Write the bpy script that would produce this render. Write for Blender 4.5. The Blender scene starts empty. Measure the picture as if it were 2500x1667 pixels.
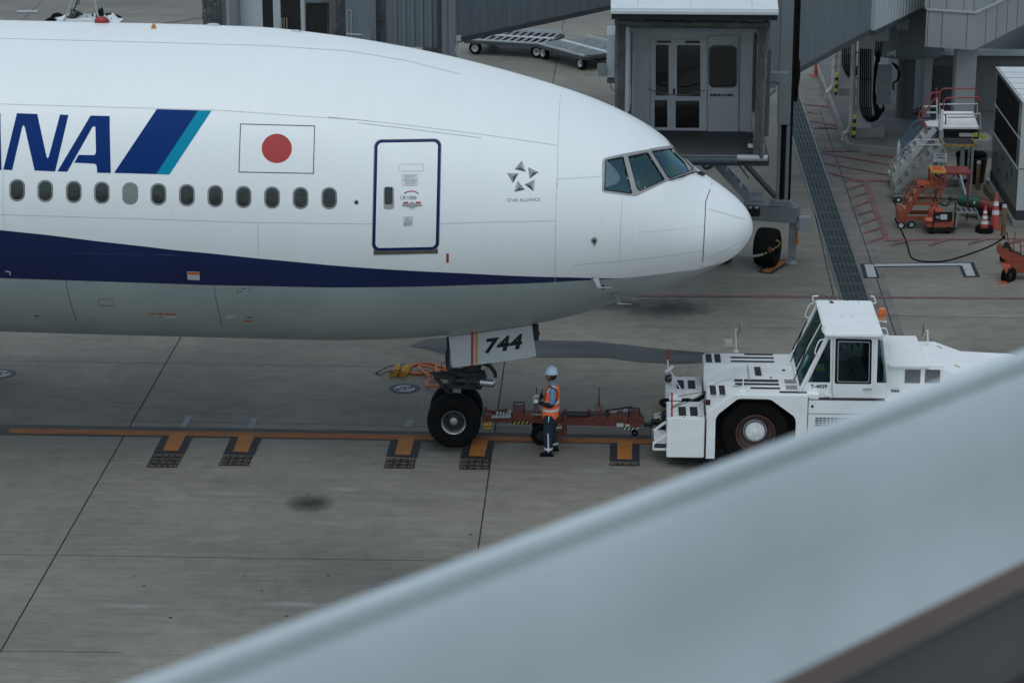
import bpy, bmesh, math, random
from mathutils import Vector as V, Matrix
from mathutils.bvhtree import BVHTree
from mathutils.geometry import delaunay_2d_cdt
random.seed(7)
R = math.radians
sc = bpy.context.scene
# ---------------- camera ----------------
H = 16.8; PITCH = R(17.2); YAW = R(2.46); FPX = 6000.0
cd = bpy.data.cameras.new('camera'); cam = bpy.data.objects.new('camera', cd)
sc.collection.objects.link(cam); sc.camera = cam
cam.location = (0, 0, H); cam.rotation_euler = (math.pi/2-PITCH, 0, YAW)
cd.sensor_width = 36; cd.lens = 86.4; cd.clip_start = .1; cd.clip_end = 3000
cd.dof.use_dof = True; cd.dof.focus_distance = 51; cd.dof.aperture_fstop = 7.6
# ---------------- sky and sun (overcast) ----------------
SUN_EL = R(68); SUN_AZ = R(205)
w = bpy.data.worlds.new('World'); sc.world = w; w.use_nodes = True
nt = w.node_tree; bg = nt.nodes['Background']
sk = nt.nodes.new('ShaderNodeTexSky'); sk.sky_type = 'NISHITA'; sk.sun_disc = False
sk.sun_elevation = SUN_EL; sk.sun_rotation = SUN_AZ; sk.air_density = 1.0; sk.dust_density = 2.0; sk.ozone_density = 1.6
hs_ = nt.nodes.new('ShaderNodeHueSaturation'); hs_.inputs['Saturation'].default_value = .5
tn_ = nt.nodes.new('ShaderNodeMixRGB'); tn_.blend_type = 'MULTIPLY'; tn_.inputs[0].default_value = 1; tn_.inputs[2].default_value = (.90, 1.0, 1.03, 1)
nt.links.new(sk.outputs[0], hs_.inputs['Color']); nt.links.new(hs_.outputs[0], tn_.inputs[1]); nt.links.new(tn_.outputs[0], bg.inputs[0]); bg.inputs[1].default_value = .15
sd = bpy.data.lights.new('sun', 'SUN'); sd.energy = .5; sd.angle = R(60); sd.color = (.96, 1, .99)
sun = bpy.data.objects.new('sun', sd); sc.collection.objects.link(sun)
sun.rotation_euler = (math.pi/2-SUN_EL, 0, R(25))
sc.view_settings.view_transform = 'Standard'; sc.view_settings.look = 'None'
sc.view_settings.exposure = .02; sc.view_settings.gamma = 1; sc.view_settings.use_curve_mapping = False
# ---------------- pixel to world (photo pixels, 2500 wide) ----------------
fw = V((-math.sin(YAW)*math.cos(PITCH), math.cos(YAW)*math.cos(PITCH), -math.sin(PITCH)))
rt = V((math.cos(YAW), math.sin(YAW), 0)); upv = rt.cross(fw); CP = V((0, 0, H))
def ray(x, y): return fw*FPX + rt*(x-1250) - upv*(y-833.5)
def G(x, y, z=0.0):
    d = ray(x, y); return CP + d*((z-H)/d.z)
def PY(x, y, Y):
    d = ray(x, y); return CP + d*(Y/d.y)
def crop(x0, y0, s): return lambda x, y: (x0+x/s, y0+y/s)
cA = crop(1900, 0, 3.92); cB = crop(2000, 300, 3.92); c1 = crop(0, 0, 2.6133); c2 = crop(800, 0, 3.36)
c6 = crop(880, 300, 3.92); c7 = crop(0, 500, 2.94); cN = crop(1400, 300, 3.36); cG = crop(900, 760, 4.356)
cP = crop(1200, 860, 5.2267); cT = crop(1550, 680, 3.485); cR = crop(1950, 700, 3.647); cC = crop(1400, 0, 3.92)
cL = crop(480, 0, 3.618); cW = crop(1650, 340, 4.9); cS = crop(2150, 180, 6.534); cQ = crop(2150, 400, 5.226)
cM = crop(300, 980, 4.704); cK = crop(880, 1040, 3.2667)
# ---------------- materials ----------------
def mat(name, col, rough=.5, metal=0., var=.08, scale=3., bump=0., bscale=60., stretch=(1, 1, 1), spec=.5, alpha=None, coat=0., dirt=0.):
    m = bpy.data.materials.new(name); m.use_nodes = True; n = m.node_tree; b = n.nodes['Principled BSDF']
    tc = n.nodes.new('ShaderNodeTexCoord'); mp = n.nodes.new('ShaderNodeMapping'); mp.inputs['Scale'].default_value = stretch
    n.links.new(tc.outputs['Object'], mp.inputs[0])
    nz = n.nodes.new('ShaderNodeTexNoise'); nz.inputs['Scale'].default_value = scale; nz.inputs['Detail'].default_value = 6
    n.links.new(mp.outputs[0], nz.inputs['Vector'])
    cr = n.nodes.new('ShaderNodeValToRGB'); cr.color_ramp.elements[0].position = .3; cr.color_ramp.elements[1].position = .7
    cr.color_ramp.elements[0].color = tuple(max(0, c*(1-var)) for c in col)+(1,)
    cr.color_ramp.elements[1].color = tuple(min(1, c*(1+var)) for c in col)+(1,)
    n.links.new(nz.outputs[0], cr.inputs[0]); out = cr.outputs[0]
    if dirt:
        n2 = n.nodes.new('ShaderNodeTexNoise'); n2.inputs['Scale'].default_value = scale*2.7; n2.inputs['Detail'].default_value = 9; n2.inputs['Roughness'].default_value = .7
        n.links.new(tc.outputs['Object'], n2.inputs['Vector'])
        r2 = n.nodes.new('ShaderNodeValToRGB'); r2.color_ramp.elements[0].position = .55; r2.color_ramp.elements[1].position = .75
        r2.color_ramp.elements[0].color = (0, 0, 0, 1); r2.color_ramp.elements[1].color = (dirt, dirt, dirt, 1)
        n.links.new(n2.outputs[0], r2.inputs[0])
        mx = n.nodes.new('ShaderNodeMixRGB'); n.links.new(r2.outputs[0], mx.inputs[0]); n.links.new(out, mx.inputs[1]); mx.inputs[2].default_value = (.05, .035, .025, 1)
        out = mx.outputs[0]
    n.links.new(out, b.inputs['Base Color'])
    b.inputs['Roughness'].default_value = rough; b.inputs['Metallic'].default_value = metal
    b.inputs['Specular IOR Level'].default_value = spec; b.inputs['Coat Weight'].default_value = coat
    if bump:
        n3 = n.nodes.new('ShaderNodeTexNoise'); n3.inputs['Scale'].default_value = bscale; n3.inputs['Detail'].default_value = 4
        n.links.new(mp.outputs[0], n3.inputs['Vector'])
        bp = n.nodes.new('ShaderNodeBump'); bp.inputs['Strength'].default_value = bump; bp.inputs['Distance'].default_value = .01
        n.links.new(n3.outputs[0], bp.inputs['Height']); n.links.new(bp.outputs[0], b.inputs['Normal'])
    return m
def glass(name, tint, gloss=.3, thr=.55, rough=.03):
    m = bpy.data.materials.new(name); m.use_nodes = True; n = m.node_tree
    for x in list(n.nodes): n.nodes.remove(x)
    o = n.nodes.new('ShaderNodeOutputMaterial'); t = n.nodes.new('ShaderNodeBsdfTransparent'); t.inputs[0].default_value = (*tint, 1)
    g = n.nodes.new('ShaderNodeBsdfGlossy'); g.inputs['Roughness'].default_value = rough; g.inputs[0].default_value = (.8, .95, .95, 1)
    mx = n.nodes.new('ShaderNodeMixShader'); lw = n.nodes.new('ShaderNodeLayerWeight'); lw.inputs[0].default_value = .35
    mr = n.nodes.new('ShaderNodeMapRange'); mr.inputs[3].default_value = gloss*.5; mr.inputs[4].default_value = min(1, gloss*2.2)
    tc = n.nodes.new('ShaderNodeTexCoord'); nz = n.nodes.new('ShaderNodeTexNoise'); nz.inputs['Scale'].default_value = 2.5
    n.links.new(tc.outputs['Object'], nz.inputs['Vector'])
    hu = n.nodes.new('ShaderNodeValToRGB'); e = hu.color_ramp.elements
    e[0].position = .35; e[0].color = (.5, .9, .72, 1); e[1].position = .65; e[1].color = (.42, .72, .95, 1)  # noise hue coloured into the gloss to imitate teal, shifting reflections
    n.links.new(nz.outputs[0], hu.inputs[0]); n.links.new(hu.outputs[0], g.inputs[0])
    n.links.new(lw.outputs['Fresnel'], mr.inputs[0]); n.links.new(mr.outputs[0], mx.inputs[0])
    n.links.new(t.outputs[0], mx.inputs[1]); n.links.new(g.outputs[0], mx.inputs[2]); n.links.new(mx.outputs[0], o.inputs[0])
    return m
M = {}
M['white'] = mat('white_paint', (.78, .80, .80), .35, var=.03, scale=1.5, bump=.03, bscale=8)
M['tugwhite'] = mat('tug_paint', (.79, .80, .79), .32, var=.04, scale=2.2, bump=.04, bscale=6, dirt=.17)
M['blue'] = mat('navy_paint', (.004, .016, .085), .5, var=.1, spec=.2)
M['logoblue'] = mat('logo_blue', (.001, .028, .15), .6, var=.06, spec=.12)
M['teal'] = mat('teal_paint', (.0, .24, .36), .6, var=.05, spec=.12)
M['redpaint'] = mat('red_paint', (.38, .035, .03), .45, var=.12, dirt=.15)
M['flagred'] = mat('flag_red', (.38, .03, .025), .6, var=.05)
M['black'] = mat('black_paint', (.008, .009, .010), .5, var=.2, spec=.3)
M['matblack'] = mat('anti_slip', (.018, .019, .02), .85, var=.2, bump=.2, bscale=150)
M['rubber'] = mat('rubber', (.0065, .0065, .007), .85, var=.25, bump=.12, bscale=80, spec=.12)
M['dark'] = mat('dark_metal', (.022, .024, .026), .5, .3, var=.3, bump=.15)
M['greasy'] = mat('greasy_metal', (.035, .036, .035), .4, .6, var=.5, scale=12, bump=.3)
M['steel'] = mat('steel', (.42, .43, .43), .32, .85, var=.12, scale=9)
M['frame'] = mat('window_frame_metal', (.34, .34, .32), .42, .5, var=.06, scale=8)
M['grey'] = mat('grey_paint', (.24, .265, .275), .45, var=.06, scale=1.2, dirt=.1)
M['bridge'] = mat('bridge_grey', (.135, .16, .175), .5, var=.1, scale=1.1, bump=.05, bscale=10, stretch=(3, 3, .4), dirt=.08)
M['bridgelight'] = mat('bridge_light', (.42, .46, .47), .5, var=.06, scale=.9, stretch=(2, 2, .5), dirt=.06)
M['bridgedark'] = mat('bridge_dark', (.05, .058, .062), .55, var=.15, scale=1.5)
M['canvas'] = mat('canvas', (.085, .09, .09), .9, var=.3, scale=3, bump=.9, bscale=7, stretch=(1, 1, .7))
M['darkglass'] = mat('dark_glass', (.008, .010, .011), .06, var=.3, spec=.7)
M['orange'] = mat('orange_paint', (.25, .052, .024), .5, var=.15, scale=5, dirt=.3)
M['towred'] = mat('towbar_red', (.125, .028, .018), .6, var=.3, scale=6, dirt=.5)
M['yellow'] = mat('yellow_paint', (.48, .42, .03), .5, var=.12, dirt=.2)
M['chock'] = mat('chock_yellow', (.40, .22, .025), .7, var=.2, scale=8, bump=.3, dirt=.5)
M['hose'] = mat('hose_orange', (.46, .15, .06), .6, var=.2, scale=8, dirt=.3)
M['concrete'] = mat('kerb_concrete', (.20, .20, .185), .85, var=.18, scale=2, bump=.3, bscale=30, dirt=.35)
M['pale'] = mat('pale_panel', (.33, .345, .345), .5, var=.05, scale=.7, dirt=.05)
M['redrail'] = mat('red_rail', (.30, .05, .05), .45, var=.1)
M['bluerail'] = mat('blue_rail', (.04, .13, .25), .45, var=.1)
M['aluminium'] = mat('aluminium', (.36, .37, .36), .4, .7, var=.12, scale=6, dirt=.1)
M['green'] = mat('green_paint', (.008, .07, .045), .35, var=.15)
M['hivis'] = mat('hi_vis_orange', (1., .17, .05), .8, var=.08, scale=6, bump=.5, bscale=14)
M['reflect'] = mat('reflective_tape', (.62, .64, .64), .35, var=.05)
M['navy'] = mat('navy_cloth', (.012, .02, .042), .9, var=.2, scale=8, bump=.6, bscale=12)
M['shirt'] = mat('blue_shirt', (.15, .27, .42), .85, var=.12, scale=8, bump=.6, bscale=14)
M['whiteshirt'] = mat('white_shirt', (.6, .68, .75), .85, var=.08, bump=.5, bscale=12)
M['skin'] = mat('skin', (.26, .13, .085), .5, var=.08, scale=10)
M['hair'] = mat('hair', (.012, .009, .008), .6, var=.3, bump=.4)
M['helmet'] = mat('helmet_blue_white', (.55, .67, .82), .25, var=.03)
M['glove'] = mat('glove', (.6, .6, .56), .9, var=.1, bump=.4)
M['amber'] = mat('amber_lens', (.50, .12, .02), .2, var=.15)
M['glasscock'] = glass('cockpit_glass', (.32, .42, .42), .28)
M['glasscab'] = glass('cab_glass', (.30, .36, .35), .09)
M['tan'] = mat('tan_sill', (.09, .08, .065), .6, var=.15)
M['lightgrey'] = mat('light_grey', (.45, .47, .48), .5, var=.05)
M['midgrey'] = mat('mid_grey', (.22, .25, .27), .5, var=.05)
M['darkgrey'] = mat('dark_grey_facet', (.04, .055, .065), .5, var=.05)
M['guideorange'] = mat('guide_orange', (.30, .105, .022), .75, var=.25, scale=2.5, stretch=(1, 3, 1), dirt=.45)
M['stoporange'] = mat('stop_orange', (.36, .13, .02), .7, var=.12, scale=3, dirt=.15)
M['canopywhite'] = mat('canopy_white', (.62, .65, .66), .45, var=.04)
M['markblack'] = mat('marking_black', (.014, .018, .022), .75, var=.2, scale=5)
M['markwhite'] = mat('marking_white', (.34, .37, .38), .75, var=.12, scale=7, dirt=.3)
M['letters'] = mat('marking_letters', (.19, .125, .07), .75, var=.15)
M['pink'] = mat('faded_red_marking', (.165, .085, .088), .8, var=.25, scale=2.5, dirt=.25)
M['joint'] = mat('joint_black', (.008, .008, .008), .9)
M['seal'] = mat('seam_grey', (.20, .22, .23), .6)
M['bellyseam'] = mat('belly_seam', (.10, .115, .115), .6)
M['seam'] = mat('skin_seam', (.42, .45, .46), .5)
M['seamdark'] = mat('seam_dark', (.06, .07, .075), .6)
M['gratmetal'] = mat('galvanised', (.10, .135, .14), .45, .5, var=.15, scale=4)
M['stain'] = mat('stain', (.042, .047, .047), .5, var=.45, scale=.9, stretch=(.5, 2, 1))
M['beamgrey'] = mat('capping_paint', (.50, .565, .58), .5, var=.13, scale=2.4)  # blotchy tone imitates soft cloud reflections on the capping
M['brown'] = mat('brown_strip', (.12, .082, .074), .55, var=.12, scale=3)
M['column'] = mat('column_grey', (.16, .18, .19), .45, var=.08, scale=1.2, dirt=.12)
M['cabinwhite'] = mat('cabin_panel', (.60, .62, .62), .5, var=.05, scale=1.0, dirt=.05)
M['charcoal'] = mat('charcoal', (.085, .080, .080), .6, var=.1, scale=3)
# ---------------- mesh builder ----------------
class MB:
    def __init__(s): s.bm = bmesh.new(); s.mi = 0; s.lay = s.bm.faces.layers.int.new('done')
    def _flush(s):
        for f in s.bm.faces:
            if not f[s.lay]: f[s.lay] = 1; f.material_index = s.mi
    def m(s, i): s._flush(); s.mi = i; return s
    def bb(s, x0, x1, y0, y1, z0, z1, bev=0.0, rot=None, piv=None):
        c = V(((x0+x1)/2, (y0+y1)/2, (z0+z1)/2)); S = Matrix.Diagonal((abs(x1-x0), abs(y1-y0), abs(z1-z0), 1))
        T = Matrix.Translation(c)@S
        if rot is not None:
            p = V(piv) if piv is not None else c
            T = Matrix.Translation(p)@rot.to_4x4()@Matrix.Translation(-p)@T
        r = bmesh.ops.create_cube(s.bm, size=1, matrix=T)
        if bev > 0:
            es = list({e for v in r['verts'] for e in v.link_edges})
            bmesh.ops.bevel(s.bm, geom=es, offset=bev, segments=2, affect='EDGES', clamp_overlap=True)
        return s
    def bar(s, p0, p1, wd, hd, bev=0.0):
        p0 = V(p0); p1 = V(p1); d = p1-p0; L = d.length; x = d.normalized()
        z = V((0, 0, 1)) if abs(x.z) < .95 else V((0, 1, 0)); y = z.cross(x).normalized(); z = x.cross(y)
        Mx = Matrix((x, y, z)).transposed().to_4x4(); T = Matrix.Translation((p0+p1)/2)@Mx@Matrix.Diagonal((L, wd, hd, 1))
        r = bmesh.ops.create_cube(s.bm, size=1, matrix=T)
        if bev > 0:
            es = list({e for v in r['verts'] for e in v.link_edges})
            bmesh.ops.bevel(s.bm, geom=es, offset=bev, segments=2, affect='EDGES', clamp_overlap=True)
        return s
    def rings(s, R_, closed=False, cap=True):
        vs = [[s.bm.verts.new(p) for p in r] for r in R_]; n = len(vs[0]); k = len(vs)
        for i in range(k if closed else k-1):
            a = vs[i]; b = vs[(i+1) % k]
            for j in range(n):
                try: s.bm.faces.new((a[j], a[(j+1) % n], b[(j+1) % n], b[j]))
                except ValueError: pass
        if cap and not closed:
            for r_ in (vs[0][::-1], vs[-1]):
                try: s.bm.faces.new(r_)
                except ValueError: pass
        return s
    def tube(s, pts, r, n=8, closed=False, sub=0):
        pts = [V(p) for p in pts]
        if sub: pts = smooth_path(pts, sub, closed)
        k = len(pts); rr = r if isinstance(r, (list, tuple)) else [r]*k
        if len(rr) != k: rr = [rr[min(len(rr)-1, int(i*len(rr)/k))] for i in range(k)]
        out = []; nrm = None
        for i, p in enumerate(pts):
            a = pts[i-1] if (i or closed) else p; b = pts[(i+1) % k] if (i < k-1 or closed) else p
            t = (b-a).normalized()
            if nrm is None:
                nrm = t.cross(V((0, 0, 1)))
                if nrm.length < .1: nrm = t.cross(V((0, 1, 0)))
                nrm.normalize()
            nrm = (nrm-t*nrm.dot(t)).normalized(); bn = t.cross(nrm)
            out.append([p+(nrm*math.cos(2*math.pi*j/n)+bn*math.sin(2*math.pi*j/n))*rr[i] for j in range(n)])
        return s.rings(out, closed)
    def cyl(s, p0, p1, r0, r1=None, n=20): return s.tube([p0, p1], [r0, r0 if r1 is None else r1], n)
    def lathe(s, prof, o, ax, n=32):
        cap = prof[0][0] < .01 or prof[-1][0] < .01
        o = V(o); ax = V(ax).normalized(); a = ax.cross(V((0, 0, 1)))
        if a.length < .1: a = V((1, 0, 0))
        a.normalize(); b = ax.cross(a)
        return s.rings([[o+ax*h+(a*math.cos(2*math.pi*j/n)+b*math.sin(2*math.pi*j/n))*max(r_, .0005) for j in range(n)] for r_, h in prof], cap=cap)
    def prism(s, poly, ext):
        ext = V(ext); poly = [V(p) for p in poly]
        return s.rings([poly, [p+ext for p in poly]])
    def face(s, poly):
        s.bm.faces.new([s.bm.verts.new(V(p)) for p in poly]); return s
    def ball(s, c, r, sc_=(1, 1, 1), n=16):
        bmesh.ops.create_uvsphere(s.bm, u_segments=n, v_segments=n//2+2, radius=r, matrix=Matrix.Translation(V(c))@Matrix.Diagonal((*sc_, 1))); return s
    def build(s, name, mats, parent=None, world=False, ang=35, xf=None):
        s._flush()
        if xf is not None: s.bm.transform(xf)
        if world and parent is not None: s.bm.transform(WM[parent.name].inverted())
        bmesh.ops.recalc_face_normals(s.bm, faces=s.bm.faces)
        me = bpy.data.meshes.new(name); s.bm.to_mesh(me); s.bm.free()
        if not isinstance(mats, (list, tuple)): mats = [mats]
        for m_ in mats: me.materials.append(M[m_] if isinstance(m_, str) else m_)
        if len(me.polygons):
            me.shade_smooth(); me.set_sharp_from_angle(angle=R(ang))
        o = bpy.data.objects.new(name, me); sc.collection.objects.link(o)
        if parent is not None: o.parent = parent
        WM[o.name] = (WM[parent.name] if parent is not None else Matrix.Identity(4)).copy()
        return o
WM = {}
def smooth_path(p, k, closed=False):
    out = []; n = len(p)
    for i in range(n if closed else n-1):
        if closed: a, b, c, d = p[i-1], p[i], p[(i+1) % n], p[(i+2) % n]
        else: a = p[max(i-1, 0)]; b = p[i]; c = p[i+1]; d = p[min(i+2, n-1)]
        for j in range(k):
            t = j/k
            out.append(.5*((2*b)+(c-a)*t+(2*a-5*b+4*c-d)*t*t+(3*b-a-3*c+d)*t**3))
    if not closed: out.append(p[-1])
    return out
def thing(name, label, cat, loc=(0, 0, 0), rz=0., group=None, mtx=None):
    o = bpy.data.objects.new(name, None); sc.collection.objects.link(o); o.empty_display_size = .3
    if mtx is None: mtx = Matrix.Translation(V(loc))@Matrix.Rotation(rz, 4, 'Z')
    o.matrix_world = mtx; o['label'] = label; o['category'] = cat
    if group: o['group'] = group
    WM[o.name] = mtx.copy(); return o
def tag(o, label, cat, group=None):
    o['label'] = label; o['category'] = cat
    if group: o['group'] = group
    return o
def copy_thing(o, loc, rz=None, label=None):
    def rec(x, par):
        c = x.copy(); sc.collection.objects.link(c); c.parent = par
        for ch in x.children: rec(ch, c)
        return c
    c = rec(o, None); mtx = Matrix.Translation(V(loc))@Matrix.Rotation(rz if rz is not None else o.rotation_euler.z, 4, 'Z')
    c.matrix_world = mtx; WM[c.name] = mtx
    if label: c['label'] = label
    return c
def inside(x, y, poly):
    r = False; n = len(poly); j = n-1
    for i in range(n):
        xi, yi = poly[i]; xj, yj = poly[j]
        if (yi > y) != (yj > y) and x < (xj-xi)*(y-yi)/(yj-yi)+xi: r = not r
        j = i
    return r
def rrect(x0, y0, x1, y1, r, n=5, skew=0.):
    out = []
    for cx, cy, a0 in ((x1-r, y0+r, -90), (x1-r, y1-r, 0), (x0+r, y1-r, 90), (x0+r, y0+r, 180)):
        for i in range(n+1):
            a = R(a0+90*i/n); px = cx+r*math.cos(a); py = cy+r*math.sin(a); out.append((px+skew*(y1-py), py))
    return out
def patch(mb, poly, proj, holes=(), step=10.):
    """fill a 2-D outline (with holes) finely and lay it on a surface through proj(x, y)"""
    vs = []; es = []
    for lp in [poly]+list(holes):
        d = []
        for i in range(len(lp)):
            a = lp[i]; b = lp[(i+1) % len(lp)]; L = math.hypot(b[0]-a[0], b[1]-a[1]); k = max(1, int(math.ceil(L/step)))
            for j in range(k): d.append((a[0]+(b[0]-a[0])*j/k, a[1]+(b[1]-a[1])*j/k))
        s0 = len(vs); vs += d; es += [(s0+i, s0+(i+1) % len(d)) for i in range(len(d))]
    xs = [p[0] for p in poly]; ys = [p[1] for p in poly]
    x = min(xs)+step*.5
    while x < max(xs):
        y = min(ys)+step*.5
        while y < max(ys):
            if inside(x, y, poly) and not any(inside(x, y, h) for h in holes): vs.append((x, y))
            y += step
        x += step
    r = delaunay_2d_cdt([V(p) for p in vs], es, [], 0, 1e-4)
    ov = [mb.bm.verts.new(proj(p.x, p.y)) for p in r[0]]
    for f in r[2]:
        cx = sum(r[0][i].x for i in f)/len(f); cy = sum(r[0][i].y for i in f)/len(f)
        if inside(cx, cy, poly) and not any(inside(cx, cy, h) for h in holes):
            try: mb.bm.faces.new([ov[i] for i in f])
            except ValueError: pass
    bmesh.ops.delete(mb.bm, geom=[v for v in ov if v.is_valid and not v.link_faces], context='VERTS')
    return mb
def strip(mb, pts, wd, proj, step=12.):
    """thin line of pixel width wd along a pixel polyline, laid on a surface"""
    P = []
    for i in range(len(pts)-1):
        a = pts[i]; b = pts[i+1]; k = max(1, int(math.hypot(b[0]-a[0], b[1]-a[1])/step))
        for j in range(k): P.append((a[0]+(b[0]-a[0])*j/k, a[1]+(b[1]-a[1])*j/k))
    P.append(pts[-1]); L = []
    for i, p in enumerate(P):
        a = P[max(i-1, 0)]; b = P[min(i+1, len(P)-1)]; dx, dy = b[0]-a[0], b[1]-a[1]; q = math.hypot(dx, dy) or 1
        nx, ny = -dy/q*wd/2, dx/q*wd/2
        L.append((mb.bm.verts.new(proj(p[0]+nx, p[1]+ny)), mb.bm.verts.new(proj(p[0]-nx, p[1]-ny))))
    for i in range(len(L)-1): mb.bm.faces.new((L[i][0], L[i+1][0], L[i+1][1], L[i][1]))
    return mb
def text_tris(s, off=0., space=1.):
    c = bpy.data.curves.new('t', 'FONT'); c.body = s; c.offset = off; c.space_character = space; c.resolution_u = 4
    o = bpy.data.objects.new('t', c); sc.collection.objects.link(o)
    dg = bpy.context.evaluated_depsgraph_get(); me = bpy.data.meshes.new_from_object(o.evaluated_get(dg))
    vs = [(v.co.x, v.co.y) for v in me.vertices]; fs = [tuple(p.vertices) for p in me.polygons]
    bpy.data.objects.remove(o); bpy.data.curves.remove(c); bpy.data.meshes.remove(me); return vs, fs
def text(mb, s, quad, proj, off=0., space=1.):
    """quad = TL, TR, BR, BL; the text's own box is stretched onto it"""
    vs, fs = text_tris(s, off, space)
    x0 = min(v[0] for v in vs); x1 = max(v[0] for v in vs); y0 = min(v[1] for v in vs); y1 = max(v[1] for v in vs)
    TL, TR, BR, BL = quad; ov = []
    for x, y in vs:
        a = (x-x0)/(x1-x0); b = (y-y0)/(y1-y0)
        px = (TL[0]*(1-a)+TR[0]*a)*b+(BL[0]*(1-a)+BR[0]*a)*(1-b); py = (TL[1]*(1-a)+TR[1]*a)*b+(BL[1]*(1-a)+BR[1]*a)*(1-b)
        ov.append(mb.bm.verts.new(proj(px, py)))
    for f in fs:
        try: mb.bm.faces.new([ov[i] for i in f])
        except ValueError: pass
    return mb
# ---------------- apron ----------------
def ground_material():
    m = bpy.data.materials.new('apron_concrete'); m.use_nodes = True; n = m.node_tree; b = n.nodes['Principled BSDF']; L = n.links
    tc = n.nodes.new('ShaderNodeTexCoord')
    def noise(scale, st, det=6, rg=.55):
        mp = n.nodes.new('ShaderNodeMapping'); mp.inputs['Scale'].default_value = st; L.new(tc.outputs['Object'], mp.inputs[0])
        z = n.nodes.new('ShaderNodeTexNoise'); z.inputs['Scale'].default_value = scale; z.inputs['Detail'].default_value = det; z.inputs['Roughness'].default_value = rg
        L.new(mp.outputs[0], z.inputs['Vector']); return z.outputs[0]
    def ramp(src, a, ca, b_, cb):
        c = n.nodes.new('ShaderNodeValToRGB'); c.color_ramp.elements[0].position = a; c.color_ramp.elements[1].position = b_
        c.color_ramp.elements[0].color = (*ca, 1); c.color_ramp.elements[1].color = (*cb, 1); L.new(src, c.inputs[0]); return c.outputs[0]
    def mul(a, b_, f=1.):
        x = n.nodes.new('ShaderNodeMixRGB'); x.blend_type = 'MULTIPLY'; x.inputs[0].default_value = f; L.new(a, x.inputs[1]); L.new(b_, x.inputs[2]); return x.outputs[0]
    c = ramp(noise(.22, (1, 1, 1), 5), .32, (.198, .186, .156), .68, (.256, .239, .198))
    c = mul(c, ramp(noise(1.0, (.35, 5.5, 1), 8, .7), .3, (.80, .80, .81), .72, (1.09, 1.08, 1.07)))      # tined texture along the slabs
    c = mul(c, ramp(noise(1.0, (1.2, 26, 1), 4, .7), .35, (.80, .80, .80), .65, (1.08, 1.08, 1.08)), .9)
    c = mul(c, ramp(noise(2.2, (1, 1, 1), 9, .75), .36, (.78, .78, .78), .6, (1.05, 1.05, 1.05)), .8)
    c = mul(c, ramp(noise(.09, (1, 1.6, 1), 3), .34, (.62, .63, .64), .60, (1.06, 1.06, 1.05)), .9)
    L.new(c, b.inputs['Base Color'])
    rr = ramp(noise(.5, (1, 1, 1)), .3, (.55, .55, .55), .7, (.85, .85, .85)); L.new(rr, b.inputs['Roughness'])
    bp = n.nodes.new('ShaderNodeBump'); bp.inputs['Strength'].default_value = .35; bp.inputs['Distance'].default_value = .01
    L.new(noise(1.0, (2, 60, 1), 5, .7), bp.inputs['Height']); L.new(bp.outputs[0], b.inputs['Normal'])
    return m
mg = ground_material()
g = MB(); N = 1200
g.face([(-N, -N, 0), (N, -N, 0), (N, N, 0), (-N, N, 0)])
ground = g.build('ground', mg); ground['kind'] = 'structure'
ZJ, ZS, ZB, ZO, ZT = .004, .008, .012, .016, .020
def gz(z): return lambda x, y: G(x, y, z)
def gpoly(mb, pts, z):
    mb.face([G(x, y, z) for x, y in pts]); return mb
# slab joints
j = MB()
def gline(mb, a, b, wd, z=ZJ):
    a = G(*a, z); b = G(*b, z); d = (b-a).normalized(); nn = V((-d.y, d.x, 0))*wd/2
    mb.face([a+nn, b+nn, b-nn, a-nn])
for a, b in (((0, 1591), (466, 780)), ((466, 780), (760, 270)), ((1167, 1341), (1234, 870)), ((1234, 870), (1385, 0)), ((1945, 330), (2035, 720)), ((2035, 720), (2300, 1667)),
             ((2002, 270), (2174, 780)), ((2174, 780), (2700, 2340)), ((0, 1352), (1250, 1371)), ((300, 1027), (1160, 1042)), ((1160, 1042), (2500, 1060)),
             ((300, 1591), (0, 1588)), ((0, 100), (170, -60)), ((0, 34), (1500, 44)), ((1080, 178), (1500, 182)), ((2174, 770), (2500, 777)),
             ((1550, 797), (2030, 802)), ((1980, 655), (2060, 657)), ((1880, 345), (1990, 347)), ((2055, 424), (2180, 426)), ((2115, 525), (2500, 530)), ((0, 880), (1000, 896)),
             ((1960, 182), (2003, 183)), ((1965, 240), (2030, 241)), ((1965, 276), (2050, 277))):
    gline(j, a, b, .024 if abs(a[1]-b[1]) > 100 else .011)
j.build('slab_joints', 'joint', ground)
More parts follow.
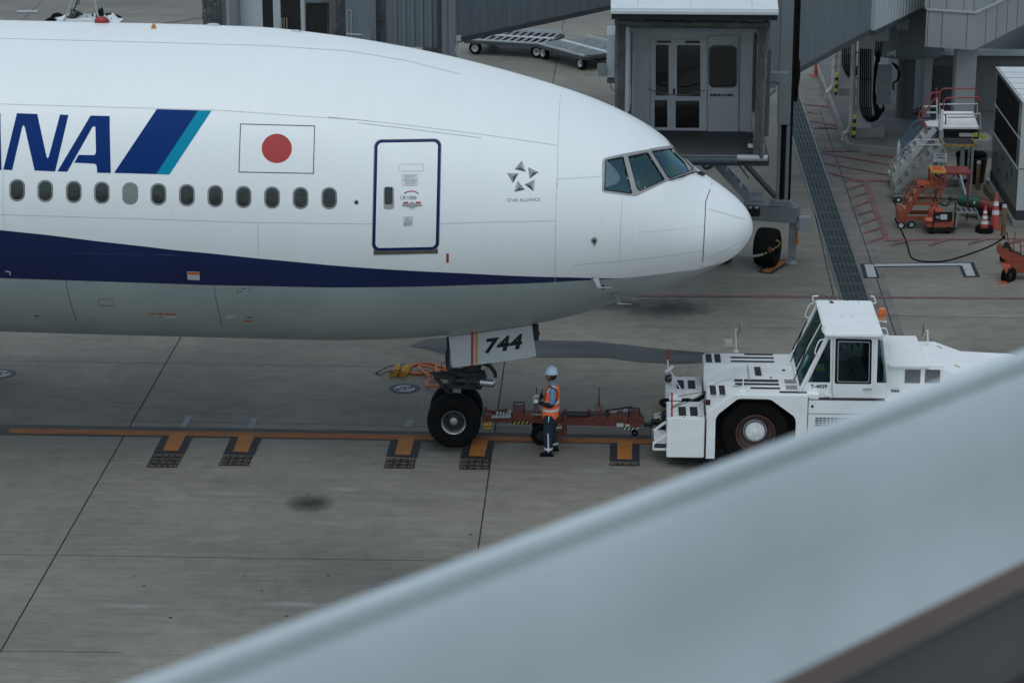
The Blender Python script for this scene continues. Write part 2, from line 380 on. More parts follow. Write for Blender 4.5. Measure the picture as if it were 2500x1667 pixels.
# damp patches and soft dark patches
s = MB()
w1 = [(1000, 845), (1040, 828), (1110, 822), (1320, 830), (1450, 833), (1560, 845), (1620, 852), (1745, 862), (1745, 884), (1640, 888), (1545, 882), (1480, 873), (1330, 872), (1200, 868), (1075, 862), (1035, 850)]
patch(s, w1, gz(ZS), step=25); s.build('damp_patch', 'stain', ground)
def soft_patch_material(col=(.022, .021, .02), top=.75):
    m = bpy.data.materials.new('soft_stain'); m.use_nodes = True; n = m.node_tree; b = n.nodes['Principled BSDF']; L = n.links
    tc = n.nodes.new('ShaderNodeTexCoord'); mp = n.nodes.new('ShaderNodeMapping'); mp.inputs['Location'].default_value = (-.5, -.5, -.5)
    L.new(tc.outputs['Generated'], mp.inputs[0]); ln = n.nodes.new('ShaderNodeVectorMath'); ln.operation = 'LENGTH'
    sx = n.nodes.new('ShaderNodeSeparateXYZ'); L.new(mp.outputs[0], sx.inputs[0]); cx = n.nodes.new('ShaderNodeCombineXYZ'); L.new(sx.outputs[0], cx.inputs[0]); L.new(sx.outputs[1], cx.inputs[1])
    L.new(cx.outputs[0], ln.inputs[0]); z = n.nodes.new('ShaderNodeTexNoise'); z.inputs['Scale'].default_value = 3; z.inputs['Detail'].default_value = 8; L.new(tc.outputs['Object'], z.inputs['Vector'])
    ad = n.nodes.new('ShaderNodeMath'); ad.operation = 'MULTIPLY_ADD'; L.new(z.outputs[0], ad.inputs[0]); ad.inputs[1].default_value = .35; L.new(ln.outputs['Value'], ad.inputs[2])
    r_ = n.nodes.new('ShaderNodeMapRange'); L.new(ad.outputs[0], r_.inputs[0]); r_.inputs[1].default_value = .2; r_.inputs[2].default_value = .62; r_.inputs[3].default_value = top; r_.inputs[4].default_value = 0
    L.new(r_.outputs[0], b.inputs['Alpha']); b.inputs['Base Color'].default_value = (*col, 1); b.inputs['Roughness'].default_value = .6
    return m
M['dark_patch'] = soft_patch_material()  # dark tone fading out towards the rim of each ground patch
for cx, cy, rx, ry in ((755, 1228, 75, 26), (1115, 1085, 150, 30), (1620, 752, 150, 30), (1750, 1130, 170, 35), (1420, 740, 200, 22)):
    s = MB(); s.face([G(cx+rx*math.cos(R(a)), cy+ry*math.sin(R(a)), ZS) for a in range(0, 360, 15)]); s.build('oil_stain', 'dark_patch', ground)
M['scuff'] = soft_patch_material((.36, .36, .34), .55)
for cx, cy, rx, ry in ((560, 1205, 130, 9), (840, 1195, 80, 9), (1120, 1205, 120, 10), (720, 1475, 150, 11), (330, 1480, 120, 9), (520, 450, 60, 12), (1450, 1150, 90, 8)):
    s = MB(); s.face([G(cx+rx*math.cos(R(a)), cy+ry*math.sin(R(a)), ZS+.002) for a in range(0, 360, 15)]); s.build('pale_scuff', 'scuff', ground)
# scattered dark spots
s = MB()
for i in range(22):
    x = random.uniform(20, 1400); y = random.uniform(1130, 1640); q = G(x, y, ZS); r0 = random.uniform(.008, .02)*random.choice((1, 1, 1, 1.8))
    s.face([q+V((r0*1.5*math.cos(R(a))*random.uniform(.8, 1.2), r0*math.sin(R(a)), 0)) for a in range(0, 360, 45)])
s.build('small_stains', 'joint', ground)
# orange guide line with worn dark edges
s = MB(); s.face([G(-300, 1030, ZB), G(2500, 1078, ZB), G(2500, 1096, ZB), G(-300, 1055, ZB)])
s.build('guide_line_edge', mat('worn_black', (.075, .076, .072), .8, var=.45, scale=1.5, stretch=(.6, 6, 1)), ground)
s = MB(); s.face([G(22, 1044.8, ZO), G(2500, 1086, ZO), G(2500, 1097.5, ZO), G(22, 1056.3, ZO)]); s.build('guide_line', 'guideorange', ground)
# stop marks
stops = [(cM, [(460, 378), (812, 378), (708, 594), (348, 590)], [(548, 360), (738, 360), (634, 564), (458, 560)], ['A320', 'A20N', 'A321', 'A21N'], [(345, 602, 696, 636, 333), (322, 640, 673, 674, 310), (300, 680, 655, 714, 288), (283, 718, 634, 752, 270)]),
         (cM, [(1250, 392), (1600, 396), (1506, 612), (1150, 604)], [(1340, 375), (1522, 378), (1434, 580), (1262, 574)], ['B737', 'E170', 'E175'], [(1148, 618, 1492, 652, 1138), (1130, 656, 1474, 692, 1120), (1113, 694, 1458, 730, 1103)]),
         (cK, [(245, 98), (488, 102), (452, 248), (204, 240)], [(308, 90), (434, 93), (394, 230), (274, 226)], ['B738', 'B763', 'E190'], [(206, 254, 442, 278, 200), (198, 281, 438, 306, 193), (190, 309, 432, 333, 186)]),
         (cK, [(832, 108), (1064, 112), (1044, 260), (797, 254)], [(893, 100), (1020, 104), (990, 240), (864, 236)], ['B772', 'B788', 'B789'], [(798, 262, 1037, 286, 795), (793, 290, 1034, 314, 790), (788, 317, 1028, 342, 785)]),
         (cK, [(1992, 130), (2224, 134), (2226, 282), (1988, 278)], [(2050, 115), (2166, 118), (2166, 264), (2048, 262)], ['B78X'], [(1986, 288, 2228, 313, 1986)])]
for cf, blk, org, names, rows in stops:
    s = MB(); s.face([G(*cf(*p), ZB+.002) for p in blk]); k = MB()
    for nme, (x0, y0, x1, y1, xb) in zip(names, rows):
        q = [(x0, y0), (x1, y0+2), (x1-(x0-xb), y1+1), (xb, y1-1)]
        s.face([G(*cf(*p), ZB+.002) for p in q])
        dx, dy = (x1-x0)*.04, (y1-y0)*.12
        q2 = [cf(x0+dx, y0+dy), cf(x1-dx, y0+2+dy), cf(x1-(x0-xb)-dx, y1+1-dy), cf(xb+dx, y1-1-dy)]
        text(k, nme, q2, gz(ZT+.004), off=.0, space=1.15)
    s.build('stop_mark_backing', 'markblack', ground)
    o_ = MB(); o_.face([G(*cf(*p), ZT) for p in org]); o_.build('stop_mark', 'stoporange', ground)
    k.build('stop_mark_lettering', 'letters', ground)
# faint white ticks
s = MB()
for cf, q in ((cM, [(718, 165), (798, 165), (728, 300), (655, 298)]), (cM, [(1477, 180), (1558, 182), (1500, 322), (1425, 318)]), (cK, [(365, -55), (425, -55), (415, 5), (345, 5)])):
    s.face([G(*cf(*p), ZS) for p in q])
s.build('faint_tick', mat('worn_white', (.26, .28, .28), .8, var=.15, scale=6), ground)
# thin red line
s = MB(); s.face([G(1560, 719, ZB), G(2700, 727, ZB), G(2700, 731, ZB), G(1540, 723.5, ZB)])
s.face([G(370, 60, ZB), G(500, 42, ZB), G(500, 44, ZB), G(370, 63, ZB)]); s.build('thin_red_line', 'pink', ground)
# pink hatched keep-clear area
s = MB()
gpoly(s, [cB(*p) for p in ((415, 555), (460, 560), (680, 1128), (628, 1132))], ZO)
gpoly(s, [cB(*p) for p in ((665, 1107), (2000, 1100), (2000, 1112), (665, 1126))], ZO)
for a, b in (((268, 640), (430, 585)), ((300, 715), (455, 665)), ((335, 800), (485, 748)), ((365, 880), (520, 832)), ((395, 968), (555, 912)), ((425, 1055), (590, 1000)), ((460, 1148), (620, 1090)),
             ((690, 1170), (860, 1122)), ((1060, 1168), (1230, 1115)), ((1430, 1160), (1600, 1108)), ((1800, 1155), (1990, 1112)),
             ((25, 285), (760, 415)), ((55, 385), (740, 510)), ((95, 480), (430, 560)), ((30, 270), (700, 268)), ((250, 553), (740, 553)), ((0, 50), (190, 50)), ((480, 300), (730, 330))):
    wv = 9 if b[1] > a[1] or a[1] < 600 else 13
    q = [(a[0], a[1]-wv), (b[0], b[1]-wv), (b[0], b[1]+wv*.6), (a[0], a[1]+wv*.6)]
    gpoly(s, [cB(*p) for p in q], ZO+.004)
for a, b in (((255, 995), (500, 1025)), ((280, 1070), (390, 1090)), ((310, 1155), (575, 1205)), ((340, 1225), (580, 1228))):
    gpoly(s, [cA(a[0], a[1]-7), cA(b[0], b[1]-7), cA(b[0], b[1]+5), cA(a[0], a[1]+5)], ZO+.004)
s.build('hatched_marking', 'pink', ground)
# white corner mark
s = MB(); gpoly(s, [cB(*p) for p in ((388, 1347), (1478, 1333), (1540, 1472), (1385, 1474), (1338, 1368), (540, 1378), (580, 1482), (432, 1484))], ZB); s.build('corner_mark_backing', 'markblack', ground)
s = MB()
gpoly(s, [cB(*p) for p in ((432, 1354), (515, 1352), (552, 1474), (466, 1476))], ZO)
gpoly(s, [cB(*p) for p in ((524, 1350), (1445, 1341), (1495, 1463), (1412, 1465), (1368, 1364), (528, 1372))], ZO); s.build('corner_mark', 'markwhite', ground)
# orange mark under the bridge leg
s = MB(); gpoly(s, [cN(*p) for p in ((1645, 1112), (1800, 1132), (1625, 1238), (1510, 1222))], ZB); s.build('orange_mark_backing', 'markblack', ground)
s = MB(); gpoly(s, [cN(*p) for p in ((1650, 1122), (1760, 1132), (1605, 1228), (1540, 1215), (1665, 1145), (1630, 1140))], ZO); s.build('orange_mark', 'guideorange', ground)
# white blank plate on the far apron
s = MB(); gpoly(s, [c1(*p) for p in ((112, 66), (245, 66), (235, 80), (102, 80))], ZO); s.build('blank_mark', 'markwhite', ground)
# kerbed strip between joints on the right, smoother concrete
s = MB(); s.face([G(1950, 180, .002), G(2000, 180, .002), G(2700, 2340, .002), G(2420, 2340, .002)])
s.build('drain_shoulder', mat('shoulder_concrete', (.15, .143, .13), .85, var=.25, scale=1.4, bump=.3, bscale=40, dirt=.25), ground)
# ---------------- drain grating ----------------
dr = thing('drain_grating', 'long galvanised steel drain grating running past the wheeled stand', 'drain', G(2000, 450))
a0, a1 = G(1927, 200, 0), G(2050, 722, 0); b0, b1 = G(1948, 165, 0), G(2120, 722, 0)
xl = 5.58; xr = 6.24; y0, y1 = 18, 92
s = MB(); s.face([(xl, y0, .008), (xr, y0, .008), (xr, y1, .008), (xl, y1, .008)]); s.build('channel', mat('channel_dark', (.022, .035, .037), .6, var=.2), dr, world=True)
s = MB()
for x in (xl, xr): s.bb(x-.02, x+.02, y0, y1, .0, .03)
y = y0
while y < y1: s.bb(xl, xr, y-.012, y+.012, .012, .032); y += .9
for k in range(1, 6): s.bb(xl+(xr-xl)*k/6-.004, xl+(xr-xl)*k/6+.004, y0, y1, .012, .028)
s.build('frame', mat('galv_light', (.15, .18, .18), .45, .4, var=.1), dr, world=True)
s = MB(); y = y0
while y < 90: s.bb(xl, xr, y, y+.012, .012, .026); y += .075
s.build('cross_bars', 'gratmetal', dr, world=True)
# ---------------- in-ground covers ----------------
def cover(cx, cy, rad, label):
    c = G(cx, cy, 0); t = thing('ground_hatch', label, 'hatch', c, group='round covers set in the apron')
    s = MB(); s.lathe([(0, .006), (rad, .006), (rad, 0)], (0, 0, 0), (0, 0, 1), 40); s.build('surround', mat('surround', (.055, .06, .062), .7), t)
    s = MB(); s.lathe([(0, .012), (rad*.66, .012), (rad*.66, .005)], (0, 0, 0), (0, 0, 1), 40); s.build('lid', mat('lid', (.32, .35, .36), .6, var=.12), t)
    s = MB()
    for q in (-.42, .42): s.bb(q*rad-.04, q*rad+.04, -.05+q*.2, .05+q*.2, .013, .018)
    s.build('grip', 'black', t)
    s = MB(); s.tube([(.1*math.cos(R(a)), .1*math.sin(R(a)), .014) for a in range(0, 360, 30)], .008, 4, closed=True)
    s.bb(-.02, .02, -.05, .05, .013, .017); s.build('number_disc', 'markblack', t)
    return t
cover(988, 949, .34, 'round grey hatch cover in a dark ring beside the yellow chocks')
cover(2, 913, .34, 'round grey hatch cover cut by the left frame edge under the fuselage')
# ---------------- the airliner ----------------
yw_, pt_ = R(-.6), R(.75)
fwd = V((math.cos(yw_)*math.cos(pt_), math.sin(yw_)*math.cos(pt_), -math.sin(pt_))); lft = V((-math.sin(yw_), math.cos(yw_), 0)); upa = fwd.cross(lft)
NOSE = PY(1838, 558, 47.4)
RotA = Matrix((fwd, lft, upa)).transposed().to_4x4(); NL = V((5.9, 0, 4.55))
MA = Matrix.Translation(NOSE)@RotA@Matrix.Translation(-NL)
plane = thing('airliner', 'white twin-aisle airliner with blue stripe and red sun flag, nose to the right', 'aeroplane', mtx=MA)
US = [0, .04, .1, .2, .35, .55, .8, 1.1, 1.45, 1.8, 2.2, 2.7, 3.3, 4, 5, 6, 7, 8.5, 10, 12, 14, 16, 30]
ZT_ = [0, .211, .328, .457, .597, .748, .915, 1.10, 1.40, 1.745, 2.016, 2.271, 2.513, 2.735, 3.006, 3.24, 3.43, 3.64, 3.76, 3.779, 3.778, 3.778, 3.778]
ZB_ = [0, -.148, -.251, -.387, -.527, -.651, -.761, -.90, -1.042, -1.191, -1.335, -1.494, -1.703, -1.90, -2.09, -2.24, -2.345, -2.42, -2.432, -2.436, -2.438, -2.438, -2.438]
WU = [0, .1, .3, .6, 1, 1.5, 2, 3, 4, 5, 6, 7, 8, 30]; WW = [0, .45, .8, 1.15, 1.5, 1.83, 2.08, 2.45, 2.72, 2.9, 3.02, 3.08, 3.1, 3.1]
def pchip(xs, ys):
    xs = [x**.5 for x in xs]; n = len(xs); h = [xs[i+1]-xs[i] for i in range(n-1)]; d = [(ys[i+1]-ys[i])/h[i] for i in range(n-1)]; m = [d[0]]
    for i in range(1, n-1):
        m.append(0 if d[i-1]*d[i] <= 0 else (h[i-1]+h[i])*3/((2*h[i]+h[i-1])/d[i-1]+(h[i]+2*h[i-1])/d[i]))
    m.append(d[-1])
    def f(x):
        x = x**.5; i = max(0, min(n-2, next((k for k in range(n-1) if x <= xs[k+1]), n-2))); t = (x-xs[i])/h[i]
        return ys[i]*(2*t**3-3*t*t+1)+h[i]*m[i]*(t**3-2*t*t+t)+ys[i+1]*(-2*t**3+3*t*t)+h[i]*m[i+1]*(t**3-t*t)
    return f
fT, fB, fW = pchip(US, ZT_), pchip(US, ZB_), pchip(WU, WW)
UR = .97
st = [(.012*k)**1.0 if k < 3 else 0 for k in range(0)]
st = [UR*(k/26)**2 for k in range(27)]
u = UR
while u < 5.0: u += .055; st.append(u)
while u < 29.6: u += .25; st.append(u)
NT = 200
def fpt(u, a, inset=0.):
    t, b, w_ = fT(u), fB(u), fW(u); c = (t+b)/2; h = (t-b)/2
    return NL+V((-u, (w_-inset)*math.cos(a) if w_ > inset else 0, c+(h-inset if h > inset else 0)*math.sin(a)))
rings = [[fpt(u_, 2*math.pi*k/NT) for k in range(NT)] for u_ in st[1:]]
full = MB(); full.rings(rings, cap=False)
tip = full.bm.verts.new(NL); full.bm.verts.ensure_lookup_table()
first = [full.bm.verts[k] for k in range(NT)]
for k in range(NT): full.bm.faces.new((tip, first[k], first[(k+1) % NT]))
bmesh.ops.recalc_face_normals(full.bm, faces=full.bm.faces)
fb = full.bm.copy(); fb.transform(MA); BV = BVHTree.FromBMesh(fb); fb.free()
def FU(off=.004):
    def f(x, y):
        d = ray(x, y).normalized(); r_ = BV.ray_cast(CP, d)
        if r_[0] is None:
            p = CP+d*(47.6/d.y); r_ = BV.find_nearest(p)
        n_ = r_[1]
        if n_.dot(d) > 0: n_ = -n_
        return r_[0]+n_*off
    return f
AI = MA.inverted()
# stripe boundaries as paint pattern: z of the white/blue and the blue/grey edge along the fuselage
up_edge = [c7(0, 182), c7(350, 218), c7(700, 262), c7(1040, 300), c7(1250, 325), c7(1500, 348), c7(1850, 385), c7(2352, 432), c6(0, 1385), c6(1000, 1440), c6(1960, 1478), (1400, 677.4), (1510, 679.8)]
lo_edge = [c7(0, 527), c7(700, 550), c7(1500, 577), c7(2352, 594), (956, 701), (1150, 696), c6(1960, 1518), (1400, 686), (1510, 680.2), cN(850, 1222), cN(1050, 1196), cN(1080, 1194)]
def edge_pts(e):
    out = []
    for p in e:
        q = AI@FU(0)(*p); out.append((q.x-NL.x, q.z-NL.z))
    return sorted(out)
EU, EL = edge_pts(up_edge), edge_pts(lo_edge)
sl = (EU[1][1]-EU[0][1])/(EU[1][0]-EU[0][0]); EU = [(-29, EU[0][1]+sl*(-29-EU[0][0]))]+EU
EL = [(-29, EL[0][1]-.02)]+EL
EU = EU[:-1]+[EU[-1]]
def fuselage_material():
    m = bpy.data.materials.new('airliner_livery'); m.use_nodes = True; n = m.node_tree; b = n.nodes['Principled BSDF']; L = n.links
    tc = n.nodes.new('ShaderNodeTexCoord'); sx = n.nodes.new('ShaderNodeSeparateXYZ'); L.new(tc.outputs['Object'], sx.inputs[0])
    mx = n.nodes.new('ShaderNodeMapRange'); mx.inputs[1].default_value = NL.x-30; mx.inputs[2].default_value = NL.x; L.new(sx.outputs[0], mx.inputs[0])
    mz = n.nodes.new('ShaderNodeMapRange'); mz.inputs[1].default_value = NL.z-4; mz.inputs[2].default_value = NL.z+4; L.new(sx.outputs[2], mz.inputs[0])
    def mask(pts):
        fc = n.nodes.new('ShaderNodeFloatCurve'); c = fc.mapping.curves[0]; cl = [((x+30)/30, (z+4)/8) for x, z in pts]
        c.points[0].location = (0, cl[0][1]); c.points[1].location = (1, cl[-1][1])
        for q in cl:
            if .001 < q[0] < .999: c.points.new(*q)
        for q in c.points: q.handle_type = 'VECTOR'
        fc.mapping.update(); L.new(mx.outputs[0], fc.inputs[1])
        lt = n.nodes.new('ShaderNodeMath'); lt.operation = 'LESS_THAN'; L.new(mz.outputs[0], lt.inputs[0]); L.new(fc.outputs[0], lt.inputs[1]); return lt.outputs[0]
    mu, ml = mask(EU), mask(EL)
    nz = n.nodes.new('ShaderNodeTexNoise'); nz.inputs['Scale'].default_value = .7; nz.inputs['Detail'].default_value = 6; L.new(tc.outputs['Object'], nz.inputs['Vector'])
    def ramp(a, b_): 
        c = n.nodes.new('ShaderNodeValToRGB'); c.color_ramp.elements[0].position = .35; c.color_ramp.elements[1].position = .68
        c.color_ramp.elements[0].color = (*a, 1); c.color_ramp.elements[1].color = (*b_, 1); L.new(nz.outputs[0], c.inputs[0]); return c.outputs[0]
    mp = n.nodes.new('ShaderNodeMapping'); mp.inputs['Scale'].default_value = (3.5, .3, .35); L.new(tc.outputs['Object'], mp.inputs[0])
    n2 = n.nodes.new('ShaderNodeTexNoise'); n2.inputs['Scale'].default_value = 1.3; n2.inputs['Detail'].default_value = 8; n2.inputs['Roughness'].default_value = .7; L.new(mp.outputs[0], n2.inputs['Vector'])
    cs = n.nodes.new('ShaderNodeValToRGB'); cs.color_ramp.elements[0].position = .45; cs.color_ramp.elements[1].position = .62; cs.color_ramp.elements[0].color = (1, 1, 1, 1); cs.color_ramp.elements[1].color = (.985, .985, .98, 1); L.new(n2.outputs[0], cs.inputs[0])
    def mix(f, a, b_, t='MIX'):
        x = n.nodes.new('ShaderNodeMixRGB'); x.blend_type = t
        if f is None: x.inputs[0].default_value = 1
        else: L.new(f, x.inputs[0])
        L.new(a, x.inputs[1]); L.new(b_, x.inputs[2]); return x.outputs[0]
    white = mix(None, ramp((.79, .81, .80), (.81, .83, .825)), cs.outputs[0], 'MULTIPLY')
    blue = ramp((.005, .014, .068), (.007, .018, .085)); grey = mix(None, ramp((.30, .345, .342), (.35, .395, .388)), cs.outputs[0], 'MULTIPLY')
    c = mix(mu, white, blue); c = mix(ml, c, grey); L.new(c, b.inputs['Base Color'])
    b.inputs['Roughness'].default_value = .36; b.inputs['Specular IOR Level'].default_value = .35; b.inputs['Coat Weight'].default_value = .10; b.inputs['Coat Roughness'].default_value = .12
    # faint skin ripple between frames and stringers
    n4 = n.nodes.new('ShaderNodeTexNoise'); n4.inputs['Scale'].default_value = 1.6; n4.inputs['Detail'].default_value = 2; L.new(tc.outputs['Object'], n4.inputs['Vector'])
    bp = n.nodes.new('ShaderNodeBump'); bp.inputs['Strength'].default_value = .12; bp.inputs['Distance'].default_value = .03; L.new(n4.outputs[0], bp.inputs['Height'])
    L.new(bp.outputs[0], b.inputs['Normal']); L.new(bp.outputs[0], b.inputs['Coat Normal']); return m
M['livery'] = fuselage_material()
# cockpit window outlines (photo pixels)
pane_polys = [[(262, 325), (275, 308), (400, 283), (409, 290), (478, 575), (468, 580), (262, 552), (253, 545)],
              [(450, 280), (600, 250), (613, 255), (742, 462), (738, 473), (548, 556), (532, 550), (520, 535)],
              [(645, 240), (652, 234), (820, 211), (832, 220), (978, 374), (976, 388), (792, 456), (775, 450)]]
pane_polys = [[cN(*p) for p in q] for q in pane_polys]
frame_poly = [cN(*p) for p in ((236, 325), (245, 300), (262, 288), (402, 256), (622, 218), (632, 212), (815, 184), (836, 200), (1018, 392), (1008, 404), (790, 477), (770, 480), (520, 598), (495, 603), (250, 572), (233, 556))]
def w2px(p):
    d = p-CP; z = d.dot(fw); return (1250+FPX*d.dot(rt)/z, 833.5-FPX*d.dot(upv)/z)
def shrink(poly, k):
    cx = sum(p[0] for p in poly)/len(poly); cy = sum(p[1] for p in poly)/len(poly); return [(cx+(x-cx)*k, cy+(y-cy)*k) for x, y in poly]
holes_ = [shrink(q, 1.03) for q in pane_polys]
def in_hole(c):
    if c.x > NL.x-.9 or c.x < NL.x-4.4 or c.z < NL.z+.2: return False
    q = V((c.x, -abs(c.y), c.z)); x, y = w2px(MA@q)   # starboard outline; port is its mirror
    return any(inside(x, y, h) for h in holes_)
full.bm.faces.ensure_lookup_table(); full.bm.normal_update()
vn = {}
for v in full.bm.verts: vn[tuple(round(k, 4) for k in v.co)] = v.normal.copy()
kill = [f for f in full.bm.faces if in_hole(f.calc_center_median())]
bmesh.ops.delete(full.bm, geom=kill, context='FACES')
rad = full.bm.copy()
bmesh.ops.delete(full.bm, geom=[f for f in full.bm.faces if f.calc_center_median().x > NL.x-UR], context='FACES')
bmesh.ops.delete(rad, geom=[f for f in rad.faces if f.calc_center_median().x <= NL.x-UR], context='FACES')
def raw(bm, name, mats, parent):
    me = bpy.data.meshes.new(name); bm.to_mesh(me); bm.free(); me.materials.append(M[mats]); me.shade_smooth()
    me.normals_split_custom_set([vn.get(tuple(round(k, 4) for k in me.vertices[l.vertex_index].co), V((0, 0, 1))) for l in me.loops])
    o = bpy.data.objects.new(name, me); sc.collection.objects.link(o); o.parent = parent; WM[o.name] = WM[parent.name].copy(); return o
fus_o = raw(full.bm, 'fuselage', 'livery', plane); rad_o = raw(rad, 'radome', 'livery', plane)
# inner lining of the cockpit
lin = MB(); lst = [u_ for u_ in st if .3 < u_ < 5]
lin.rings([[fpt(u_, 2*math.pi*k/80, .07) for k in range(80)] for u_ in lst], cap=True)
bmesh.ops.delete(lin.bm, geom=[f for f in lin.bm.faces if len(f.verts) == 4 and in_hole(f.calc_center_median()+V((0, math.copysign(.07, f.calc_center_median().y), .05)))], context='FACES')
M['lining'] = mat('cockpit_lining', (.10, .12, .13), .8, var=.2); lin.build('cockpit_lining', 'lining', plane)
s = MB(); s.bb(NL.x-3.0, NL.x-1.5, -1.2, 1.2, NL.z-.2, NL.z+.75, .1); s.bb(NL.x-3.7, NL.x-2.6, -.3, .3, NL.z-.4, NL.z+.25, .05)
s.build('instrument_panel', 'dark', plane)
s = MB()
for sy in (-1, 1): s.bb(NL.x-3.75, NL.x-3.6, sy*.9-.25, sy*.9+.25, NL.z+.0, NL.z+.95, .05)
s.build('pilot_seats', mat('seat_cloth', (.09, .08, .07), .9, var=.2), plane)
# decal helpers -> children of the plane
def mirror_y(o, name, mats, parent):
    me = o.data.copy(); me.transform(Matrix.Diagonal((1, -1, 1, 1))); me.flip_normals(); q = bpy.data.objects.new(name, me); sc.collection.objects.link(q); q.parent = parent; WM[q.name] = WM[parent.name].copy(); return q
fr = MB(); patch(fr, frame_poly, FU(.006), holes=pane_polys, step=7)
fro = fr.build('cockpit_window_frame', 'frame', plane, world=True, ang=60)
mirror_y(fro, 'cockpit_window_frame', 'frame', plane)
for q in pane_polys:
    gk = MB(); patch(gk, shrink(q, 1.03), FU(.010), holes=[shrink(q, .955)], step=7); gko = gk.build('window_gasket', 'black', fro, world=True)
    pb = MB(); patch(pb, q, FU(-.004), step=9); po = pb.build('cockpit_window_pane', 'glasscock', plane, world=True, ang=60)
    mirror_y(po, 'cockpit_window_pane', None, plane)
# passenger windows
WX = [110, 289, 471, 650, 831, 1011, 1193, 1374, 1554, 1736, 1918, 2101]; WY = [1214, 1219, 1225, 1230, 1235, 1240, 1246, 1252, 1257, 1261, 1264, 1265]
M['pane'] = mat('cabin_window_pane', (.014, .022, .022), .15, var=.7, scale=7, stretch=(1, 1, 3)); M['shade'] = mat('closed_window_shade', (.20, .215, .20), .35, var=.08)
for i, (x, y) in enumerate(zip(WX, WY)):
    o2 = [c1(*p) for p in rrect(x-50, y-70, x+49, y+70, 46, 6)]; m2 = [c1(*p) for p in rrect(x-46, y-66, x+45, y+66, 42, 6)]; i2 = [c1(*p) for p in rrect(x-40, y-61, x+41, y+60, 38, 6)]
    a = MB(); patch(a, o2, FU(.003), holes=[m2], step=6); a.m(1); patch(a, m2, FU(.009), holes=[i2], step=6)
    fo = a.build('passenger_window', ['seamdark', 'frame'], plane, world=True)
    p_ = MB(); patch(p_, i2, FU(.005), step=8); po = p_.build('pane', 'shade' if i == 4 else 'pane', fo, world=True)
    if i == 4: fo['label'] = 'passenger window with its pale shade pulled down'
# lettering and logos
LT = [[(108, 724), (238, 729), (297, 1000), (304, 1012), (312, 1000), (383, 732), (437, 735), (352, 1095), (221, 1089), (158, 812), (150, 800), (142, 812), (78, 1086), (21, 1083)],
      [(578, 739), (700, 742), (701, 850), (707, 1105), (620, 1103), (618, 1066), (612, 1050), (598, 1045), (474, 1039), (502, 989), (596, 991), (608, 985), (612, 973), (609, 812), (600, 806), (590, 812), (429, 1097), (367, 1094)]]
LT.append([(x-697, y-19) for x, y in LT[1]])
for q in LT:
    a = MB(); patch(a, [c1(*p) for p in q], FU(.004), step=10); a.build('livery_letter', 'logoblue', plane, world=True)
a = MB(); patch(a, [c1(*p) for p in ((1000, 698), (1266, 706), (996, 1112), (728, 1104))], FU(.004), step=12); a.m(1); patch(a, [c1(*p) for p in ((1266, 706), (1350, 708), (1081, 1115), (996, 1112))], FU(.004), step=12)
a.build('slanted_bars', ['logoblue', 'teal'], plane, world=True)
a = MB(); fo = [(1532, 790), (2010, 803), (2002, 1110), (1522, 1101)]; fi = [(1537, 795), (2005, 808), (1997, 1105), (1527, 1096)]
patch(a, [c1(*p) for p in fo], FU(.004), holes=[[c1(*p) for p in fi]], step=10); a.m(1)
patch(a, [c1(1766+96*math.cos(R(t)), 948+93*math.sin(R(t))) for t in range(0, 360, 9)], FU(.004), step=10); a.build('flag', ['black', 'flagred'], plane, world=True)
tet = [((1545, 362), (1476, 445), (1583, 470), (1538, 427)), ((1603, 425), (1704, 472), (1619, 536), (1648, 475)), ((1670, 544), (1570, 590), (1657, 657), (1634, 597)), ((1503, 556), (1575, 640), (1470, 662), (1518, 620)), ((1402, 482), (1512, 484), (1460, 578), (1458, 512))]
sh = [(0, 2, 1), (0, 2, 1), (1, 2, 0), (0, 2, 1), (0, 2, 1)]
facets = [[(0, 1, 1), (0, 2, 0), (1, 2, 2)], [(0, 1, 0), (1, 2, 2), (0, 2, 1)], [(0, 1, 1), (1, 2, 2), (0, 2, 0)], [(0, 1, 1), (0, 2, 0), (1, 2, 2)], [(0, 1, 0), (1, 2, 2), (0, 2, 1)]]
a = MB()
for t, fc in zip(tet, facets):
    for i, j_, sh_ in fc:
        a.m(sh_); patch(a, [c6(*t[i]), c6(*t[j_]), c6(*t[3])], FU(.004), step=10)
a.m(2); text(a, 'STAR ALLIANCE', [c6(1408, 727), c6(1717, 718), c6(1719, 748), c6(1409, 757)], FU(.004), off=-.002, space=1.15)
a.build('alliance_emblem', [mat('facet_light', (.34, .37, .39)), 'midgrey', 'darkgrey'], plane, world=True)
# forward door
ov = rrect(0, 0, 1, 1, .08, 6)
def dq(u_, v_):  # unit square -> door outline in crop c6
    TL, TR, BR, BL = (137, 166), (771, 157), (748, 1214), (113, 1226)
    return c6((TL[0]*(1-u_)+TR[0]*u_)*(1-v_)+(BL[0]*(1-u_)+BR[0]*u_)*v_, (TL[1]*(1-u_)+TR[1]*u_)*(1-v_)+(BL[1]*(1-u_)+BR[1]*u_)*v_)
def door_rr(i_, r_):
    px = i_/634; py = i_/1057; rx = r_/634; ry = r_/1057; out = []
    for cx, cy, a0 in ((1-px-rx, py+ry, -90), (1-px-rx, 1-py-ry, 0), (px+rx, 1-py-ry, 90), (px+rx, py+ry, 180)):
        for k in range(8):
            t = R(a0+90*k/7); out.append(dq(cx+rx*math.cos(t), cy+ry*math.sin(t)))
    return out
dr_o = door_rr(-6, 72); dr_b = door_rr(2, 66); dr_i = door_rr(29, 44)
a = MB(); patch(a, dr_i, FU(.012), step=10); door = a.build('door', 'white', plane, world=True, ang=60)
a = MB(); patch(a, dr_o, FU(.003), holes=[dr_b], step=9); a.build('door_seam', 'seal', door, world=True)
a = MB(); patch(a, dr_b, FU(.008), holes=[dr_i], step=9); a.build('blue_surround', 'blue', door, world=True)
